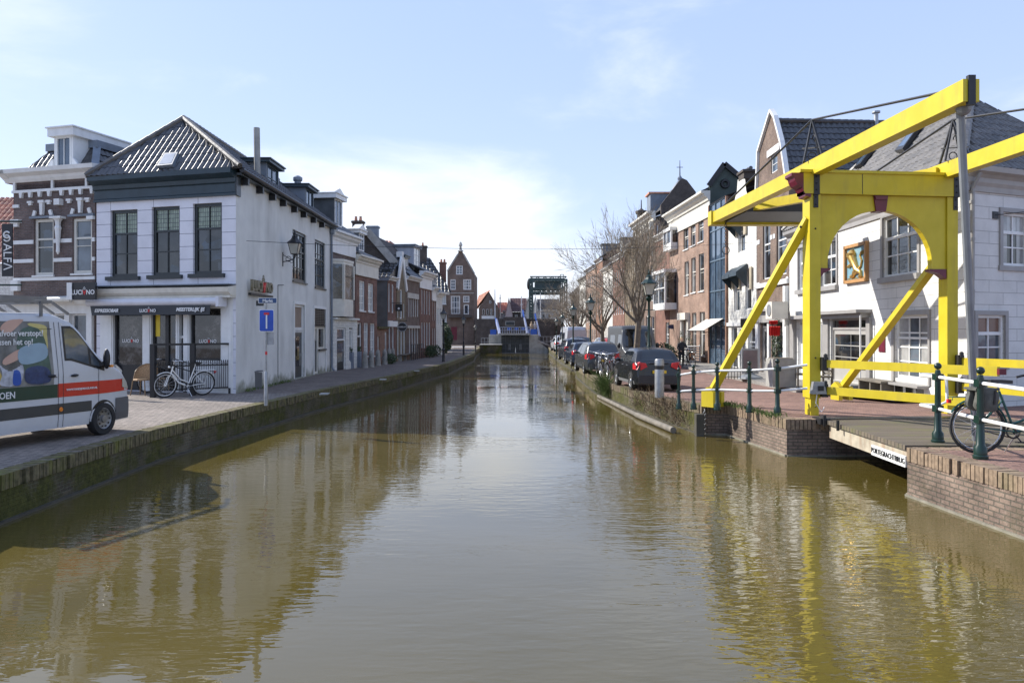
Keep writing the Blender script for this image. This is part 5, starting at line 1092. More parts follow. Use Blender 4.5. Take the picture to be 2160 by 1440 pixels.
hl = [('brick_house', 'dark gabled house with a slender pinnacle behind the bare tree', 1341, 1358, 12.2, B_DRK, 3, 4, 1.2), ('brick_house', 'pale stone coloured house partly hidden by the largest bare tree', 1318, 1340, 11.0, B_YEL, 5, 3, 2.6), ('brick_house', 'deep red brick house with a round dormer behind the bare trees', 1293, 1317, 10.6, B_RED, 5, 3, 1.8),
      ('house', 'cream coloured office house with many narrow windows', 1272, 1292, 9.9, SIDING, 6, 3, 2.6), ('brick_house', 'orange red brick house left of the cream office house', 1258, 1271, 11.6, B_ORG, 4, 3, 2.0), ('brick_house', 'white trimmed brick house with a small balcony cornice far down the right bank', 1236, 1257, 11.2, B_WARM, 5, 4, .6), ('house', 'weathered cream house far down the right bank', 1222, 1235, 10.4, SIDING, 4, 3, 1.4), ('brick_house', 'brick house closing the right row nearest the steel lift bridge', 1204, 1221, 8.6, B_BRN, 5, 2, 3.0)]
for nm, lb, x0, x1, zt, wl, n, rw, rz in hl:
    r, Ft = fr_house(nm, lb, x0, x1, zt, wl, n, rw, True, CREAM if wl in (B_YEL, SIDING) else WHITE, rz)
    if x0 == 1341: g = MB(); c = Ft.P(1.2, zt, -.3); g.lathe(c, [(.35, 0), (.35, 1.6), (.55, 1.7), (.55, 1.95), (.3, 2.0), (.06, 2.2), (.04, 3.0)], 8); g.build('pinnacle', B_DRK, r)
    if x0 == 1318: g = MB(); c = Ft.P(Ft.L * .35, zt + .4, -1.2); g.obox(c, Ft.t * 2.6, UP * 2.3, -Ft.n * 2); g.build('turret', LEAD, r)
    if x0 == 1258: dormer(r, Ft, 1, 2.6, zt + .5, zt + 2.3, -.5, 2, LEAD, WHITE, GLASSB)
    if x0 == 1293: dormer(r, Ft, 2, 3.6, zt + .5, zt + 2.3, -.5, 2, LEAD, WHITE, GLASSB)
t = thing('church_spire', 'tiny lead cupola with weathervane rising behind the bare side gable', 'spire', at(1434, 400, 120)); g = MB(); c = at(1434, 405, 120); g.lathe(c, [(1.0, -6), (1.0, 0), (1.3, .2), (1.1, .8), (.6, 1.5), (.35, 1.8), (.4, 2.2), (.12, 2.6), (.05, 5)], 10); g.build('cupola', LEAD, t); g = MB(); g.beam(c + Vector((-.5, 0, 3.9)), c + Vector((.5, 0, 3.9)), .08, .08); g.build('weathervane', IRON, t)
# ------------------------------------------------------------------ yellow drawbridge
br = thing('drawbridge', 'yellow wooden drawbridge with arched portal, balance beams and diagonal struts over the side canal', 'bridge', (9.3, 18.8, .87))
ZP = .87; Yp = 18.8; ZH = 6.9
g = MB(); g.box((7.38, 18.8, 1.3), (7.65, 19.26, ZH - .55)); g.box((7.42, 18.84, ZP), (7.62, 19.22, 1.3)); g.build('post', YEL, br)
g = MB(); g.box((11.02, 19.2, ZP), (11.29, 19.6, ZH - .55)); g.build('post', YEL, br)
def pp(x, z, o=0): return Vector((x, Yp + (x - 7.38) * .11 + o, z))    # portal plane
g = MB(); g.prism([pp(7.2, 6.36, -.06), pp(11.38, 6.36, -.06), pp(11.38, 6.88, -.06), pp(7.2, 6.88, -.06)], (0, .5, 0)); g.prism([pp(7.1, 6.88, -.1), pp(11.45, 6.88, -.1), pp(11.45, 6.95, -.1), pp(7.1, 6.95, -.1)], (0, .58, 0)); g.build('header_beam', YEL, br)
g = MB(); g.prism([pp(8.72, 6.37, -.065), pp(8.735, 6.37, -.065), pp(8.735, 6.87, -.065), pp(8.72, 6.87, -.065)], (0, .01, 0)); g.build('joint_seam', IRON, br)
g = MB()
for x in (7.53, 11.23):
    for z in (6.78, 6.62, 6.46, 6.28, 6.1): g.ball(pp(x, z, -.085 if z > 6.4 else -.04), .02, 6)
for z in (1.1, 1.6, 2.3, 5.5): g.ball((7.52, 18.79, z), .022, 6)
g.build('bolt', IRON, br)
# arched board
cx, rr, zs_ = 9.25, 1.385, 4.58; arc = [(cx - rr * cos(pi * k / 20), zs_ + .08 + 1.33 * sin(pi * k / 20)) for k in range(21)]
pl = [(7.655, 6.355), (7.655, zs_ - .05), (cx - rr, zs_ - .05)] + arc + [(cx + rr, zs_ - .05), (11.01, zs_ - .05), (11.01, 6.355)]
g = MB(); g.prism([pp(x, z, .05) for x, z in pl], (0, .2, 0)); g.build('arch_board', YEL, br)
for s_ in (-1, 1):
    x = cx + s_ * rr; g = MB(); a = .1 if s_ < 0 else -.1; xb = 7.655 if s_ < 0 else 11.01
    g.prism([pp(xb, zs_ - .05, .02), pp(x - a * 0 + (.06 if s_ < 0 else -.06), zs_ - .05, .02), pp(x + (.06 if s_ < 0 else -.06), zs_ - .10, .02), pp((x + xb) / 2, zs_ - .17, .02), pp(xb, zs_ - .30, .02)], (0, .26, 0)); g.build('corbel', MAROON, br)
g = MB(); g.prism([pp(cx - .19, 6.36, -.0), pp(cx + .19, 6.36, -.0), pp(cx + .13, 5.96, -.0), pp(cx - .13, 5.96, -.0)], (0, .3, 0)); g.prism([pp(cx - .17, 6.34, -.03), pp(cx + .17, 6.34, -.03), pp(cx + .15, 6.25, -.03), pp(cx - .15, 6.25, -.03)], (0, .3, 0)); g.build('keystone', MAROON, br)
for x, h in ((7.46, .82), (11.16, .8)):
    g = MB(); g.prism([pp(x, 6.86, -.075), pp(x + .15, 6.86, -.075), pp(x + .15, 6.34, -.075), pp(x, 6.34, -.075)], (0, .02, 0)); g.prism([pp(x + .01, 6.36, -.035), pp(x + .13, 6.36, -.035), pp(x + .13, 6.02, -.035), pp(x + .01, 6.02, -.035)], (0, .05, 0)); g.build('iron_strap', IRON, br)
g = MB(); pr = [(0, 0), (0, -.12), (-.07, -.14), (-.07, -.22), (-.02, -.30), (.07, -.38), (.12, -.46), (.13, -.56), (.24, -.6), (.3, -.6), (.3, 0)]
g.prism([Vector((x, Yp - .08, z)) for x, z in ((7.2, 6.87), (6.90, 6.87), (6.90, 6.80), (6.97, 6.76), (6.99, 6.68), (7.05, 6.58), (7.15, 6.52), (7.20, 6.42), (7.24, 6.36), (7.24, 6.30), (7.378, 6.27), (7.378, 6.36), (7.2, 6.36))], (0, .46, 0)); g.build('corbel', MAROON, br)
# balance beams
g = MB(); a, b = Vector((7.32, 27.3, 7.02)), Vector((7.72, 12.75, 7.02)); g.beam(a, b, .28, .38); bb = g.build('balance_beam', YEL, br); g = MB(); g.beam(b + Vector((0, .05, 0)), b + Vector((.0, -.03, 0)), .12, .50); g.build('end_strap', IRON, bb)
g = MB(); a2, b2 = Vector((10.85, 27.3, 7.02)), Vector((11.2, 12.75, 7.02)); g.beam(a2, b2, .28, .38); g.build('balance_beam', YEL, br)
g = MB(); g.beam((7.12, 27.35, 7.0), (11.2, 27.35, 7.0), .45, .5); g.build('tail_beam', YEL, br); g = MB(); g.box((7.6, 24.6, 6.82), (10.7, 27.0, 7.06)); g.build('counterweight', IRON, br)
g = MB(); g.beam((7.6, 25.2, 7.0), (10.9, 19.4, 7.0), .2, .28); g.build('brace', YEL, br)
# truss rods and king posts on both beams
for s_, (xx, k) in enumerate(((7.52, 0), (11.05, 1))):
    g = MB(); tp = Vector((xx, 19.0, 8.25)); g.tube([(xx - .18, 26.6, 7.25), tp], .03, 6); g.tube([tp, (xx + .2, 13.6, 7.25)], .028, 6); g.build('truss_rod', IRON, br)
    g = MB(); 
    for d_ in (-.42, .42): g.beam((xx, 19.0 + d_ * 1.5, 7.22), tp, .045, .045); 
    for d_ in (-.2, .2): g.beam((xx + d_, 19.0, 7.22), tp, .04, .04)
    g.beam((xx - .13, 19.3, 7.6), (xx + .2, 18.7, 7.5), .03, .03); g.torus((xx, 19, 7.34), Vector((1, 0, 0)), UP, .1, .015, 10, 4); g.torus((xx, 18.9, 7.75), Vector((0, 1, 0)), UP, .09, .015, 10, 4, 0, 0, 4.2); g.build('king_post', IRON, br)
g = MB(); g.tube([(7.8, 13.2, 6.85), (8.62, 14.1, .95)], [.07, .065], 10); g.ball((7.8, 13.1, 6.82), .13, 8); g.build('hanger_rod', POLEG, br)
g = MB(); g.tube([(11.15, 13.2, 6.85), (11.5, 14.1, .95)], .08, 10); g.build('hanger_rod', POLEG, br)
# struts with feet
for a, b, sz in (((7.42, 18.98, 5.78), (5.62, 21.5, 1.15), .16), ((11.0, 19.5, 4.85), (10.2, 23.6, 1.1), .16)):
    a, b = Vector(a), Vector(b); g = MB(); g.beam(a, b + (b - a).normalized() * .2, sz, .2, up=Vector((1, 0, 0))); s = g.build('strut', YEL, br); g = MB(); d = b - a; d.z = 0; d.normalize(); sd_ = Vector((-d.y, d.x, 0))
    base = b - UP * (b.z - .83) + sd_ * .0; g.obox(base - d * .3 + sd_ * .11, d * .42, sd_ * .13, UP * .42); g.obox(base - d * .3 - sd_ * .24, d * .42, sd_ * .13, UP * .42); g.prism([base - d * .3 + sd_ * .11 + UP * .42, base + d * .12 + sd_ * .11 + UP * .42, base - d * .09 + sd_ * .11 + UP * .56], sd_ * .13); g.build('strut_foot', YEL, s); g = MB()
    for q in (a - (a - b).normalized() * .25, b - (b - a).normalized() * .1): g.ball(q + (sd_ if sd_.y < 0 else -sd_) * .12, .035, 8)
    g.build('bolt', IRON, s)
# deck
dk = [(7.35, 17.75), (7.2, 13.9), (11.8, 13.9), (11.8, 18.2)]
g = MB(); g.prism([(x, y, .885) for x, y in dk], (0, 0, -.09)); g.build('deck', DECK, br)
g = MB(); e0, e1 = Vector((7.36, 17.7, .8)), Vector((7.2, 13.9, .8)); g.beam(e0 - UP * .17 + Vector((.1, 0, 0)), e1 - UP * .17 + Vector((.1, 0, 0)), .1, .3); 
for k in range(8): x = 7.8 + k * .52; g.beam((x, 17.9, .62), (x, 13.8, .62), .12, .25)
g.build('girder', paint('rusty_cream_girder', (.42, .37, .28), .7, .3, 3, dirt=((.2, .08, .03), 4, .9)), br)
g = MB(); g.box((7.22, 17.75, .78), (7.45, 18.25, .92)); g.beam((7.3, 17.72, 1.0), (7.3, 17.72, .75), .06, .06); g.beam((7.26, 16.9, .98), (7.26, 16.9, .75), .05, .05); g.build('hinge_plate', IRON, br)
g = MB(); g.prism([(11.3, 18.2, .88), (7.4, 17.9, .88), (7.4, 18.3, .88), (11.3, 18.6, .88)], (0, 0, .012)); g.build('joint_plate', IRON, br)
sg = thing('name_board', 'white bridge name board in black serif letters on the edge girder', 'sign', (7.2, 15, .6)); dd = (e1 - e0).normalized(); q0 = e0 + dd * 1.62 - UP * .27; o_ = Vector((-.05, 0, 0))
# find span along the edge that matches the photographed board
def onedge(px, x0=7.26): k = (px - CX) / F_; return x0 / k
ya, yb = onedge(1843, 7.25), onedge(1913, 7.17)
g = MB(); pa, pb = Vector((7.25, ya, .50)), Vector((7.19, yb, .50)); g.obox(pa + o_, pb - pa, Vector((.035, 0, 0)), UP * .2); g.build('board', WHITE, sg); text('PORTEGRACHTBRUG', .145, BLACK, sg, (pa + pb) / 2 + o_ * 1.15 + UP * .1, pb - pa, UP, .004, 'CENTER', .0, sx=1.0)
# swing barriers of the bridge
def barrier(lb, a, b, zs, post):
    t = thing('bridge_barrier', lb, 'barrier', (*a, ZP)); 
    for z in zs: g = MB(); g.beam((a[0], a[1], z), (b[0], b[1], z - .0), .1, .19); g.build('rail', YEL, t)
    g = MB()
    for z in zs: g.box((a[0] - .1, a[1] - .12, z - .16), (a[0] + .05, a[1] + .02, z + .16)); g.lathe((a[0] - .02, a[1] - .12, z + .1), [(.05, 0), (.05, .12), (.02, .15)], 8)
    g.build('hinge', IRON, t); return t
bt = barrier('long yellow two rail swing barrier in front of the portal', (7.72, 18.75), (9.75, 15.2), (2.16, 1.50), 0)
barrier('yellow two rail swing barrier right of the portal reaching out of the photo', (11.3, 19.15), (12.2, 16.4), (2.2, 1.56), 0)
g = MB(); g.box((9.69, 15.08, 2.10), (9.83, 15.16, 2.22)); g.build('end_plate', MAROON, bt)
t = thing('control_box', 'small grey control box with cables on the foot of the left yellow post', 'box', (7.45, 18.7, 1.35)); g = MB(); g.prism([(7.36, 18.6, 1.42), (7.72, 18.6, 1.42), (7.66, 18.6, 1.72), (7.42, 18.6, 1.72)], (0, .18, 0)); g.build('housing', STEEL, t); g = MB(); g.box((7.5, 18.58, 1.5), (7.64, 18.6, 1.62)); g.build('lens', BLACK, t); g = MB(); g.tube([(7.5, 18.65, 1.42), (7.45, 18.6, 1.2), (7.58, 18.6, .98), (7.66, 18.6, 1.1)], .012, 5); g.build('cable', WHITE, t)
# chain and ring
t = thing('counterweight_chain', 'hanging chain with a large ring below the tail of the yellow balance beam', 'chain', at(1531, 455, 26.9)); c = at(1531, 462, 26.9); g = MB(); n = 15; zl = at(0, 520, 26.9).z; st = (c.z - zl) / n
for k in range(n): g.torus(c - UP * st * (k + .5), Vector((1, 0, 0)) if k % 2 else Vector((0, 1, 0)), UP, st * .62, .012, 8, 4)
g.build('chain', IRON, t); g = MB(); g.torus(at(1531, 528, 26.9), Vector((1, 0, 0)), UP, .13, .014, 16, 5); g.build('ring', IRON, t)
# railings: green iron posts with white tubes
def rpost(m, x, y, z0, z1, k=1.0):
    h = z1 - z0; b = .085 * k; m.box((x - b * 1.15, y - b * 1.15, z0), (x + b * 1.15, y + b * 1.15, z0 + .16 * h)) if 0 else None
    m.lathe((x, y, z0), [(b * 1.1, 0), (b * 1.1, .03 * h), (b * .95, .04 * h), (b * .95, .12 * h), (b * .62, .15 * h), (b * .5, .52 * h), (b * .48, .8 * h), (b * .5, .86 * h), (b * .35, .9 * h)], 10)
    for f in (.41, .80): m.box((x - b * .68, y - b * .68, z0 + (f - .03) * h), (x + b * .68, y + b * .68, z0 + (f + .05) * h))
    m.ball((x, y, z0 + .945 * h), b * .62, 12)
def railing(label, pts, ends, shade=True):
    t = thing('railing', label, 'railing', (pts[0][0], pts[0][1], .87))
    for x, y, z0, z1 in pts: g = MB(); rpost(g, x, y, z0, z1, min(1.25, (z1 - z0) / 1.2)); g.build('post', GREENP, t, True)
    for f in (.42, .81):
        l = [Vector((x, y, z0 + f * (z1 - z0))) for x, y, z0, z1 in pts]; e = ends(f)
        g = MB(); g.tube(e[0] + l + e[1], .03, 8); g.build('rail', WHITE, t, True)
    return t
ps = []
for px, yb, yt, z in ((1432, 862, 774, .8), (1463, 863, 767.5, .82), (1513, 864.4, 762, .84), (1581, 869.6, 760, .86), (1640, 874.8, 755, .87)):
    p = gp(px, yb, z); ps.append((p.x, p.y, z, EYE - (yt - HY) / F_ * p.y))
railing('green and white iron railing of five posts on the far pier left of the portal', ps, lambda f: ([], [Vector((7.3, 18.75, 2.13 if f > .5 else 1.55))]))
def ends(f):
    z = .88 + f * 1.5; return ([Vector((8.08, 15.0, z + .0))], [Vector((7.62, 10.4, z)), Vector((7.9, 6, z))])
p1 = (8.0, 14.25, .88, .88 + 1.52); p2 = (7.72, 12.5, .88, .88 + 1.53)
rl_ = railing('near green and white iron railing with ball tops above the corner quay wall', [p1, p2], ends); g = MB()
g.tube([Vector((8.08, 15.0, .88 + .81 * 1.52)), Vector((8.1, 15.05, .88 + .81 * 1.52)), Vector((8.45, 14.9, 2.11)), Vector((8.5, 14.85, 2.05)), Vector((8.52, 14.85, 1.6)), Vector((8.4, 14.9, 1.52)), Vector((8.08, 15.0, .88 + .42 * 1.52))], .028, 8); g.build('end_loop', WHITE, rl_, True)
# water side details
t = thing('timber_fender', 'floating round timber log along the foot of the right quay wall', 'log', (4.5, 27, 0)); g = MB(); g.tube([(3.82, 33.5, .06), (4.28, 26.0, .08)], .075, 8); g.tube([(4.26, 25.9, .09), (4.66, 21.9, .1)], .095, 10); g.build('log', WOODG, t, True)
t = thing('mooring_pile', 'dark square mooring pile against the pier with a chain', 'pile', (5.25, 21.4, 0)); g = MB(); g.box((5.18, 21.3, -.5), (5.4, 21.55, .62)); g.build('pile', DRYW, t); g = MB()
for k in range(10): g.torus((5.47, 21.55, .7 - k * .07), Vector((1, 0, 0)) if k % 2 else Vector((0, 1, 0)), UP, .04, .01, 8, 4)
g.build('chain', STEEL, t)
# overhead wire
t = thing('overhead_wire', 'thin wire strung across the canal between the left and right houses', 'wire', (-9.7, 27.9, 6.3)); g = MB(); a, b = Vector((-9.72, 27.75, 6.25)), Vector((12.75, 39.4, 7.5)); a = Vector((-9.7, 27.7, 3 + 187 / F_ * 27.7)); b = Vector((12.72, 40, 3 + 184 / F_ * 40))
g.tube([a.lerp(b, k / 24) - UP * (1.2 * (1 - (k / 12 - 1) ** 2)) * .28 for k in range(25)], .009, 4); g.build('wire', IRON, t)
# ------------------------------------------------------------------ lock, dike and lift bridge at the end of the canal
px3 = lambda x, y, Y: at(x, y, Y)
def bxp(m, x0, x1, y0, y1, Y, dep=.5, mi=0):
    a, b = at(x0, y1, Y), at(x1, y0, Y); m.box((a.x, Y, a.z), (b.x, Y + dep, b.z), mi)
g = MB(); g.box((-5.25, 106, .5), (7.2, 150, 4.45)); setp(g.build('dike', B_DRK), kind='structure')
t = thing('dike_wall', 'dark brick dike wall behind the lock with a framed plaque', 'wall', (0, 105.6, .8)); g = MB(); g.box((-5.2, 105.5, .3), (-1.2, 105.98, 4.5)); g.box((-1.2, 104.8, 2.2), (2.0, 105.98, 4.75)); g.box((2.0, 105.5, .3), (5.9, 105.98, 4.5)); g.build('wall', B_DRK, t); g = MB(); bxp(g, 1066, 1086, 677, 687, 104.7, .1); g.build('plaque', CONC, t); g = MB(); bxp(g, 1067.5, 1084.5, 678.5, 685.5, 104.65, .1); g.build('plaque_panel', DARKW, t)
YG = 97.0
t = thing('lock_gate', 'dark wooden lock gates with a white and blue railed walkway', 'lock gate', (0, YG, 0)); g = MB(); bxp(g, 1057, 1087, 707, 744, YG, .5); bxp(g, 1087.5, 1116, 707, 744, YG, .5)
g.build('gate_leaf', DARKW, t); g = MB()
for x in (1057, 1066, 1076, 1086, 1089, 1098, 1107, 1115): bxp(g, x, x + 1.2, 706, 744, YG - .15, .14)
for y in (712, 724, 734): bxp(g, 1057, 1116, y, y + 1.4, YG - .12, .1)
g.build('gate_beams', GREYR, t); g = MB(); bxp(g, 1053, 1119, 703, 706.5, YG - 1.0, 1.4); g.build('walkway', CONC, t); g = MB()
for k in range(14): x = 1055 + k * 4.8; bxp(g, x, x + .9, 690, 703, YG - .9, .06)
bxp(g, 1055, 1118, 689.5, 690.6, YG - .9, .06); bxp(g, 1055, 1118, 696, 696.8, YG - .9, .06); g.build('railing', paint('pale_blue_rail', (.45, .5, .62), .5), t); g = MB()
for x in (1070, 1086, 1100): bxp(g, x, x + 7, 690.8, 695.6, YG - .5, .1)
g.build('blue_panel', SKYBL, t); g = MB()
for x in (1073, 1096): bxp(g, x, x + .7, 726, 738, YG - .3, .06); bxp(g, x + 3.2, x + 3.9, 726, 738, YG - .3, .06); [bxp(g, x, x + 3.9, 726 + k * 2, 726.6 + k * 2, YG - .3, .06) for k in range(6)]
g.build('ladder', STEEL, t)
t = thing('lock_wall', 'mossy concrete lock wall left of the gates', 'wall', (-2, 97, 0)); g = MB(); g.box((-4.1, 95.2, -1), (-1.3, 98.4, 1.05)); g.build('wall', QWALL, t); g = MB(); g.box((-4.1, 95.1, 1.05), (-1.25, 98.4, 1.14)); g.build('coping', CONC, t); g = MB(); g.box((-3.0, 98, .8), (-1.2, 103, 2.35)); g.build('abutment', CONC, t)
t = thing('lock_wall', 'grey concrete lock abutment with a sloping apron right of the gates', 'wall', (3, 97, 0)); g = MB(); g.box((2.2, 97, -1), (3.4, 103, 2.35)); g.prism([(2.2, 96.9, -1), (4.8, 96.9, -1), (4.8, 96.9, .35), (3.6, 96.9, 1.3), (2.2, 96.9, 1.3)], (0, 2.5, 0)); g.build('abutment', CONC, t); g = MB(); g.prism([(3.4, 97.2, 1.3), (4.9, 97.2, .9), (4.9, 103, .9), (3.4, 103, 1.6)], (0, 0, .1)); g.build('apron', PAVE_G, t)
def rail_fence(lb, a, b, h, n, mat=STEEL, z=.8):
    t = thing('railing', lb, 'railing', (*a, z)); a, b = Vector((*a, z)), Vector((*b, z)); g = MB()
    for k in range(n + 1): p = a.lerp(b, k / n); g.beam(p, p + UP * h, .05, .05)
    for f in (.5, 1): g.beam(a + UP * h * f, b + UP * h * f, .05, .05)
    g.build('rail', mat, t)
rail_fence('pale steel railing on the left lock wall', (-4.0, 98.6), (-1.4, 98.6), 1.1, 6); rail_fence('pale steel railing right of the lock', (3.6, 98.6), (6.4, 98.6), 1.3, 6)
# small blue lever bridge beams
for lb, pts in (('blue and white sloping handrail left of the lock gates', [(1046, 672, 1052, 704), (1048, 674, 1055, 704)]), ('blue and white sloping handrail above the middle of the lock', [(1103, 655, 1112, 703)]), ('blue and white sloping handrail right of the lock gates', [(1129, 662, 1137, 709)])):
    x0, y0, x1, y1 = pts[0]; t = thing('bridge_handrail', lb, 'handrail', at(x0, y0, 101)); g = MB()
    for q in pts: g.beam(at(q[0], q[1], 102), at(q[2], q[3], 99), .16, .22); 
    g.beam(at(x0 + 2, y0 + 6, 101.6), at(x1 + 3, y1, 99), .07, .07); g.build('rail', paint('white_blue', (.42, .45, .58), .5), t); g = MB(); g.beam(at(x0 - .5, y0, 102), at(x0 + 2, y0 + 14, 101), .14, .3); g.build('blue_end', SKYBL, t)
t = thing('lock_bridge', 'small blue bridge landing between the lock and the dike', 'bridge', (0, 100, 2)); g = MB()
bxp(g, 1034, 1047, 695, 706, 99.5, .3); bxp(g, 1113, 1118, 694, 704, 99.5, .3); bxp(g, 1119, 1133, 694, 706, 99.3, .2); g.build('blue_rail_panel', SKYBL, t)
for lb, px_, c in (('person in a beige coat standing on the lock bridge', 1121, (.4, .3, .2)), ('person in a light jacket standing on the right of the lock bridge', 1128, (.45, .4, .36))):
    t = thing('person', lb, 'person', at(px_, 706, 100)); c0 = at(px_, 706, 100); g = MB(); g.tube([c0, c0 + UP * .5, c0 + UP * .9, c0 + UP * 1.35, c0 + UP * 1.45, c0 + UP * 1.5], [.1, .13, .17, .2, .12, .06], 8); g.ball(c0 + UP * 1.62, .12, 8, 0, (.85, .95, 1.2)); g.tube([c0 + Vector((.2, 0, 1.33)), c0 + Vector((.27, -.1, 1.05)), c0 + Vector((.15, -.3, 1.0))], [.06, .05, .04], 6); g.build('body', paint('coat_' + str(px_), c, .9), t, True)
# lift bridge
YL = 128; t = thing('lift_bridge', 'dark green steel lift bridge gantry with truss above the lock', 'bridge', at(1155, 700, YL)); g = MB(); L_ = lambda x, y, o=0: at(x, y, YL) + Vector((0, o, 0))
for o in (0, 5):
    for x0, x1 in ((1118, 1118.5), (1123, 1124), (1186, 1186), (1195.5, 1195.5)): g.beam(L_(x0, 588, o), L_(x1, 672, o), .24, .24)
    g.beam(L_(1114, 590, o), L_(1197, 590, o), .25, .3); g.beam(L_(1118, 583.5, o), L_(1195, 583.5, o), .2, .2); [g.beam(L_(1119 + k * 7.6, 584 + 6 * (k % 2), o), L_(1126.6 + k * 7.6, 590 - 6 * (k % 2), o), .12, .12) for k in range(10)]; g.beam(L_(1118, 608, o), L_(1192, 608, o), .3, .35); g.beam(L_(1120, 617, o), L_(1190, 617, o), .3, .35)
    for k in range(7): x = 1121 + k * 10; g.beam(L_(x, 608, o), L_(x + 5, 617, o), .16, .16); g.beam(L_(x + 5, 617, o), L_(x + 10, 608, o), .16, .16)
    for k in range(6): y = 592 + k * 13; g.beam(L_(1186, y, o), L_(1195.5, y + 13, o), .14, .14); g.beam(L_(1118, y, o), L_(1123.5, y + 13, o), .14, .14)
for x in (1118, 1195.5, 1150, 1172): g.beam(L_(x, 592, 0), L_(x, 592, 5), .3, .4)
g.build('gantry', paint('dark_green_steel', (.045, .075, .07), .5, .3), t); g = MB(); a, b = L_(1129, 607, .6), L_(1182, 592, .6); g.box((a.x, YL + .6, a.z), (b.x, YL + 4.4, b.z)); g.build('counterweight', paint('green_grey_counterweight', (.06, .09, .09), .6, .3, .8), t); g = MB()
for x in range(1124, 1184, 12): g.beam(L_(x, 588), L_(x, 583), .08, .08)
g.beam(L_(1123, 583.5), L_(1182, 583.5), .1, .1); g.beam(L_(1182, 588), L_(1182, 579), .1, .1); g.beam(L_(1182, 579), L_(1189, 579), .1, .1); g.beam(L_(1189, 579), L_(1189, 588), .1, .1); g.build('top_railing', IRON, t); g = MB(); g.ball(L_(1115, 599, 1), .7, 10, 0, (.4, 1, 1.3)); g.build('sheave', IRON, t)
# houses on the dike
def dhouse(lb, x0, x1, yt, ye, yb, Y, wall, roof, kind, wx=()):
    t = thing('house', lb, 'house', at((x0 + x1) / 2, yb, Y)); g = MB(); P = lambda x, y, d=0: at(x, y, Y) + Vector((0, d, 0)); m = (x0 + x1) / 2
    if kind == 'g': g.prism([P(x0, yb), P(x1, yb), P(x1, ye), P(m, yt), P(x0, ye)], (0, 9, 0)); g.build('wall', wall, t); g = MB(); g.poly([P(x0 - .6, ye + 1, -.2), P(m, yt - .6, -.2), P(m, yt - .6, 9), P(x0 - .6, ye + 1, 9)]); g.poly([P(m, yt - .6, -.2), P(x1 + .6, ye + 1, -.2), P(x1 + .6, ye + 1, 9), P(m, yt - .6, 9)]); g.build('roof', roof, t)
    else:
        g.box((P(x0, 0).x, Y, P(0, yb).z), (P(x1, 0).x, Y + 8, P(0, ye).z)); g.build('wall', wall, t); g = MB(); tiles(g, P(x0, ye, -.3), P(x1, ye, -.3), P(x1, yt, 4), P(x0, yt, 4), .5, .5, .06, .06, 3); g.build('roof', roof, t)
    for i, (a, b, c, d) in enumerate(wx):
        g = MB(); bxp(g, a, b, c, d, Y - .12, .1); w_ = g.build('window', WHITE, t); g = MB(); bxp(g, a + .6, b - .6, c + .6, d - .6, Y - .14, .1); g.build('pane', GLASS, w_)
    return t
t = dhouse('brick house with bright orange roof slope left on the dike', 1010, 1052, 615, 650, 674, 140, B_BRN, T_OR, 'g', [(1032, 1036, 634, 640), (1018, 1022, 652, 664), (1026, 1030, 652, 664), (1034, 1038, 652, 664)])
g = MB(); tiles(g, at(1000, 655, 140) , at(1010, 650, 139.6), at(1031, 614, 146), at(1016, 619, 150), .5, .5, .05, .05, 3); g.poly([at(1000, 655, 140), at(1030, 615, 139.9), at(1030, 615, 147), at(998, 650, 147)]); g.build('side_roof', T_OR, t)
g = MB(); bxp(g, 1000, 1004, 648, 674, 139.5, .5); bxp(g, 1016, 1042, 666, 674, 136, 1); g.build('white_wall', WHITE, t)
dhouse('low red roofed house between the two gables on the dike', 1048, 1070, 636, 660, 674, 145, SIDING, T_RED, 's', [(1052, 1056, 661, 668), (1060, 1066, 655, 663)])
dhouse('house with a cream gable and big dark red roof in the middle of the dike', 1076, 1112, 627, 658, 674, 142, B_DRK, paint('maroon_tiles', (.10, .05, .045), .6, .2, 3), 's', [(1086, 1092, 664, 670)])
dhouse('pale pink gable end left of the big dark red roof on the dike', 1066, 1081, 627, 662, 674, 141, paint('pink_plaster', (.55, .44, .40), .8), T_RED, 'g'); dhouse('cream gable end in the middle of the dike', 1106, 1122, 627, 668, 674, 141, CREAM, T_BLK, 'g'); dhouse('second cream gable end right of the middle of the dike', 1122, 1138, 627, 662, 674, 141.3, CREAM, T_BLK, 'g', [(1126, 1131, 660, 670)])
dhouse('dark roofed house on the right of the dike behind the lift bridge', 1134, 1182, 629, 655, 674, 144, SIDING, paint('dark_slates', (.05, .045, .045), .6, .3, 3), 's', [(1144, 1150, 662, 670), (1156, 1162, 662, 670)])
for i, (x, y0, y1, Y) in enumerate(((1044, 610, 676, 110), (1100, 624, 676, 112), (1129, 620, 668, 120), (1140, 618, 676, 116), (1055, 621, 676, 118))):
    t = thing('mast', ['tall pale flagpole mast left behind the lock', 'striped signal mast in the middle behind the lock', 'thin mast beside the left leg of the lift bridge', 'white mast under the lift bridge truss', 'short grey mast with a crossbar behind the lock'][i], 'mast', at(x, y1, Y)); g = MB(); g.tube([at(x, y1, Y), at(x, y0, Y)], [.12, .06], 6)
    if i in (1, 4): g.beam(at(x - 3, y0 + 18, Y), at(x + 3, y0 + 18, Y), .12, .12); g.beam(at(x - 2, y0 + 8, Y), at(x + 2, y0 + 8, Y), .1, .1)
    g.build('pole', WHITE if i != 4 else STEEL, t)
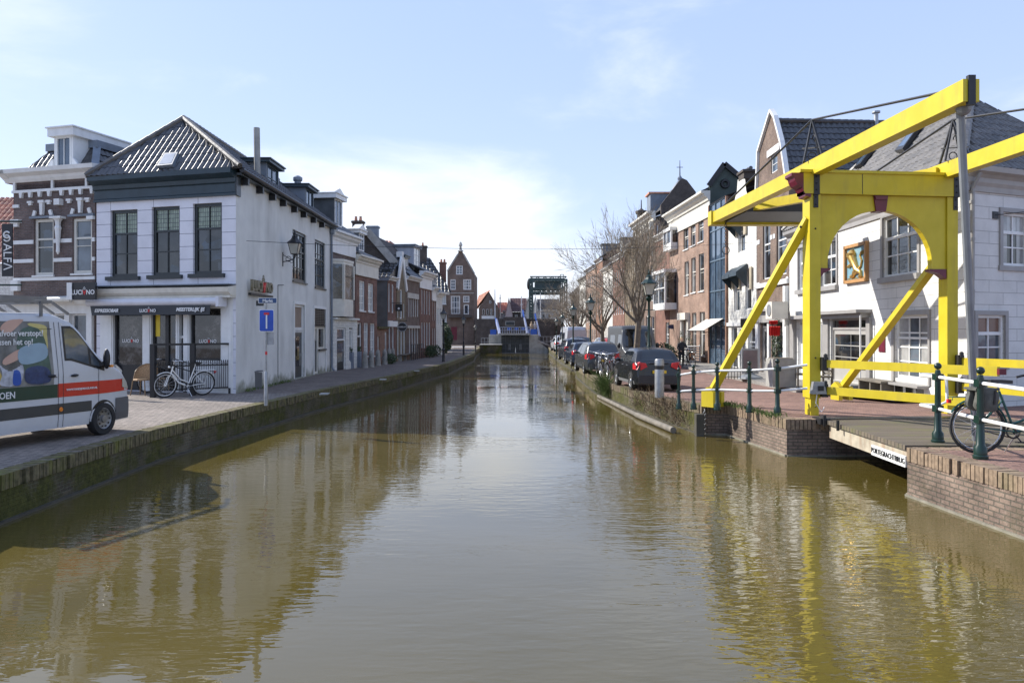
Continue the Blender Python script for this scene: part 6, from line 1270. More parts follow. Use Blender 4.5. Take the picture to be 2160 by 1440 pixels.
# ------------------------------------------------------------------ street lamps
def make_lamp(k=1.0, mat=GREENP):
    t = thing('street_lamp', 'x', 'street lamp', (0, 0, 0)); g = MB(); H = 3.45
    g.lathe((0, 0, 0), [(.13, 0), (.13, .12), (.11, .16), (.105, .9), (.15, .95), (.15, 1.02), (.09, 1.08), (.075, 1.4), (.1, 1.45), (.1, 1.5), (.06, 1.55), (.05, 2.6), (.08, 2.63), (.05, 2.68), (.045, 3.2), (.09, 3.26), (.12, 3.36), (.05, H)], 10); g.build('post', mat, t, True); g = MB(); g.beam((-.22, 0, 2.9), (.22, 0, 2.9), .03, .03); g.build('ladder_rest', mat, t); lantern_head(t, (0, 0, H - .03), .95, mat); return t
L0 = make_lamp(1, GREENP); L1_ = make_lamp(1, IRON); used = set()
for i, (px_, yb, yt, z, lb) in enumerate(((1369, 813, 593, .72, 'tall green lantern street lamp beside the black crossover car'), (1245.5, 782, 635, .72, 'green lantern street lamp beside the grey hatchback'), (1209, 766, 650, .72, 'green lantern street lamp with a small white band further down the right quay'), (1186, 755, 668, .74, 'slim lantern lamp among the distant parked cars'), (1174, 748, 676, .74, 'farthest lantern street lamp on the right quay'),
        (935.5, 763, 659, .75, 'black lantern street lamp at the kerb in front of the hedge on the left quay'), (978, 749, 672, .75, 'black lantern street lamp before the tall gable house'), (1003, 742, 688, .78, 'thin lamp post at the far end of the left quay'))):
    src = L0 if i < 5 else L1_; o = src if src not in used else dup(src); used.add(src); p = gp(px_, yb, z); o['label'] = lb; o['group'] = 'lantern street lamps along the quays'; h = (yb - yt) / F_ * p.y; place(o, p.x, p.y, z, 0, h / 4.0)
# ------------------------------------------------------------------ bare trees
def bare_tree(lb, x, y, z, H, seed, spread=1.0, tr=.17, lean=(0, 0), n0=6, levels=5, rmin=.0078):
    rnd = random.Random(seed); t = thing('bare_tree', lb, 'tree', (x, y, z), 'bare trees along the right quay'); tk = MB(); cr = MB(); tw = MB()
    base = Vector((x, y, z)); f = H * .33; top = base + Vector((lean[0], lean[1], f)); tk.tube([base, base + (top - base) * .5 + Vector((.03, 0, 0)), top], [tr * 1.15, tr * .95, tr * .85], 8)
    def grow(p, d, L, r, lev):
        pts = [p]; q = p.copy(); dd = d.copy(); n = 4 if lev < 3 else 3
        for k in range(n):
            dd = (dd + Vector((rnd.uniform(-1, 1), rnd.uniform(-1, 1), rnd.uniform(-.3, .55))) * .17).normalized(); q = q + dd * L / n; pts.append(q.copy())
        rs = [r * (1 - .55 * k / n) for k in range(n + 1)]; (cr if lev < 3 else tw).tube(pts, rs, 6 if lev < 2 else (4 if lev < 3 else 3), cap=False)
        if lev >= levels: return
        m = rnd.randint(3, 5) if lev < levels - 1 else rnd.randint(4, 6)
        for k in range(m):
            i = min(n, 1 + int(rnd.random() * n)) if k else n; a = rnd.uniform(0, 2 * pi); sp = rnd.uniform(.35, .95) * spread
            s1 = dd.cross(UP); s1 = s1.normalized() if s1.length > .1 else Vector((1, 0, 0)); s2 = dd.cross(s1); nd = (dd + (s1 * cos(a) + s2 * sin(a)) * sp + UP * .12).normalized(); grow(pts[i], nd, L * rnd.uniform(.55, .78), max(rs[i] * rnd.uniform(.45, .62), rmin), lev + 1)
    for k in range(n0):
        a = 2 * pi * k / n0 + rnd.uniform(-.4, .4); up = rnd.uniform(.5, 1.6) if k else 3; grow(top - UP * rnd.uniform(0, f * .25) * (k > 0), Vector((cos(a) * spread, sin(a) * spread, up)).normalized(), H * rnd.uniform(.26, .34), tr * rnd.uniform(.45, .6), 1)
    tk.build('trunk', BARK, t, True); c = cr.build('crown', BARK, t, True); tw.build('twigs', TWIG, c, True); return t
bare_tree('largest bare tree behind the black crossover car', 7.1, 44.0, .7, 8.8, 11, .72, .19, (.25, 0), 8, 5, .0095)
bare_tree('second bare tree behind the grey camper van', 6.9, 58, .72, 7.2, 5, .85, .17, (0, 0), 7, 5)
bare_tree('third bare tree with a pale dense crown behind the parked cars', 7.2, 77, .74, 8.6, 8, 1.1, .16, (-.2, 0), 6, 5)
bare_tree('bare tree hanging over the quay close to the lift bridge', 7.4, 90, .75, 8.0, 21, 1.1, .15, (-.2, 0), 6, 5)
bare_tree('smallest bare tree beside the right end of the lock', 7.2, 99, .8, 7.0, 33, 1.2, .14, (-.1, 0), 6, 5)
def leafy(name, lb, cat, c, dims, n, mat, leaf=.12, seed=1, parent=None, stems=None):
    rnd = random.Random(seed); t = thing(name, lb, cat, c); g = MB()
    for k in range(n):
        while True:
            v = Vector((rnd.uniform(-1, 1), rnd.uniform(-1, 1), rnd.uniform(-1, 1)))
            if .45 < v.length < 1.0 + .12 * sin(v.x * 9 + v.z * 7): break
        p = Vector(c) + Vector((v.x * dims[0], v.y * dims[1], dims[2] + v.z * dims[2])); a = Vector((rnd.uniform(-1, 1), rnd.uniform(-1, 1), rnd.uniform(-1, 1))).normalized(); b = a.orthogonal().normalized(); s_ = leaf * rnd.uniform(.6, 1.3); g.poly([p - a * s_, p + b * s_ * .5, p + a * s_, p - b * s_ * .5])
    g.build('foliage', mat, t); st = MB(); st.tube([Vector(c), Vector(c) + UP * dims[2]], .05, 5); st.build('stem', BARK, t); return t
leafy('hedge', 'tall dark evergreen hedge at the end of the left row', 'hedge', (-6.6, 72.5, .75), (.85, 4, 1.45), 5200, BUSH, .13, 2)
leafy('shrub', 'low evergreen shrub beside the trunk of the largest bare tree', 'shrub', (9.3, 47, .7), (1.1, 1.1, .75), 900, BUSH, .1, 3)
leafy('shrub', 'small evergreen in front of the orange garden wall', 'shrub', (-7.9, 49.6, .75), (.35, .8, .35), 500, BUSH, .06, 4)
leafy('climbing_plant', 'climbing plant beside the shop door on the brick gabled shop', 'plant', (12.35, 35.4, 1.0), (.2, .35, 1.3), 700, BUSH, .06, 6)
for i, (x, y) in enumerate(((11.9, 50.8), (11.9, 53.2))): leafy('climbing_plant', ['sparse wall plant right of the cream door surround', 'sparse wall plant left of the ground floor window of the warm brown house'][i], 'plant', (x, y, .8), (.25, .3, 1.1), 300, BUSH, .05, 8 + i)
# quay edge weeds and dry stalks
def stalks(lb, pts, h, n, mat, seed, name='reeds', zr=(.05, .75)):
    rnd = random.Random(seed); t = thing(name, lb, 'plant', (*pts[0], .4)); g = MB()
    for k in range(n):
        f = rnd.random() * (len(pts) - 1); i = int(f); a, b = Vector((*pts[i], 0)), Vector((*pts[i + 1], 0)); p = a.lerp(b, f - i) + Vector((rnd.gauss(0, .12), rnd.gauss(0, .1), rnd.uniform(*zr))); d = Vector((rnd.gauss(-.15, .5), rnd.gauss(0, .5), rnd.uniform(.2, 1.1))) * h * rnd.uniform(.4, 1); g.tube([p, p + d * .5 + Vector((0, 0, .05)), p + d], [.008, .006, .003], 3, cap=False)
    g.build('stalks', mat, t)
    if zr[1] - zr[0] < .1: setp(t, kind='stuff')
stalks('low green weeds growing along the outer coping of the far bridge pier', [(6.48, 18.3), (6.15, 21.3), (5.6, 21.7)], .16, 420, GRASS, 9, 'grass_tuft', (.86, .88))
stalks('sparse weeds along the foot of the white side wall of the corner cafe', [(-9.62, 27.2), (-9.62, 33)], .14, 260, GRASS, 12, 'grass_tuft', (.74, .77))
stalks('dead brown weeds hanging over the right quay edge below the lamp', [(4.55, 28), (4.9, 24.6), (5.25, 22.6)], .42, 650, DRY, 4, 'dry_weeds'); stalks('green tuft of grass growing from the right quay wall below the bicycles', [(4.0, 33.6), (4.1, 32.4)], .75, 500, GRASS, 5, 'grass_tuft')
# ------------------------------------------------------------------ bicycles
def make_bike(fc, name='bicycle', tyre=RUBBER, rim=CHROME, seed=0, lady=True):
    t = thing(name, 'x', 'bicycle', (0, 0, 0)); X, Z = Vector((1, 0, 0)), UP; r = .33
    for cx in (-.54, .56):
        g = MB(); g.torus((cx, 0, r + .02), X, Z, r, .02, 26, 6); w_ = g.build('wheel', tyre, t, True); g = MB(); g.torus((cx, 0, r + .02), X, Z, r - .035, .011, 24, 4); g.lathe((cx, -.04, r + .02), [(.025, 0), (.025, .08)], 8, ax=(X, Z, Vector((0, 1, 0)))); g.build('rim', rim, w_, True); g = MB()
        for k in range(14): a = 2 * pi * k / 14; g.tube([(cx, .015 * (-1) ** k, r + .02), (cx + (r - .03) * cos(a), 0, r + .02 + (r - .03) * sin(a))], .0022, 3, cap=False)
        g.build('spokes', rim, w_)
    hd, hb, bb, st, sb, ax = (.36, 0, .88), (.41, 0, .68), (-.08, 0, .29), (-.26, 0, .82), (-.22, 0, .70), (-.54, 0, .35)
    g = MB(); g.tube([hd, hb], .02, 8); g.tube([bb, st], .017, 8)
    if lady: g.tube([hb, (.2, 0, .42), bb], .024, 8); g.tube([(.38, 0, .78), (.14, 0, .5), (-.1, 0, .4)], .018, 8)
    else: g.tube([hb, bb], .018, 8); g.tube([hd, sb], .017, 8)
    for s_ in (-.045, .045): g.tube([bb, (ax[0], s_, ax[2])], .010, 6); g.tube([sb, (ax[0], s_, ax[2])], .009, 6); g.tube([hb, (.5, s_, .55), (.56, s_, .35)], .012, 6)
    g.build('frame', fc, t, True)
    g = MB(); g.tube([(.34, 0, .93), (.33, 0, 1.02)], .014, 6); g.tube([(.12, -.27, 1.02), (.26, -.22, 1.06), (.35, -.08, 1.03), (.35, .08, 1.03), (.26, .22, 1.06), (.12, .27, 1.02)], .012, 6); g.build('handlebar', CHROME, t, True); g = MB()
    for s_ in (-1, 1): g.tube([(.20, s_ * .245, 1.043), (.09, s_ * .28, 1.01)], .018, 6)
    g.build('grip', BLACK, t)
    g = MB(); g.prism([(-.40, -.10, .93), (-.38, -.11, .93), (-.24, -.06, .93), (-.10, -.025, .92), (-.10, .025, .92), (-.24, .06, .93), (-.38, .11, .93), (-.40, .10, .93)], (0, 0, .045)); g.build('saddle', BLACK, t, True); g = MB(); g.tube([(-.26, 0, .82), (-.28, 0, .93)], .013, 6); g.build('seat_post', CHROME, t)
    g = MB()
    for s_ in (-.07, .07): g.tube([(-.30, s_, .74), (-.86, s_, .74), (-.86, s_ * .8, .70)], .007, 5); g.tube([(-.54, s_, .35), (-.62, s_, .74)], .006, 4)
    for x in (-.4, -.55, -.7, -.85): g.tube([(x, -.07, .74), (x, .07, .74)], .006, 4)
    g.build('rear_rack', fc if fc is not BLACK else IRON, t)
    g = MB(); g.torus((-.54, 0, .35), X, Z, .365, .014, 14, 4, 0, .1, 2.6); g.torus((.56, 0, .35), X, Z, .365, .014, 14, 4, 0, .9, 2.7); g.build('mudguard', fc, t); g = MB(); g.torus((-.08, .05, .29), X, Z, .08, .012, 14, 4); g.tube([(-.08, .06, .29), (.02, .06, .16)], .01, 5); g.tube([(-.08, -.06, .29), (-.18, -.06, .42)], .01, 5); g.box((-.02, .06, .145), (.08, .14, .165)); g.tube([(-.08, .05, .36), (-.54, .05, .38)], .008, 4); g.tube([(-.08, .05, .21), (-.54, .05, .32)], .008, 4); g.build('crank', IRON, t); g = MB(); g.ball((.47, 0, .86), .035, 8); g.build('headlight', CHROME, t); g = MB(); g.box((-.9, -.03, .66), (-.86, .03, .71)); g.build('rear_light', REDM, t); g = MB(); g.tube([(-.05, .03, .27), (-.14, .16, .02)], .009, 4); g.build('kickstand', CHROME, t); return t
BW = make_bike(paint('white_bike_frame', (.75, .75, .72), .35, .1), tyre=RUBBER, rim=paint('white_rim', (.7, .7, .68), .4)); BB = make_bike(BLACK, lady=False); BS = make_bike(CHROME, lady=False); BT = make_bike(paint('teal_bike_frame', (.015, .075, .065), .3))
used = {}
def bike(src, p, hd, lb, grp, s=1.12, tilt=0.08):
    o = dup(src) if src in used else src; used[src] = 1; o['label'] = lb; o['group'] = grp; o.location = p; o.rotation_euler = (tilt, 0, hd); o.scale = (s, s, s); return o
p = gp(389, 836, .75); bike(BW, p, R(228), 'white lady bicycle with basket leaning outside the black terrace fence', 'bicycles by the cafe', 1.18, -.1)
g = MB(); pb = p + Vector((-.42, -.28, .0)); 
bike(BS, gp(347, 826, .75), R(235), 'silver bicycle behind the white bicycle at the terrace fence', 'bicycles by the cafe', 1.12)
bike(BB, Vector((-11.35, 26.35, .75)), R(186), 'dark bicycle standing inside the fence under the right cafe window', 'bicycles by the cafe', 1.1)
for i, (px_, yb, hd) in enumerate(((1253, 792, 100), (1262, 796, 95), (1270, 800, 85), (1278, 803, 92), (1286, 804, 80), (1292, 800, 100))):
    z = .72; q = gp(px_, yb, z); bike((BB, BS)[i % 2], q + Vector((.2, .6, 0)), R(hd + 165), ['first dark bicycle at the left end of the row on the quay', 'silver bicycle second from the left in the row on the quay', 'dark bicycle in the middle of the row beside the grey hatchback', 'silver bicycle in front of the middle of the bicycle row', 'dark bicycle with a red frame bag near the black crossover', 'silver bicycle touching the front of the black crossover'][i], 'bicycles parked in a row on the right quay', 1.15)
b = bike(BT, gp(2138, 962, .88) + Vector((.25, .15, 0)), R(-8), 'teal and black city bicycle with a grey pannier leaning at the near railing', 'bicycles at the near railing', 1.3, -.06)
t = thing('pannier_bag', 'grey folded pannier bag on the rack of the teal bicycle', 'bag', gp(2090, 955, .88)); q = at(2075, 838, 12.6); GC = paint('grey_canvas', (.10, .10, .085), .85, .45, 8, .4); pr = [(.19 * math.copysign(abs(cos(a)) ** .55, cos(a)), .21 * math.copysign(abs(sin(a)) ** .6, sin(a))) for a in [2 * pi * k / 24 for k in range(24)]]
for dy in (0, .24):
    g = MB(); n = 6; rings = [[q + Vector((x * k_ + .08 + .02 * sin(z * 20), dy + yy, z * k_ - .04 - .05 * (x / .19) ** 2 * .3)) for x, z in pr] for yy, k_ in ((0, .82), (.015, .95), (.06, 1.0), (.1, .97), (.125, .85))]
    i0 = len(g.v); g.v += [v for r_ in rings for v in r_]
    for a in range(4):
        for b in range(24): g.f.append([i0 + a * 24 + b, i0 + a * 24 + (b + 1) % 24, i0 + (a + 1) * 24 + (b + 1) % 24, i0 + (a + 1) * 24 + b]); g.m.append(0)
    g.f.append(list(range(i0, i0 + 24))[::-1]); g.m.append(0); g.f.append(list(range(i0 + 96, i0 + 120))); g.m.append(0); pb_ = g.build('bag', GC, t, True)
    g = MB(); g.beam(q + Vector((-.02, dy - .012, .12)), q + Vector((-.01, dy - .012, -.12)), .03, .008, up=Vector((0, 1, 0))); g.beam(q + Vector((.19, dy - .012, .12)), q + Vector((.17, dy - .012, -.12)), .03, .008, up=Vector((0, 1, 0))); g.build('strap', BLACK, pb_)
g = MB(); g.box((q.x - .12, q.y + .02, q.z + .11), (q.x + .28, q.y + .36, q.z + .15)); g.build('flap', GC, t)
for i, y in enumerate((92, 93.2)): bike(BB if i else BS, Vector((4.9 + i * .3, y, .75)), R(100), ['reddish bicycle at the far end of the right quay', 'dark bicycle at the far end of the right quay'][i], 'bicycles far down the right quay')
# ------------------------------------------------------------------ vehicles: shell defined by roof line and half width
def lerpc(pts, x):
    for (a, b), (c, d) in zip(pts, pts[1:]):
        if x <= c: f = max(0, (x - a) / (c - a)) if c > a else 0; f = f * f * (3 - 2 * f) * .5 + f * .5; return b + (d - b) * f
    return pts[-1][1]
def make_car(name, label, paintm, L, W, H, roof, belt, tumble=.2, wheels=(.75, 3.3), wr=.33, cat='car', gl=(0.5, 3.0), ws=None, rw=None, lights='t', glm=None, low=.24, van=False, nose=.25, tail=.12, rimm=CHROME, dup_wheels=True):
    t = thing(name, label, cat, (0, 0, 0)); hw0 = W / 2
    zt = lambda x: lerpc(roof, x); zb = lambda x: low
    def hw(x, z):
        h = hw0; fx = x / L
        if x > L - nose * 3: h -= nose * .55 * ((x - (L - nose * 3)) / (nose * 3)) ** 2
        if x < tail * 3: h -= tail * .6 * (1 - x / (tail * 3)) ** 2
        if z > belt: h -= tumble * (z - belt) / (H - belt)
        if z < .5: h -= .05 * ((.5 - z) / .3) ** 2
        top = zt(x); d = top - z; rr = .09
        if d < rr: h -= rr * (1 - sqrt(max(0, 1 - ((rr - d) / rr) ** 2)))
        return h
    g = MB(); nx, nz = 56, 18; rings = []
    for i in range(nx + 1):
        x = L * i / nx; b_, top = zb(x), zt(x); ring = []
        zs = [b_ + (top - b_) * (1 - (1 - k / nz) ** 1.4) for k in range(nz + 1)]
        for z in zs: ring.append(Vector((x, -hw(x, z), z)))
        wtop = hw(x, top); cr = .03
        for k in range(1, 6): f = k / 6; ring.append(Vector((x, -wtop + 2 * wtop * f, top + cr * sin(pi * f))))
        for z in reversed(zs): ring.append(Vector((x, hw(x, z), z)))
        rings.append(len(g.v)); g.v += ring; nr = len(ring)
    for i in range(nx):
        for k in range(nr): a = rings[i] + k; b = rings[i] + (k + 1) % nr; c = rings[i + 1] + (k + 1) % nr; d = rings[i + 1] + k; g.f.append([a, b, c, d]); g.m.append(0)
    g.f.append([rings[0] + k for k in range(nr)]); g.m.append(0); g.f.append([rings[-1] + k for k in reversed(range(nr))]); g.m.append(0)
    g.build('body', paintm, t, True)
    def strip(m, x0, x1, z0, z1, s_, n=10, o=.006, nzz=3):
        """panel on the side: z0,z1 functions or numbers"""
        f0 = z0 if callable(z0) else (lambda x: z0); f1 = z1 if callable(z1) else (lambda x: z1)
        for i in range(n):
            xa, xb = x0 + (x1 - x0) * i / n, x0 + (x1 - x0) * (i + 1) / n
            for j in range(nzz):
                def pt(x, f): z = f0(x) + (f1(x) - f0(x)) * f; return Vector((x, s_ * (hw(x, z) + o), z))
                q = [pt(xa, j / nzz), pt(xb, j / nzz), pt(xb, (j + 1) / nzz), pt(xa, (j + 1) / nzz)]; m.poly(q if s_ < 0 else q[::-1])
    def topstrip(m, x0, x1, k=.86, n=6, o=.012):
        for i in range(n):
            xa, xb = x0 + (x1 - x0) * i / n, x0 + (x1 - x0) * (i + 1) / n
            for j in range(4):
                def pt(x, f): w_ = hw(x, zt(x)) * k; return Vector((x, -w_ + 2 * w_ * f, zt(x) + o + .03 * sin(pi * (.07 + .86 * f)))) + (Vector((0, 0, 0)))
                m.poly([pt(xa, j / 4), pt(xb, j / 4), pt(xb, (j + 1) / 4), pt(xa, (j + 1) / 4)])
    for s_ in (-1, 1):
        for cx in wheels:
            g = MB(); n = 18; q = []
            for k in range(n + 1): a = pi * (-.12 + 1.24 * k / n); q.append((cx + (wr + .06) * cos(a), wr + (wr + .06) * sin(a)))
            g.poly([(x, s_ * (hw(x, z) + .004), z) for x, z in (q if s_ > 0 else q[::-1])][::-1]); g.build('wheel_arch', BLACK, t)
            g = MB(); A_, B__ = Vector((1, 0, 0)), UP; y0 = s_ * (hw0 - .22 + .035); g.lathe((cx, y0, wr), [(wr * .7, 0), (wr * .97, .01), (wr, .04), (wr, .17), (wr * .95, .21), (wr * .68, .215), (wr * .66, .16), (.02, .15)], 26, ax=(A_, B__, Vector((0, s_, 0)))); wh = g.build('wheel', RUBBER, t, True); g = MB(); g.lathe((cx, y0 + s_ * .168, wr), [(wr * .66, 0), (wr * .62, .035), (wr * .56, .02), (wr * .22, .015), (wr * .2, .045), (.01, .05)], 20, ax=(A_, B__, Vector((0, s_, 0))))
            g.build('rim', rimm, wh, True); g = MB(); 
            for k in range(10): a = 2 * pi * k / 10; c_ = Vector((cx + cos(a) * wr * .46, y0 + s_ * .20, wr + sin(a) * wr * .46)); g.lathe(c_, [(wr * .065, 0), (wr * .065, .003)], 6, ax=(A_, B__, Vector((0, s_, 0))))
            g.build('rim_slot', BLACK, wh)
    return t, strip, topstrip, hw, zt
GL_CAR = glassm('car_glass', (.012, .016, .018), .03, .4)
def std_car(label, col, kind='hatch', seed=0):
    c = paint('car_paint_' + str(seed), col, .22, .06, spec=.8, metal=.25)
    if kind == 'suv': L, W, H = 4.13, 1.77, 1.57; roof = [(0, .55), (.03, .98), (.12, 1.05), (.62, 1.50), (1.2, 1.57), (2.1, 1.55), (3.0, 1.03), (3.4, .97), (4.0, .80), (4.13, .55)]; belt = 1.02
    elif kind == 'mpv': L, W, H = 4.3, 1.78, 1.62; roof = [(0, .6), (.04, 1.05), (.4, 1.55), (1.0, 1.62), (2.4, 1.60), (3.35, 1.05), (4.1, .85), (4.3, .55)]; belt = 1.0
    else: L, W, H = 3.95, 1.7, 1.48; roof = [(0, .5), (.05, .95), (.15, 1.02), (.55, 1.42), (1.2, 1.48), (2.0, 1.45), (2.85, .98), (3.3, .92), (3.85, .75), (3.95, .5)]; belt = .95
    t, strip, tops, hw, zt = make_car('parked_car', label, c, L, W, H, roof, belt, .24, (.78, .78 + L * .62), .34 if kind == 'suv' else .31)
    for s_ in (-1, 1):
        g = MB(); strip(g, .95 if kind == 'suv' else .8, L * .47, belt + .02, lambda x: min(zt(x) - .12, H - .12), s_, 8); strip(g, L * .485, L * .66, belt + .02, lambda x: max(belt + .03, min(zt(x) - .1, H - .12)), s_, 8); g.build('side_window', GL_CAR, t)
        g = MB(); strip(g, .3, L - .3, .24, .36, s_, 14, .01, 1); g.build('sill_trim', STEEL if kind == 'suv' else BLACK, t); g = MB()
        for x in (L * .30, L * .478, L * .68): strip(g, x, x + .012, .4, belt, s_, 1, .003, 4)
        g.build('door_gap', BLACK, t); g = MB(); g.ball((L * .66, s_ * (hw0_ + .09), belt + .04), .1, 10, 0, (.6, 1, .75)) if 0 else g.ball((L * .66, s_ * (W / 2 + .07), belt + .06), .1, 10, 0, (.6, 1.1, .75)); g.build('mirror', c, t, True); g = MB(); 
        for x in (L * .32, L * .5): g.box((x, s_ * (W / 2 + .0) - .015, belt - .12), (x + .16, s_ * (W / 2) + .025, belt - .09))
        g.build('door_handle', CHROME, t)
        g = MB(); strip(g, .02, .42, belt - .22, lambda x: belt - .02 + .1 * (1 - x / .42), s_, 5, .012, 2); y = s_ * (hw(0, .9) - .02); g.prism([(-.012, y, belt - .24), (-.012, y - s_ * .26, belt - .12), (-.0, y - s_ * .2, belt + .02), (-.0, y, belt + .05)], (.05, 0, 0)); g.build('tail_light', REDM, t)
        g = MB(); strip(g, L - .5, L - .12, .62, .76, s_, 4, .012, 2); g.build('headlight', LANT, t)
    g = MB(); tops(g, roof[2][0] + .05, roof[3][0] - .02, .82); ob = g.build('rear_window', GL_CAR, t); g = MB(); w0 = len(roof) - 4; xs = [p[0] for p in roof]; i = next(k for k in range(len(roof) - 1) if roof[k][1] - roof[k + 1][1] > .35 and roof[k][0] > 1); tops(g, roof[i][0] + .1, roof[i + 1][0] - .05, .86); g.build('windscreen', GL_CAR, t)
    g = MB(); g.box((-.05, -W * .44, .30), (.15, W * .44, .58)); g.box((L - .12, -W * .40, .28), (L + .03, W * .40, .5)); g.build('bumper', c if kind != 'suv' else paint('dark_bumper', (.03, .03, .035), .5), t); g = MB(); g.box((-.06, -.26, .66), (-.04, .26, .77)); g.box((L + .03, -.26, .36), (L + .045, .26, .46)); g.build('licence_plate', paint('yellow_plate', (.75, .5, .03), .5), t)
    g = MB(); g.box((-.03, -.35, 1.0 if kind != 'suv' else 1.02), (.06, .35, 1.02 if kind != 'suv' else 1.05)); g.build('boot_trim', BLACK, t)
    return t
def put(o, x, y, z, hd): o.location = (x, y, z); o.rotation_euler = (0, 0, hd); return o
HA = atan2(1, -.075)
def rearat(o, px0, px1, yb, hd=HA, z=.72):
    """rear bumper spans px0..px1 and touches the ground at yb"""
    Y = F_ * (EYE - z) / (yb - HY); put(o, ((px0 + px1) / 2 - CX) / F_ * Y, Y, z, hd)
rearat(std_car('black compact crossover car with red boomerang tail lights nearest on the right quay', (.018, .02, .024), 'suv', 1), 1343, 1438, 825)
rearat(std_car('grey hatchback parked behind the bicycle row', (.07, .075, .08), 'mpv', 2), 1241, 1306, 790)
rearat(std_car('dark blue hatchback with a glowing red tail light', (.02, .03, .055), 'hatch', 3), 1223, 1252, 773)
rearat(std_car('blue black hatchback between two lantern lamps', (.02, .025, .035), 'mpv', 4), 1209, 1228, 762)
put(std_car('dark car facing the camera with white headlights further down the quay', (.03, .03, .035), 'mpv', 5), 5.7, 66.5, .74, HA + pi)
put(std_car('white car parked at the far end of the right quay', (.55, .56, .58), 'hatch', 6), 5.2, 77, .75, HA)
put(std_car('silver car behind the white car at the far end of the right quay', (.35, .36, .38), 'mpv', 7), 5.3, 84, .75, HA + pi)
for i, (x, y, c_) in enumerate(((8.6, 62, (.5, .5, .52)), (8.9, 70, (.45, .05, .04)), (9.2, 78, (.55, .55, .55)))): put(std_car(['pale car parked by the houses behind the second bare tree', 'red car parked by the far houses', 'pale car parked farthest by the houses'][i], c_, 'hatch', 10 + i), x, y, .74, HA + pi)
# grey camper van seen from the front
def box_van(label, c, L=5.6, W=2.05, H=2.5):
    roof = [(0, 2.2), (.1, 2.45), (.3, H), (4.1, H), (4.35, 2.3), (4.85, 1.2), (5.4, 1.0), (5.6, .6)]; m = paint('van_paint_' + label[:5], c, .3, .06, spec=.7, metal=.3)
    t, strip, tops, hw, zt = make_car('camper_van', label, m, L, W, H, roof, 1.15, .1, (1.0, 4.5), .34, cat='van'); g = MB(); tops(g, 4.36, 4.86, .86); g.build('windscreen', GL_CAR, t)
    for s_ in (-1, 1): g = MB(); strip(g, 3.5, 4.5, 1.25, lambda x: min(zt(x) - .15, 2.0), s_, 6); strip(g, 1.2, 2.6, 1.3, 1.95, s_, 6); g.build('side_window', GL_CAR, t); g = MB(); g.ball((4.55, s_ * 1.16, 1.35), .13, 8, 0, (.6, .8, 1.3)); g.build('mirror', BLACK, t); g = MB(); g.box((5.45, s_ * .75 - .15, .78), (5.62, s_ * .75 + .15, .95)); g.build('headlight', LANT, t)
    g = MB(); g.box((5.5, -.5, .62), (5.64, .5, .9)); g.build('grille', BLACK, t); g = MB(); g.box((5.6, -.26, .42), (5.655, .26, .53)); g.build('licence_plate', paint('yellow_plate_front', (.75, .5, .03), .5), t); return t
put(box_van('grey camper van parked facing the camera between the bare trees', (.10, .105, .11)), 7.15, 49.5, .71, HA + pi); put(box_van('white delivery van far down the right quay', (.5, .52, .55)), 6.2, 72.5, .75, HA)
# ------------------------------------------------------------------ drain service van on the left quay
VW = paint('van_white', (.54, .545, .555), .28, .05, spec=.7); L = 6.0; H = 2.62
roof = [(0, 2.3), (.05, 2.5), (.3, 2.6), (1.5, H), (3.75, H), (4.15, 2.5), (5.08, 1.64), (5.62, 1.40), (5.90, 1.14), (5.98, .8), (6.0, .5)]
van, strip, tops, hw, zt = make_car('service_van', 'white drain service van with printed side, green, red and grey stripes and a ladder rack', VW, L, 2.0, H, roof, 1.45, .16, (1.2, 5.02), .355, 'van', low=.28, nose=.32, rimm=paint('steel_rim', (.22, .22, .22), .4, .1, metal=.6))
s_ = -1; xs = 3.72
g = MB(); strip(g, 3.98, 4.60, lambda x: 1.70 - max(0, x - 4.1) * .28, lambda x: min(2.32, zt(x) - .15), s_, 10); strip(g, 4.66, 4.95, lambda x: 1.55 - (x - 4.66) * .2, lambda x: max(1.52, zt(x) - .19), s_, 6); sw = g.build('side_window', GLASSB, van); g = MB(); strip(g, 3.93, 5.04, lambda x: 1.65 - max(0, x - 4.1) * .27, lambda x: max(1.5, min(2.37, zt(x) - .11)), s_, 14, .003, 4); g.build('window_seal', BLACK, van)
def st(a, b, z0, z1, m, nm, o=.006, n=12, nzz=3): g = MB(); strip(g, a, b, z0, z1, s_, n, o, nzz); g.build(nm, m, van)
GRN = paint('dark_green_film', (.012, .045, .03), .35, .08); RED_ = paint('red_film', (.55, .035, .02), .3, .06); GRY = paint('dark_grey_film', (.045, .048, .05), .4, .1)
st(0.05, xs, .91, 1.18, GRN, 'green_stripe'); st(xs + .0, 5.93, lambda x: .91 + max(0, x - 5) * .02, lambda x: 1.19, RED_, 'red_stripe'); st(.05, 4.66, .56, .78, GRY, 'grey_stripe'); st(5.40, 5.97, .3, lambda x: .78, paint('grey_bumper', (.10, .10, .105), .6, .1), 'bumper', .012)
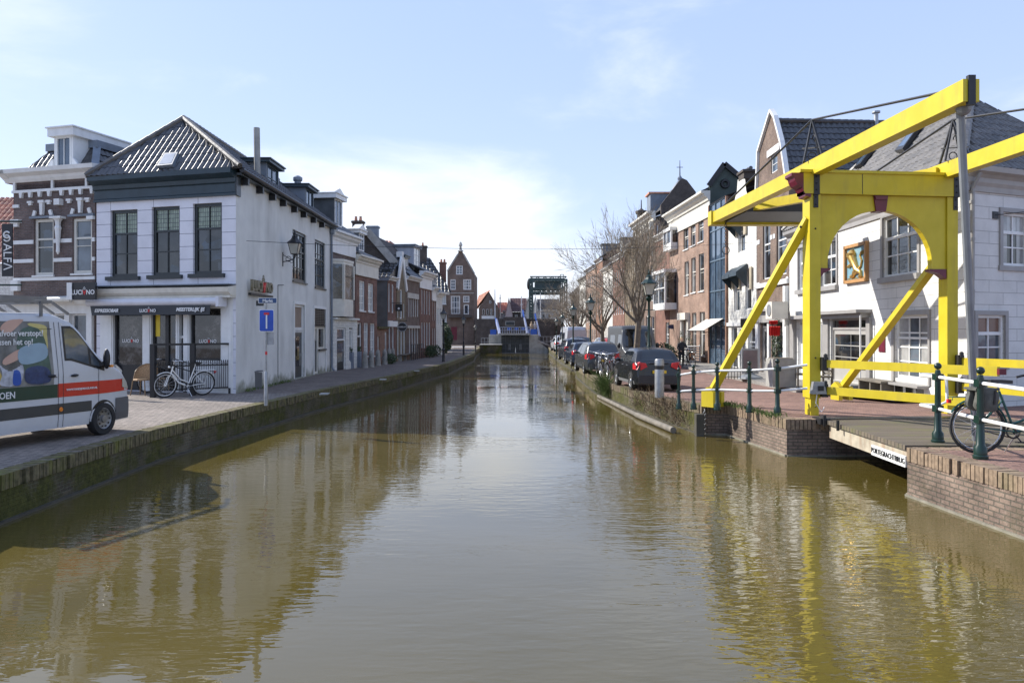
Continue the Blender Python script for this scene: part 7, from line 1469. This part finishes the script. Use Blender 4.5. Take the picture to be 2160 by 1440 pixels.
# printed photo panel: worker bending over a drain, as flat film on the side
film = {'print_background': (paint('print_grey', (.20, .20, .19), .35, .75, 1.7), (.1, 3.62, 1.185, lambda x: 2.46)), }
for nm, (m, q) in film.items(): st(q[0], q[1], q[2], q[3], m, nm, .006, 14, 14)
def blob(pts, m, nm, o=.008):
    o += .004; g = MB(); n = len(pts); P4 = []      # rounded outline, cut in thin horizontal bands so that it follows the curved side
    for k in range(n):
        a, b, c, d = (Vector(pts[(k + j) % n]) for j in (-1, 0, 1, 2))
        for t in (0, .25, .5, .75): P4.append(.5 * ((2 * b) + (c - a) * t + (2 * a - 5 * b + 4 * c - d) * t * t + (3 * b - a - 3 * c + d) * t ** 3))
    zs = [min(p.y for p in P4) + (max(p.y for p in P4) - min(p.y for p in P4)) * k / 26 for k in range(27)]
    def cut(z):
        xs = sorted(p.x + (q.x - p.x) * (z - p.y) / (q.y - p.y) for p, q in zip(P4, P4[1:] + P4[:1]) if (p.y > z) != (q.y > z)); return list(zip(xs[::2], xs[1::2]))
    for z0, z1 in zip(zs, zs[1:]):
        A, B = cut(z0 + 1e-4), cut(z1 - 1e-4)
        if len(A) != len(B): A = B = cut((z0 + z1) / 2)
        for (a, b), (c, d) in zip(A, B):
            for i in range(4):
                f, h = i / 4, (i + 1) / 4; q = [(a + (b - a) * f, z0), (a + (b - a) * h, z0), (c + (d - c) * h, z1), (c + (d - c) * f, z1)]; g.poly([Vector((x, s_ * (hw(x, z) + o), z)) for x, z in q])
    ob = g.build(nm, m, van); fixn(ob, Vector((0, -1, 0)))
blob([(3.05, 1.25), (3.5, 1.25), (3.52, 1.75), (3.42, 2.2), (3.2, 2.36), (2.9, 2.3), (2.75, 2.0), (2.85, 1.6)], paint('print_green_shirt', (.06, .11, .08), .4, .4, 5), 'print_shirt'); blob([(3.5, 2.38), (3.05, 2.42), (3.3, 2.25), (3.5, 1.9), (3.53, 2.2)], paint('print_yellow', (.55, .46, .16), .4, .2), 'print_vest', .006)
blob([(2.95, 1.24), (3.5, 1.24), (3.48, 1.5), (3.2, 1.58), (2.9, 1.5)], paint('print_jeans', (.03, .05, .13), .5, .5, 9), 'print_jeans', .011); blob([(2.45, 1.62), (2.9, 1.78), (2.92, 1.92), (2.7, 1.88), (2.4, 1.72)], SKIN, 'print_arm', .010); blob([(2.55, 2.2), (2.9, 2.42), (2.95, 2.5), (2.6, 2.47), (2.4, 2.32)], SKIN, 'print_hand', .010)
blob([(2.82, 1.62), (3.44, 1.72), (3.42, 2.02), (2.82, 1.93)], paint('print_pale_blue', (.26, .36, .42), .4, .1), 'print_box', .013); blob([(1.75, 1.24), (2.35, 1.24), (2.3, 1.5), (2.05, 2.0), (1.8, 1.95), (1.7, 1.6)], paint('print_ochre', (.48, .36, .08), .4, .3, 4), 'print_sleeve', .007); blob([(2.3, 1.24), (2.75, 1.24), (2.85, 1.6), (2.5, 1.5), (2.2, 1.75), (2.1, 1.9), (2.35, 1.5)], paint('print_hose', (.45, .46, .5), .4, .4, 9), 'print_tool', .009); blob([(2.60, 1.24), (2.78, 1.24), (2.76, 1.48), (2.62, 1.5)], SKYBL, 'print_drain', .012)
g = MB()
for x, a, b in ((3.73, .3, 2.45), (3.86, .3, 2.45), (4.86, .3, 1.5)): strip(g, x, x + .012, a, b, s_, 1, .008, 10)
strip(g, 3.1, 3.66, 2.3, 2.315, s_, 3, .01, 1); strip(g, 3.3, 3.7, 1.32, 1.335, s_, 3, .014, 1); g.build('door_gap', BLACK, van)
g = MB(); 
for x in (3.44, 4.05): y = -hw(x, 1.34) - .02; g.ball((x + .12, y, 1.34 if x > 4 else 1.36), .05, 8, 0, (2.2, .6, .6))
g.build('door_handle', BLACK, van, True); g = MB(); y = -hw(3.8, .72) - .012; g.lathe((3.8, y, .66), [(.05, 0), (.04, .015)], 12, ax=(Vector((1, 0, 0)), UP, Vector((0, -1, 0)))); g.build('side_marker', paint('amber', (.8, .22, .02), .3), van)
tx = lambda s, size, x, z, m=WHITE, sx=1: text(s, size, m, van, (x, -hw(x, z) - .03, z), (1, 0, 0), UP, .002, 'RIGHT', size * .018, sx=sx)
tx('Riool of afvoer verstopt?', .165, 3.42, 2.22); tx('Wij lossen het op!', .165, 3.14, 2.05); tx('GROEN', .18, 2.64, 1.03); tx('WWW.VANDIJKMAASLAND.NL', .062, 4.80, 1.05)
g = MB(); tops(g, 4.2, 5.04, .84); g.build('windscreen', GL_CAR, van); g = MB(); g.ball((4.98, -1.12, 1.66), .10, 10, 0, (.7, .9, 2.2)); g.beam((4.9, -.95, 1.52), (4.97, -1.1, 1.58), .05, .08); mi = g.build('mirror', BLACK, van, True); g = MB(); g.box((5.02, -1.22, 1.48), (5.08, -1.03, 1.53)); g.build('indicator', paint('amber2', (.8, .3, .05), .3), mi)
g = MB(); strip(g, 5.66, 5.92, lambda x: .96 + (5.9 - x) * .2, lambda x: min(zt(x) - .05, 1.2), s_, 5, .014, 2); g.build('headlight', LANT, van)
g = MB()
for y in (-.85, -.45, .45, .85): g.beam((.3, y, 2.86), (3.7, y, 2.86), .045, .06); g.beam((3.7, y, 2.86), (4.15, y, 2.62), .045, .05)
for k in range(9): x = .4 + k * .4; g.beam((x, -.85, 2.84), (x, .85, 2.84), .04, .04); 
for x in (.6, 2.0, 3.4): 
    for y in (-.88, .88): g.beam((x, y, 2.56), (x, y, 2.86), .05, .05)
for k in range(11): x = .5 + k * .3; g.beam((x, -.8, 2.93), (x, -.5, 2.93), .03, .03)
g.beam((.3, -.82, 2.93), (3.6, -.82, 2.93), .03, .07); g.beam((.3, -.48, 2.93), (3.6, -.48, 2.93), .03, .07); g.build('roof_rack', paint('rack_grey', (.2, .2, .2), .45, .2, metal=.4), van)
hv = atan2(1, .36); sx_ = .84; fwd = Vector((cos(hv), sin(hv), 0)); lf = Vector((-sin(hv), cos(hv), 0)); wheel = Vector((-8.80, 16.25, .75))   # right front wheel on the ground
o = wheel - fwd * (5.02 * sx_) + lf * .93; van.location = o; van.rotation_euler = (0, 0, hv); van.scale = (sx_, 1, .98)
# ------------------------------------------------------------------ street furniture on the left quay
t = thing('street_sign_post', 'pole with blue street name sign and blue dead end sign at the quay edge', 'sign post', gp(561, 855, .75)); p = gp(561, 855, .75); Y = p.y; A = lambda x, y, d=0: at(x, y, Y + d)
zt = lambda y: EYE - (y - HY) / F_ * Y
g = MB(); g.tube([(p.x, Y, .75), (p.x, Y, zt(786)), (p.x, Y, zt(783))], [.055, .055, .035], 10); g.tube([(p.x, Y, zt(783)), (p.x, Y, zt(640))], .032, 8); g.build('pole', STEEL, t, True)
def rsign(x0, x1, y0, y1, d, m, nm, rad=.04):
    a, b = A(x0, y1, d), A(x1, y0, d); g = MB(); pts = []
    for cx, cz, a0 in ((b.x - rad, b.z - rad, 0), (a.x + rad, b.z - rad, 1), (a.x + rad, a.z + rad, 2), (b.x - rad, a.z + rad, 3)):
        for k in range(4): th = (a0 + k / 3) * pi / 2; pts.append((cx + rad * cos(th), Y + d, cz + rad * sin(th)))
    g.prism(pts, (0, .02, 0)); return g.build(nm, m, t)
rsign(545, 584, 628, 640, -.07, WHITE, 'name_plate_border', .02); b_ = rsign(546, 583, 629, 639, -.08, paint('street_name_blue', (.02, .06, .16), .4), 'name_plate', .02); text('Markt', .125, WHITE, t, A(564.5, 634.5, -.085), (1, 0, 0), UP, .003, 'CENTER', .003)
rsign(546.5, 577.5, 652.5, 699.5, -.06, WHITE, 'dead_end_border', .05); rsign(547.5, 576.5, 653.7, 698.3, -.07, paint('traffic_blue', (.012, .07, .42), .35), 'dead_end_panel', .045); rsign(560.6, 563.6, 660, 693, -.08, WHITE, 'dead_end_symbol', .005); rsign(556.5, 567.5, 659, 664, -.085, REDM, 'dead_end_bar', .005); rsign(563.5, 577.5, 700, 727, .03, STEEL, 'back_of_sign', .02); rsign(540, 556, 634, 645, .05, BLACK, 'small_black_plate', .01)
g = MB(); g.tube([A(561.5, 741, 0), A(561.5, 748, 0)], .035, 8); g.build('red_tag', REDM, t)
# terrace fence
fp = [gp(324, 838, .75), None, Vector((-9.95, 26.75, .75))]; fp[1] = fp[0].lerp(fp[2], .50); hz = 1.75
fe = thing('terrace_fence', 'black iron terrace fence with pointed spikes enclosing the cafe terrace', 'fence', fp[0])
g = MB()
g.box((fp[0].x - .09, fp[0].y - .08, .75), (fp[0].x + .06, fp[0].y + .08, .75 + hz + .02)); g.box((fp[1].x - .08, fp[1].y - .07, .75), (fp[1].x + .08, fp[1].y + .07, .75 + hz)); g.box((fp[2].x - .04, fp[2].y - .05, .75), (fp[2].x + .04, fp[2].y + .05, .75 + hz)); g.build('post', BLACK, fe)
g = MB(); a, b = fp[0], fp[2]
for z in (.22, hz, 1.02): g.beam(a + UP * z, b + UP * z, .04 if z < hz else .07, .05 if z < hz else .07)
g.build('rail', BLACK, fe); g = MB(); n = 34
for k in range(1, n): p = a.lerp(b, k / n); g.tube([p + UP * .22, p + UP * 1.12], .011, 5); g.lathe(p + UP * 1.12, [(.02, 0), (.022, .02), (.002, .09)], 5)
for k in range(0, n, 2): p = a.lerp(b, (k + 1) / n); d = (b - a).normalized(); g.torus(p + UP * 1.02, d, UP, (b - a).length / n, .008, 8, 4, 0, 0, pi)
g.build('bars', BLACK, fe)
g = MB(); q = a.lerp(b, .25); d = (b - a).normalized(); g.obox(a + d * .1 + UP * 1.05, d * ((b - a).length * .5 - .2), d.cross(UP) * .01, UP * .65)
# planter hoops left as open glassless frame
t = thing('waste_bin', 'grey household wheelie container with white stickers against the white wall', 'bin', gp(527, 820, .75)); p = gp(520, 821, .75); w_ = (529 - 512) / F_ * p.y * 1.0; g = MB(); g.prism([(p.x - .13, p.y, .75), (p.x + .16, p.y + .0, .75), (p.x + .18, p.y, 1.37), (p.x - .15, p.y, 1.37)], (.28, .4, 0)); g.build('bin', paint('bin_grey', (.12, .125, .13), .5, .1), t); g = MB(); g.prism([(p.x - .17, p.y - .02, 1.37), (p.x + .2, p.y - .02, 1.37), (p.x + .48, p.y + .42, 1.4), (p.x + .1, p.y + .42, 1.4)], (0, 0, .05)); g.build('lid', paint('bin_lid', (.15, .155, .16), .5, .1), t); g = MB()
for k, (dz, r) in enumerate(((.46, .07), (.33, .04), (.23, .05), (.12, .045))): g.lathe((p.x, p.y - .004, .78 + dz), [(r, 0), (r * .9, .004)], 10, ax=(Vector((1, 0, 0)), UP, Vector((0, -1, 0))))
g.build('sticker', WHITE, t)
def chair(lb, p, rz, mat, fm, grp='cafe chairs', s=1.1):
    t = thing('cafe_chair', lb, 'chair', (0, 0, 0), grp); g = MB(); g.lathe((0, 0, .42), [(.23, 0), (.24, .02), (.22, .05)], 12); g.build('seat', mat, t); g = MB(); n = 12; pts = []
    for k in range(n + 1): a = pi * (.0 + k / n); pts.append(a)
    for a, b in zip(pts, pts[1:]):
        f = lambda a: (1.0 if .2 < a / pi < .8 else .55); g.poly([(.24 * cos(a), .22 * sin(a), .45), (.24 * cos(b), .22 * sin(b), .45), (.27 * cos(b), .28 * sin(b), .45 + .42 * sin(b) ** .5 * 1.0 if sin(b) > 0 else .5), (.27 * cos(a), .28 * sin(a), .45 + .42 * max(0, sin(a)) ** .5)])
    g.build('backrest', mat, t); g = MB(); g.tube([(.27 * cos(a), .28 * sin(a), .45 + .43 * max(0, sin(a)) ** .5) for a in pts], .018, 6); g.build('back_frame', fm, t)
    for x, y in ((-.2, -.18), (.2, -.18), (-.18, .18), (.18, .18)): g = MB(); g.tube([(x * .9, y * .9, .43), (x * 1.15, y * 1.15, 0)], .016, 6); g.build('leg', fm, t)
    t.location = p; t.rotation_euler = (0, 0, rz); t.scale = (s, s, s); return t
chair('round backed wicker chair with brown legs outside the fence', gp(300, 833, .75), R(172 + 180), WICK, paint('bamboo', (.28, .18, .09), .5), s=1.2)
chair('metal armchair with a pale curved back beside the van nose', gp(262, 822, .75), R(120), CREAM, IRON, s=1.15)
chair('wicker chair half hidden behind the black fence post', gp(338, 826, .75), R(40), WICK, paint('bamboo2', (.28, .18, .09), .5), s=1.1)
t = thing('cafe_table', 'small dark round cafe table behind the van nose', 'table', gp(276, 818, .75)); p = gp(278, 816, .75); g = MB(); g.lathe(p, [(.2, 0), (.2, .03), (.03, .06), (.03, .70)], 10); g.build('base', BLACK, t); g = MB(); g.lathe(p + UP * .70, [(.36, 0), (.37, .02), (.36, .04)], 18); g.build('table_top', BLACK, t)
# planters and stone bollards with chains
for i, (px_, yb) in enumerate(((735, 777), (751.5, 775))):
    p = gp(px_, yb, .75); t = thing('planter', ['blue grey square planter before the white ground floor front', 'blue grey square planter beside the door of the red house'][i], 'planter', p, 'square planters'); g = MB(); s_ = .27; g.prism([(p.x - s_, p.y - s_, .75), (p.x + s_, p.y - s_, .75), (p.x + s_, p.y + s_, .75), (p.x - s_, p.y + s_, .75)], (0, 0, .95)); g.build('box', paint('blue_grey_zinc', (.16, .19, .24), .5, .2), t); rnd = random.Random(i); g = MB()
    for k in range(160): c = p + Vector((rnd.uniform(-.25, .25), rnd.uniform(-.25, .25), .95 + rnd.random() * .28)); v = Vector((rnd.uniform(-1, 1), rnd.uniform(-1, 1), rnd.uniform(-1, 1))).normalized() * .06; g.poly([c - v, c + v.orthogonal() * .5, c + v, c - v.orthogonal() * .5])
    g.build('plant', BUSH, t)
bp = [(770, 777), (783, 775), (797, 772), (811.5, 769.5), (821, 767), (828.5, 765), (836, 762.5)]
for i, (px_, yb) in enumerate(bp):
    p = gp(px_, yb - 1, .75); t = thing('stone_bollard', 'rounded grey stone post in the chained row along the left houses, number ' + ['nearest the camera', 'second along', 'third along', 'fourth along', 'fifth along', 'sixth along', 'farthest from the camera'][i] if 0 else ['nearest rounded stone post of the chained row along the left houses', 'stone post second from the near end of the chained row', 'stone post before the gap between the red house and the garden wall', 'stone post in the middle of the chained row before the garden wall', 'stone post third from the far end of the chained row', 'stone post just before the last one of the chained row', 'farthest stone post of the chained row beside the bench'][i], 'bollard', p, 'stone posts linked by a chain'); g = MB(); g.lathe(p, [(.2, 0), (.19, .1), (.15, .7), (.14, .85), (.1, .95), (.02, 1.0)], 10); g.build('post', STONE, t, True)
t = thing('post_chain', 'sagging chains linking the stone posts along the left houses', 'chain', gp(770, 777, .75)); g = MB()
for (a, b), (c, d) in zip(bp, bp[1:]): p, q = gp(a, b - 1, .75) + UP * .75, gp(c, d - 1, .75) + UP * .75; g.tube([p.lerp(q, k / 6) - UP * .3 * (1 - (k / 3 - 1) ** 2) for k in range(7)], .022, 4)
g.build('chain', IRON, t)
t = thing('bench', 'weathered wooden bench beside the last stone posts on the left quay', 'bench', gp(855, 760, .75)); p = gp(853, 760, .75); g = MB(); g.obox(p + Vector((-.2, -1.8, .42)), (.4, 0, 0), (.25, 3.6, 0), (0, 0, .06)); g.build('seat', WOODG, t)
for k in (-1.6, 0, 1.6): g = MB(); g.box((p.x - .16 + k * .07, p.y + k - .06, .75), (p.x + .16 + k * .07, p.y + k + .06, 1.17)); g.build('leg', STONE, t)
rail_fence('thin iron street railing before the brown house with white shopfront', (-7.35, 55.5), (-6.95, 59.3), 1.15, 6, IRON, .75)
for i, (y, x) in enumerate(((60.5, -6.6), (61.6, -6.5), (63.6, -6.3))): leafy('potted_shrub', ['clipped potted shrub left of the arched doorway', 'clipped potted shrub right of the arched doorway', 'tall potted shrub near the end of the left row'][i], 'shrub', (x, y, .75), (.4, .4, .5), 400, BUSH, .07, 30 + i)
for i, (x0, x1, y0, y1, Y, sh) in enumerate(((834, 848, 641, 656, 52.5, 'r'), (838, 859, 679, 700, 51.0, 'o'))):
    t = thing('hanging_sign', ['square black pub sign hanging high on the yellow gable house', 'oval black hanging sign with white lettering over the left street'][i], 'sign', at((x0 + x1) / 2, (y0 + y1) / 2, Y)); g = MB(); a, b = at(x0, y1, Y), at(x1, y0, Y); c = (a + b) / 2
    if sh == 'r': g.box((a.x, Y, a.z), (b.x, Y + .06, b.z)); g.build('board', BLACK, t); text('BAR', .16, WHITE, t, c - Vector((0, .03, .0)) + UP * .1, (1, 0, 0), UP, .003) if 0 else None; g = MB(); g.ball(c - Vector((0, .03, .08)), .08, 8); g.build('emblem', WHITE, t)
    else: w_, h_ = (b.x - a.x) / 2, (b.z - a.z) / 2; g.lathe(c, [(w_, -.03), (w_, .03)], 20, ax=(Vector((1, 0, 0)), UP * (h_ / w_), Vector((0, 1, 0)))); g.build('board', BLACK, t); text('CAMELOT', .115, WHITE, t, c - Vector((0, .04, 0)), (1, 0, 0), UP, .003, 'CENTER', .003); g = MB(); g.torus(c - Vector((0, .035, 0)), Vector((1, 0, 0)), UP * (h_ / w_), w_ * .9, .012, 20, 4); g.build('border', WHITE, t)
    g = MB(); g.beam((a.x - .3, Y + .03, b.z + .08), (b.x, Y + .03, b.z + .08), .04, .04); g.build('bracket', IRON, t)
# paving slabs set in the left quay kerb
for i, (px_, yb) in enumerate(((686, 830), (809, 800), (880, 782))):
    p = gp(px_, yb, .757); t = thing('marker_slab', ['pale slab in the left quay coping nearest the sunlit strip', 'pale slab halfway along the shaded left coping', 'farthest pale slab in the left coping'][i], 'slab', p, 'pale slabs in the coping'); g = MB(); g.prism([(p.x - .15, p.y - .25, .77), (p.x + .15, p.y - .27, .77), (p.x + .1, p.y + .25, .77), (p.x - .2, p.y + .27, .77)], (0, 0, -.03)); g.build('slab', CONC, t)
# ------------------------------------------------------------------ right quay: bollard, person, terrace things
for i, (px_, yb, yt) in enumerate(((1391, 838, 757), (1396.5, 841, 757))):
    p = gp(px_, yb, .78); h = (yb - yt) / F_ * p.y
    if i: break
    t = thing('ticket_bollard', 'thick grey steel bollard with a dark band beside the black crossover', 'bollard', p); g = MB(); r_ = (1405 - 1385) / F_ * p.y / 2; g.lathe(p, [(r_, 0), (r_, h * .72), (r_ * .98, h * .73)], 16); g.lathe(p, [(r_, h * .83), (r_, h * .96), (r_ * .85, h)], 16); g.build('column', STEEL, t, True); g = MB(); g.lathe(p, [(r_ * .96, h * .72), (r_ * .96, h * .84)], 16); g.build('band', BLACK, t)
def skinbody(name, parent, joints, edges, mat, sub=2):
    me = bpy.data.meshes.new(name); me.from_pydata([Vector(j[0]) - ORG[parent] for j in joints], edges, []); o = bpy.data.objects.new(name, me); col.objects.link(o); o.parent = parent; ORG[o] = ORG[parent]
    m = o.modifiers.new('s', 'SKIN'); sv_ = me.skin_vertices[0].data if me.skin_vertices else None
    if sv_ is None: bm = bmesh.new(); bm.from_mesh(me); bm.verts.layers.skin.verify(); bm.to_mesh(me); bm.free(); sv_ = me.skin_vertices[0].data
    for k, j in enumerate(joints): sv_[k].radius = (j[1], j[1] * (j[2] if len(j) > 2 else 1))
    sv_[0].use_root = True; m2 = o.modifiers.new('b', 'SUBSURF'); m2.levels = sub; m2.render_levels = sub; me.materials.append(mat); m.use_smooth_shade = True; return o
P0 = Vector((10.15, 45.4, .72)); V = lambda x, y, z: P0 + Vector((x, y, z))
pe = thing('person', 'person with blond hair in a dark jacket wheeling a bicycle past the brick houses', 'person', P0)
jo = [(V(0, 0, .95), .15, 1.3), (V(0, -.02, 1.2), .14, 1.2), (V(0, -.05, 1.42), .15, 1.35), (V(0, -.06, 1.52), .06), (V(-.01, -.08, 1.58), .06), (V(-.09, 0, .88), .10), (V(-.12, -.12, .5), .065), (V(-.12, .02, .1), .05), (V(-.14, -.14, .04), .045), (V(.09, 0, .88), .10), (V(.12, .08, .5), .065), (V(.12, .2, .12), .05), (V(.12, .06, .04), .045),
      (V(-.2, -.05, 1.42), .07), (V(-.26, -.08, 1.15), .05), (V(-.12, -.26, 1.02), .038), (V(.2, -.05, 1.42), .07), (V(.27, -.08, 1.15), .05), (V(.3, -.28, 1.03), .038)]
skinbody('body', pe, jo, [(0, 1), (1, 2), (2, 3), (3, 4), (0, 5), (5, 6), (6, 7), (7, 8), (0, 9), (9, 10), (10, 11), (11, 12), (2, 13), (13, 14), (14, 15), (2, 16), (16, 17), (17, 18)], paint('dark_jacket', (.02, .022, .028), .8, .2))
g = MB(); g.ball(V(0, -.09, 1.67), .1, 12, 0, (.82, .95, 1.25)); g.ball(V(-.0, -.195, 1.66), .018, 6); g.build('head', SKIN, pe, True); g = MB(); g.ball(V(0, -.055, 1.71), .115, 12, 0, (.95, .95, 1.1)); g.ball(V(.0, .06, 1.66), .06, 8); g.build('hair', paint('blond_hair', (.35, .24, .12), .8, .3, 20), pe, True)
for q in (V(-.1, -.3, 1.01), V(.31, -.32, 1.02)):
    g = MB(); g.ball(q, .035, 8, 0, (1, 1.2, .8))
    for k in range(4): g.tube([q + Vector(((k - 1.5) * .016, -.03, 0)), q + Vector(((k - 1.5) * .017, -.065, -.02 + .003 * k)), q + Vector(((k - 1.5) * .016, -.06, -.045))], .008, 5)
    g.tube([q + Vector((-.03, 0, 0)), q + Vector((-.035, -.04, -.01))], .009, 5); g.build('hand', SKIN, pe, True)
bike(BB, Vector((10.5, 45.1, .72)), R(-80), 'bicycle with a tan saddlebag wheeled by the person in the dark jacket', 'bicycles on the right pavement', 1.1, 0)
t = thing('saddle_bag', 'tan bag hanging on the bicycle of the walking person', 'bag', (10.7, 44.4, 1.1)); g = MB(); g.box((10.55, 44.9, 1.2), (10.85, 45.3, 1.6)); g.build('bag', paint('tan_leather', (.28, .13, .06), .6), t)
# stacked baskets by the shop, advertising board, blocks and chairs
t = thing('basket_rack', 'white slatted rack stacked against the warm brown brick house', 'rack', (11.6, 50, .84)); g = MB()
for k in range(7): g.box((11.3, 49.4, .9 + k * .16), (12.3, 51.0, .96 + k * .16))
for x in (11.35, 12.2): g.box((x, 49.4, .84), (x + .06, 49.5, 2.0))
g.build('slats', WHITE, t)
p = at(1582, 800, 34); t = thing('advertising_board', 'grey pavement advertising board on a rounded base before the shops', 'sign', (p.x, 34, .84)); z0 = .84; g = MB(); a, b = at(1565, 790, 33.5), at(1600, 735, 33.5); g.box((a.x, 33.5, 1.05), (b.x, 33.58, b.z)); g.build('frame', STEEL, t); g = MB(); g.box((a.x + .06, 33.47, 1.15), (b.x - .06, 33.5, b.z - .08)); g.build('poster', paint('mauve_grey_poster', (.20, .15, .15), .5, .4, 1.5), t); g = MB(); g.lathe(((a.x + b.x) / 2, 33.5, .84), [(.55, 0), (.52, .08), (.2, .2), (.1, .25)], 14); g.build('base', paint('grey_plastic', (.2, .22, .24), .5), t)
p = at(1562, 790, 32.5); t = thing('iron_gate', 'small scrolled black iron gate before the narrow white shop', 'gate', (p.x, 33, .84)); g = MB()
for k in range(6): g.beam((p.x - .5 + k * .13, 33, .84), (p.x - .5 + k * .13, 33, 1.9), .02, .02)
g.beam((p.x - .5, 33, 1.9), (p.x + .15, 33, 1.9), .03, .03); g.beam((p.x - .5, 33, .95), (p.x + .15, 33, .95), .03, .03); g.torus((p.x - .18, 33, 2.1), Vector((1, 0, 0)), UP, .16, .012, 14, 4); g.build('bars', IRON, t)
t = thing('air_conditioner', 'white air conditioning unit with round fan above the shop door', 'air conditioner', at(1644, 655, 32.9)); a, b = at(1628, 672, 33.2), at(1655, 636, 33.2); g = MB(); g.box((a.x, 33.2, a.z), (b.x + .15, 34.0, b.z)); g.build('casing', CREAM, t); g = MB(); g.lathe((a.x - .005, 33.55, (a.z + b.z) / 2), [(.27, 0), (.27, .02), (.24, .02)], 16, ax=(Vector((0, 1, 0)), UP, Vector((-1, 0, 0)))); g.build('fan_grille', STEEL, t)
for i, (x0, x1, y0, y1) in enumerate(((1622, 1640, 676, 684), (1622, 1645, 688, 708))):
    t = thing('red_garment', ['red pleated valance hanging in the shop entrance', 'red fringed cloth hanging in the shop entrance'][i], 'cloth', at(x0, y0, 32.6)); g = MB(); n = 20; a, b = at(x0, y1, 32.6), at(x1, y0, 32.6)
    for k in range(n): xa, xb = a.x + (b.x - a.x) * k / n, a.x + (b.x - a.x) * (k + 1) / n; ya, yb_ = 32.6 + .04 * sin(k * 2.1), 32.6 + .04 * sin((k + 1) * 2.1); g.poly([(xa, ya, a.z + .03 * sin(k * 1.7)), (xb, yb_, a.z + .03 * sin((k + 1) * 1.7)), (xb, yb_, b.z), (xa, ya, b.z)])
    g.build('cloth', paint('red_cloth_%d' % i, (.55, .02, .015), .7, .2, 9), t)
p = at(1650, 815, 28.5); t = thing('planter_block', 'weathered concrete planter block at the start of the inn terrace', 'planter', (p.x, 28.5, .87)); g = MB(); g.box((p.x - .35, 28.5, .84), (p.x + .5, 29.3, 1.9)); g.build('block', CONC, t); g = MB(); g.box((p.x - .28, 28.57, 1.9), (p.x + .43, 29.23, 1.93)); g.build('soil', BARK, t)
def wchair(lb, x, y, rz):
    t = thing('garden_chair', lb, 'chair', (0, 0, 0), 'grey garden chairs'); g = MB(); g.box((-.3, -.3, .42), (.3, .3, .48)); g.build('seat', WOODG, t); g = MB()
    for k in range(5): g.box((-.3, .26, .52 + k * .11), (.3, .3, .6 + k * .11))
    g.build('backrest', WOODG, t)
    for a in (-.3, .24):
        for b in (-.3, .24): g = MB(); g.box((a, b, 0), (a + .06, b + .06, .66 if b < 0 else 1.05)); g.build('leg', WOODG, t)
        g = MB(); g.box((a - .01, -.3, .66), (a + .07, .28, .7)); g.build('armrest', WOODG, t)
    t.location = (x, y, .89); t.rotation_euler = (0, 0, rz)
wchair('grey wooden garden chair next to the concrete planter block', 10.9, 28.3, R(-100)); wchair('grey wooden garden chair behind the left yellow bridge post', 10.9, 26.8, R(-80))
rb = ['kerbside bench table under the inn window']
t = thing('terrace_bench', 'grey wooden bench under the cellar windows of the inn', 'bench', (11.8, 25, .87)); F = Fa(KF, K); g = MB(); u0, u1 = F.u(1842), F.u(1898); fbox(g, F, u0, u1, 1.28, 1.34, .1, .6); g.build('seat', WOODG, t)
for u in (u0 + .1, (u0 + u1) / 2, u1 - .15): g = MB(); fbox(g, F, u, u + .08, .87, 1.28, .15, .55); g.build('leg', WOODG, t)
# make sure every prototype got used and nothing keeps a placeholder label
for o in list(col.objects):
    if o.parent is None and o.get('label') == 'x':
        for c in o.children_recursive: bpy.data.objects.remove(c)
        bpy.data.objects.remove(o)
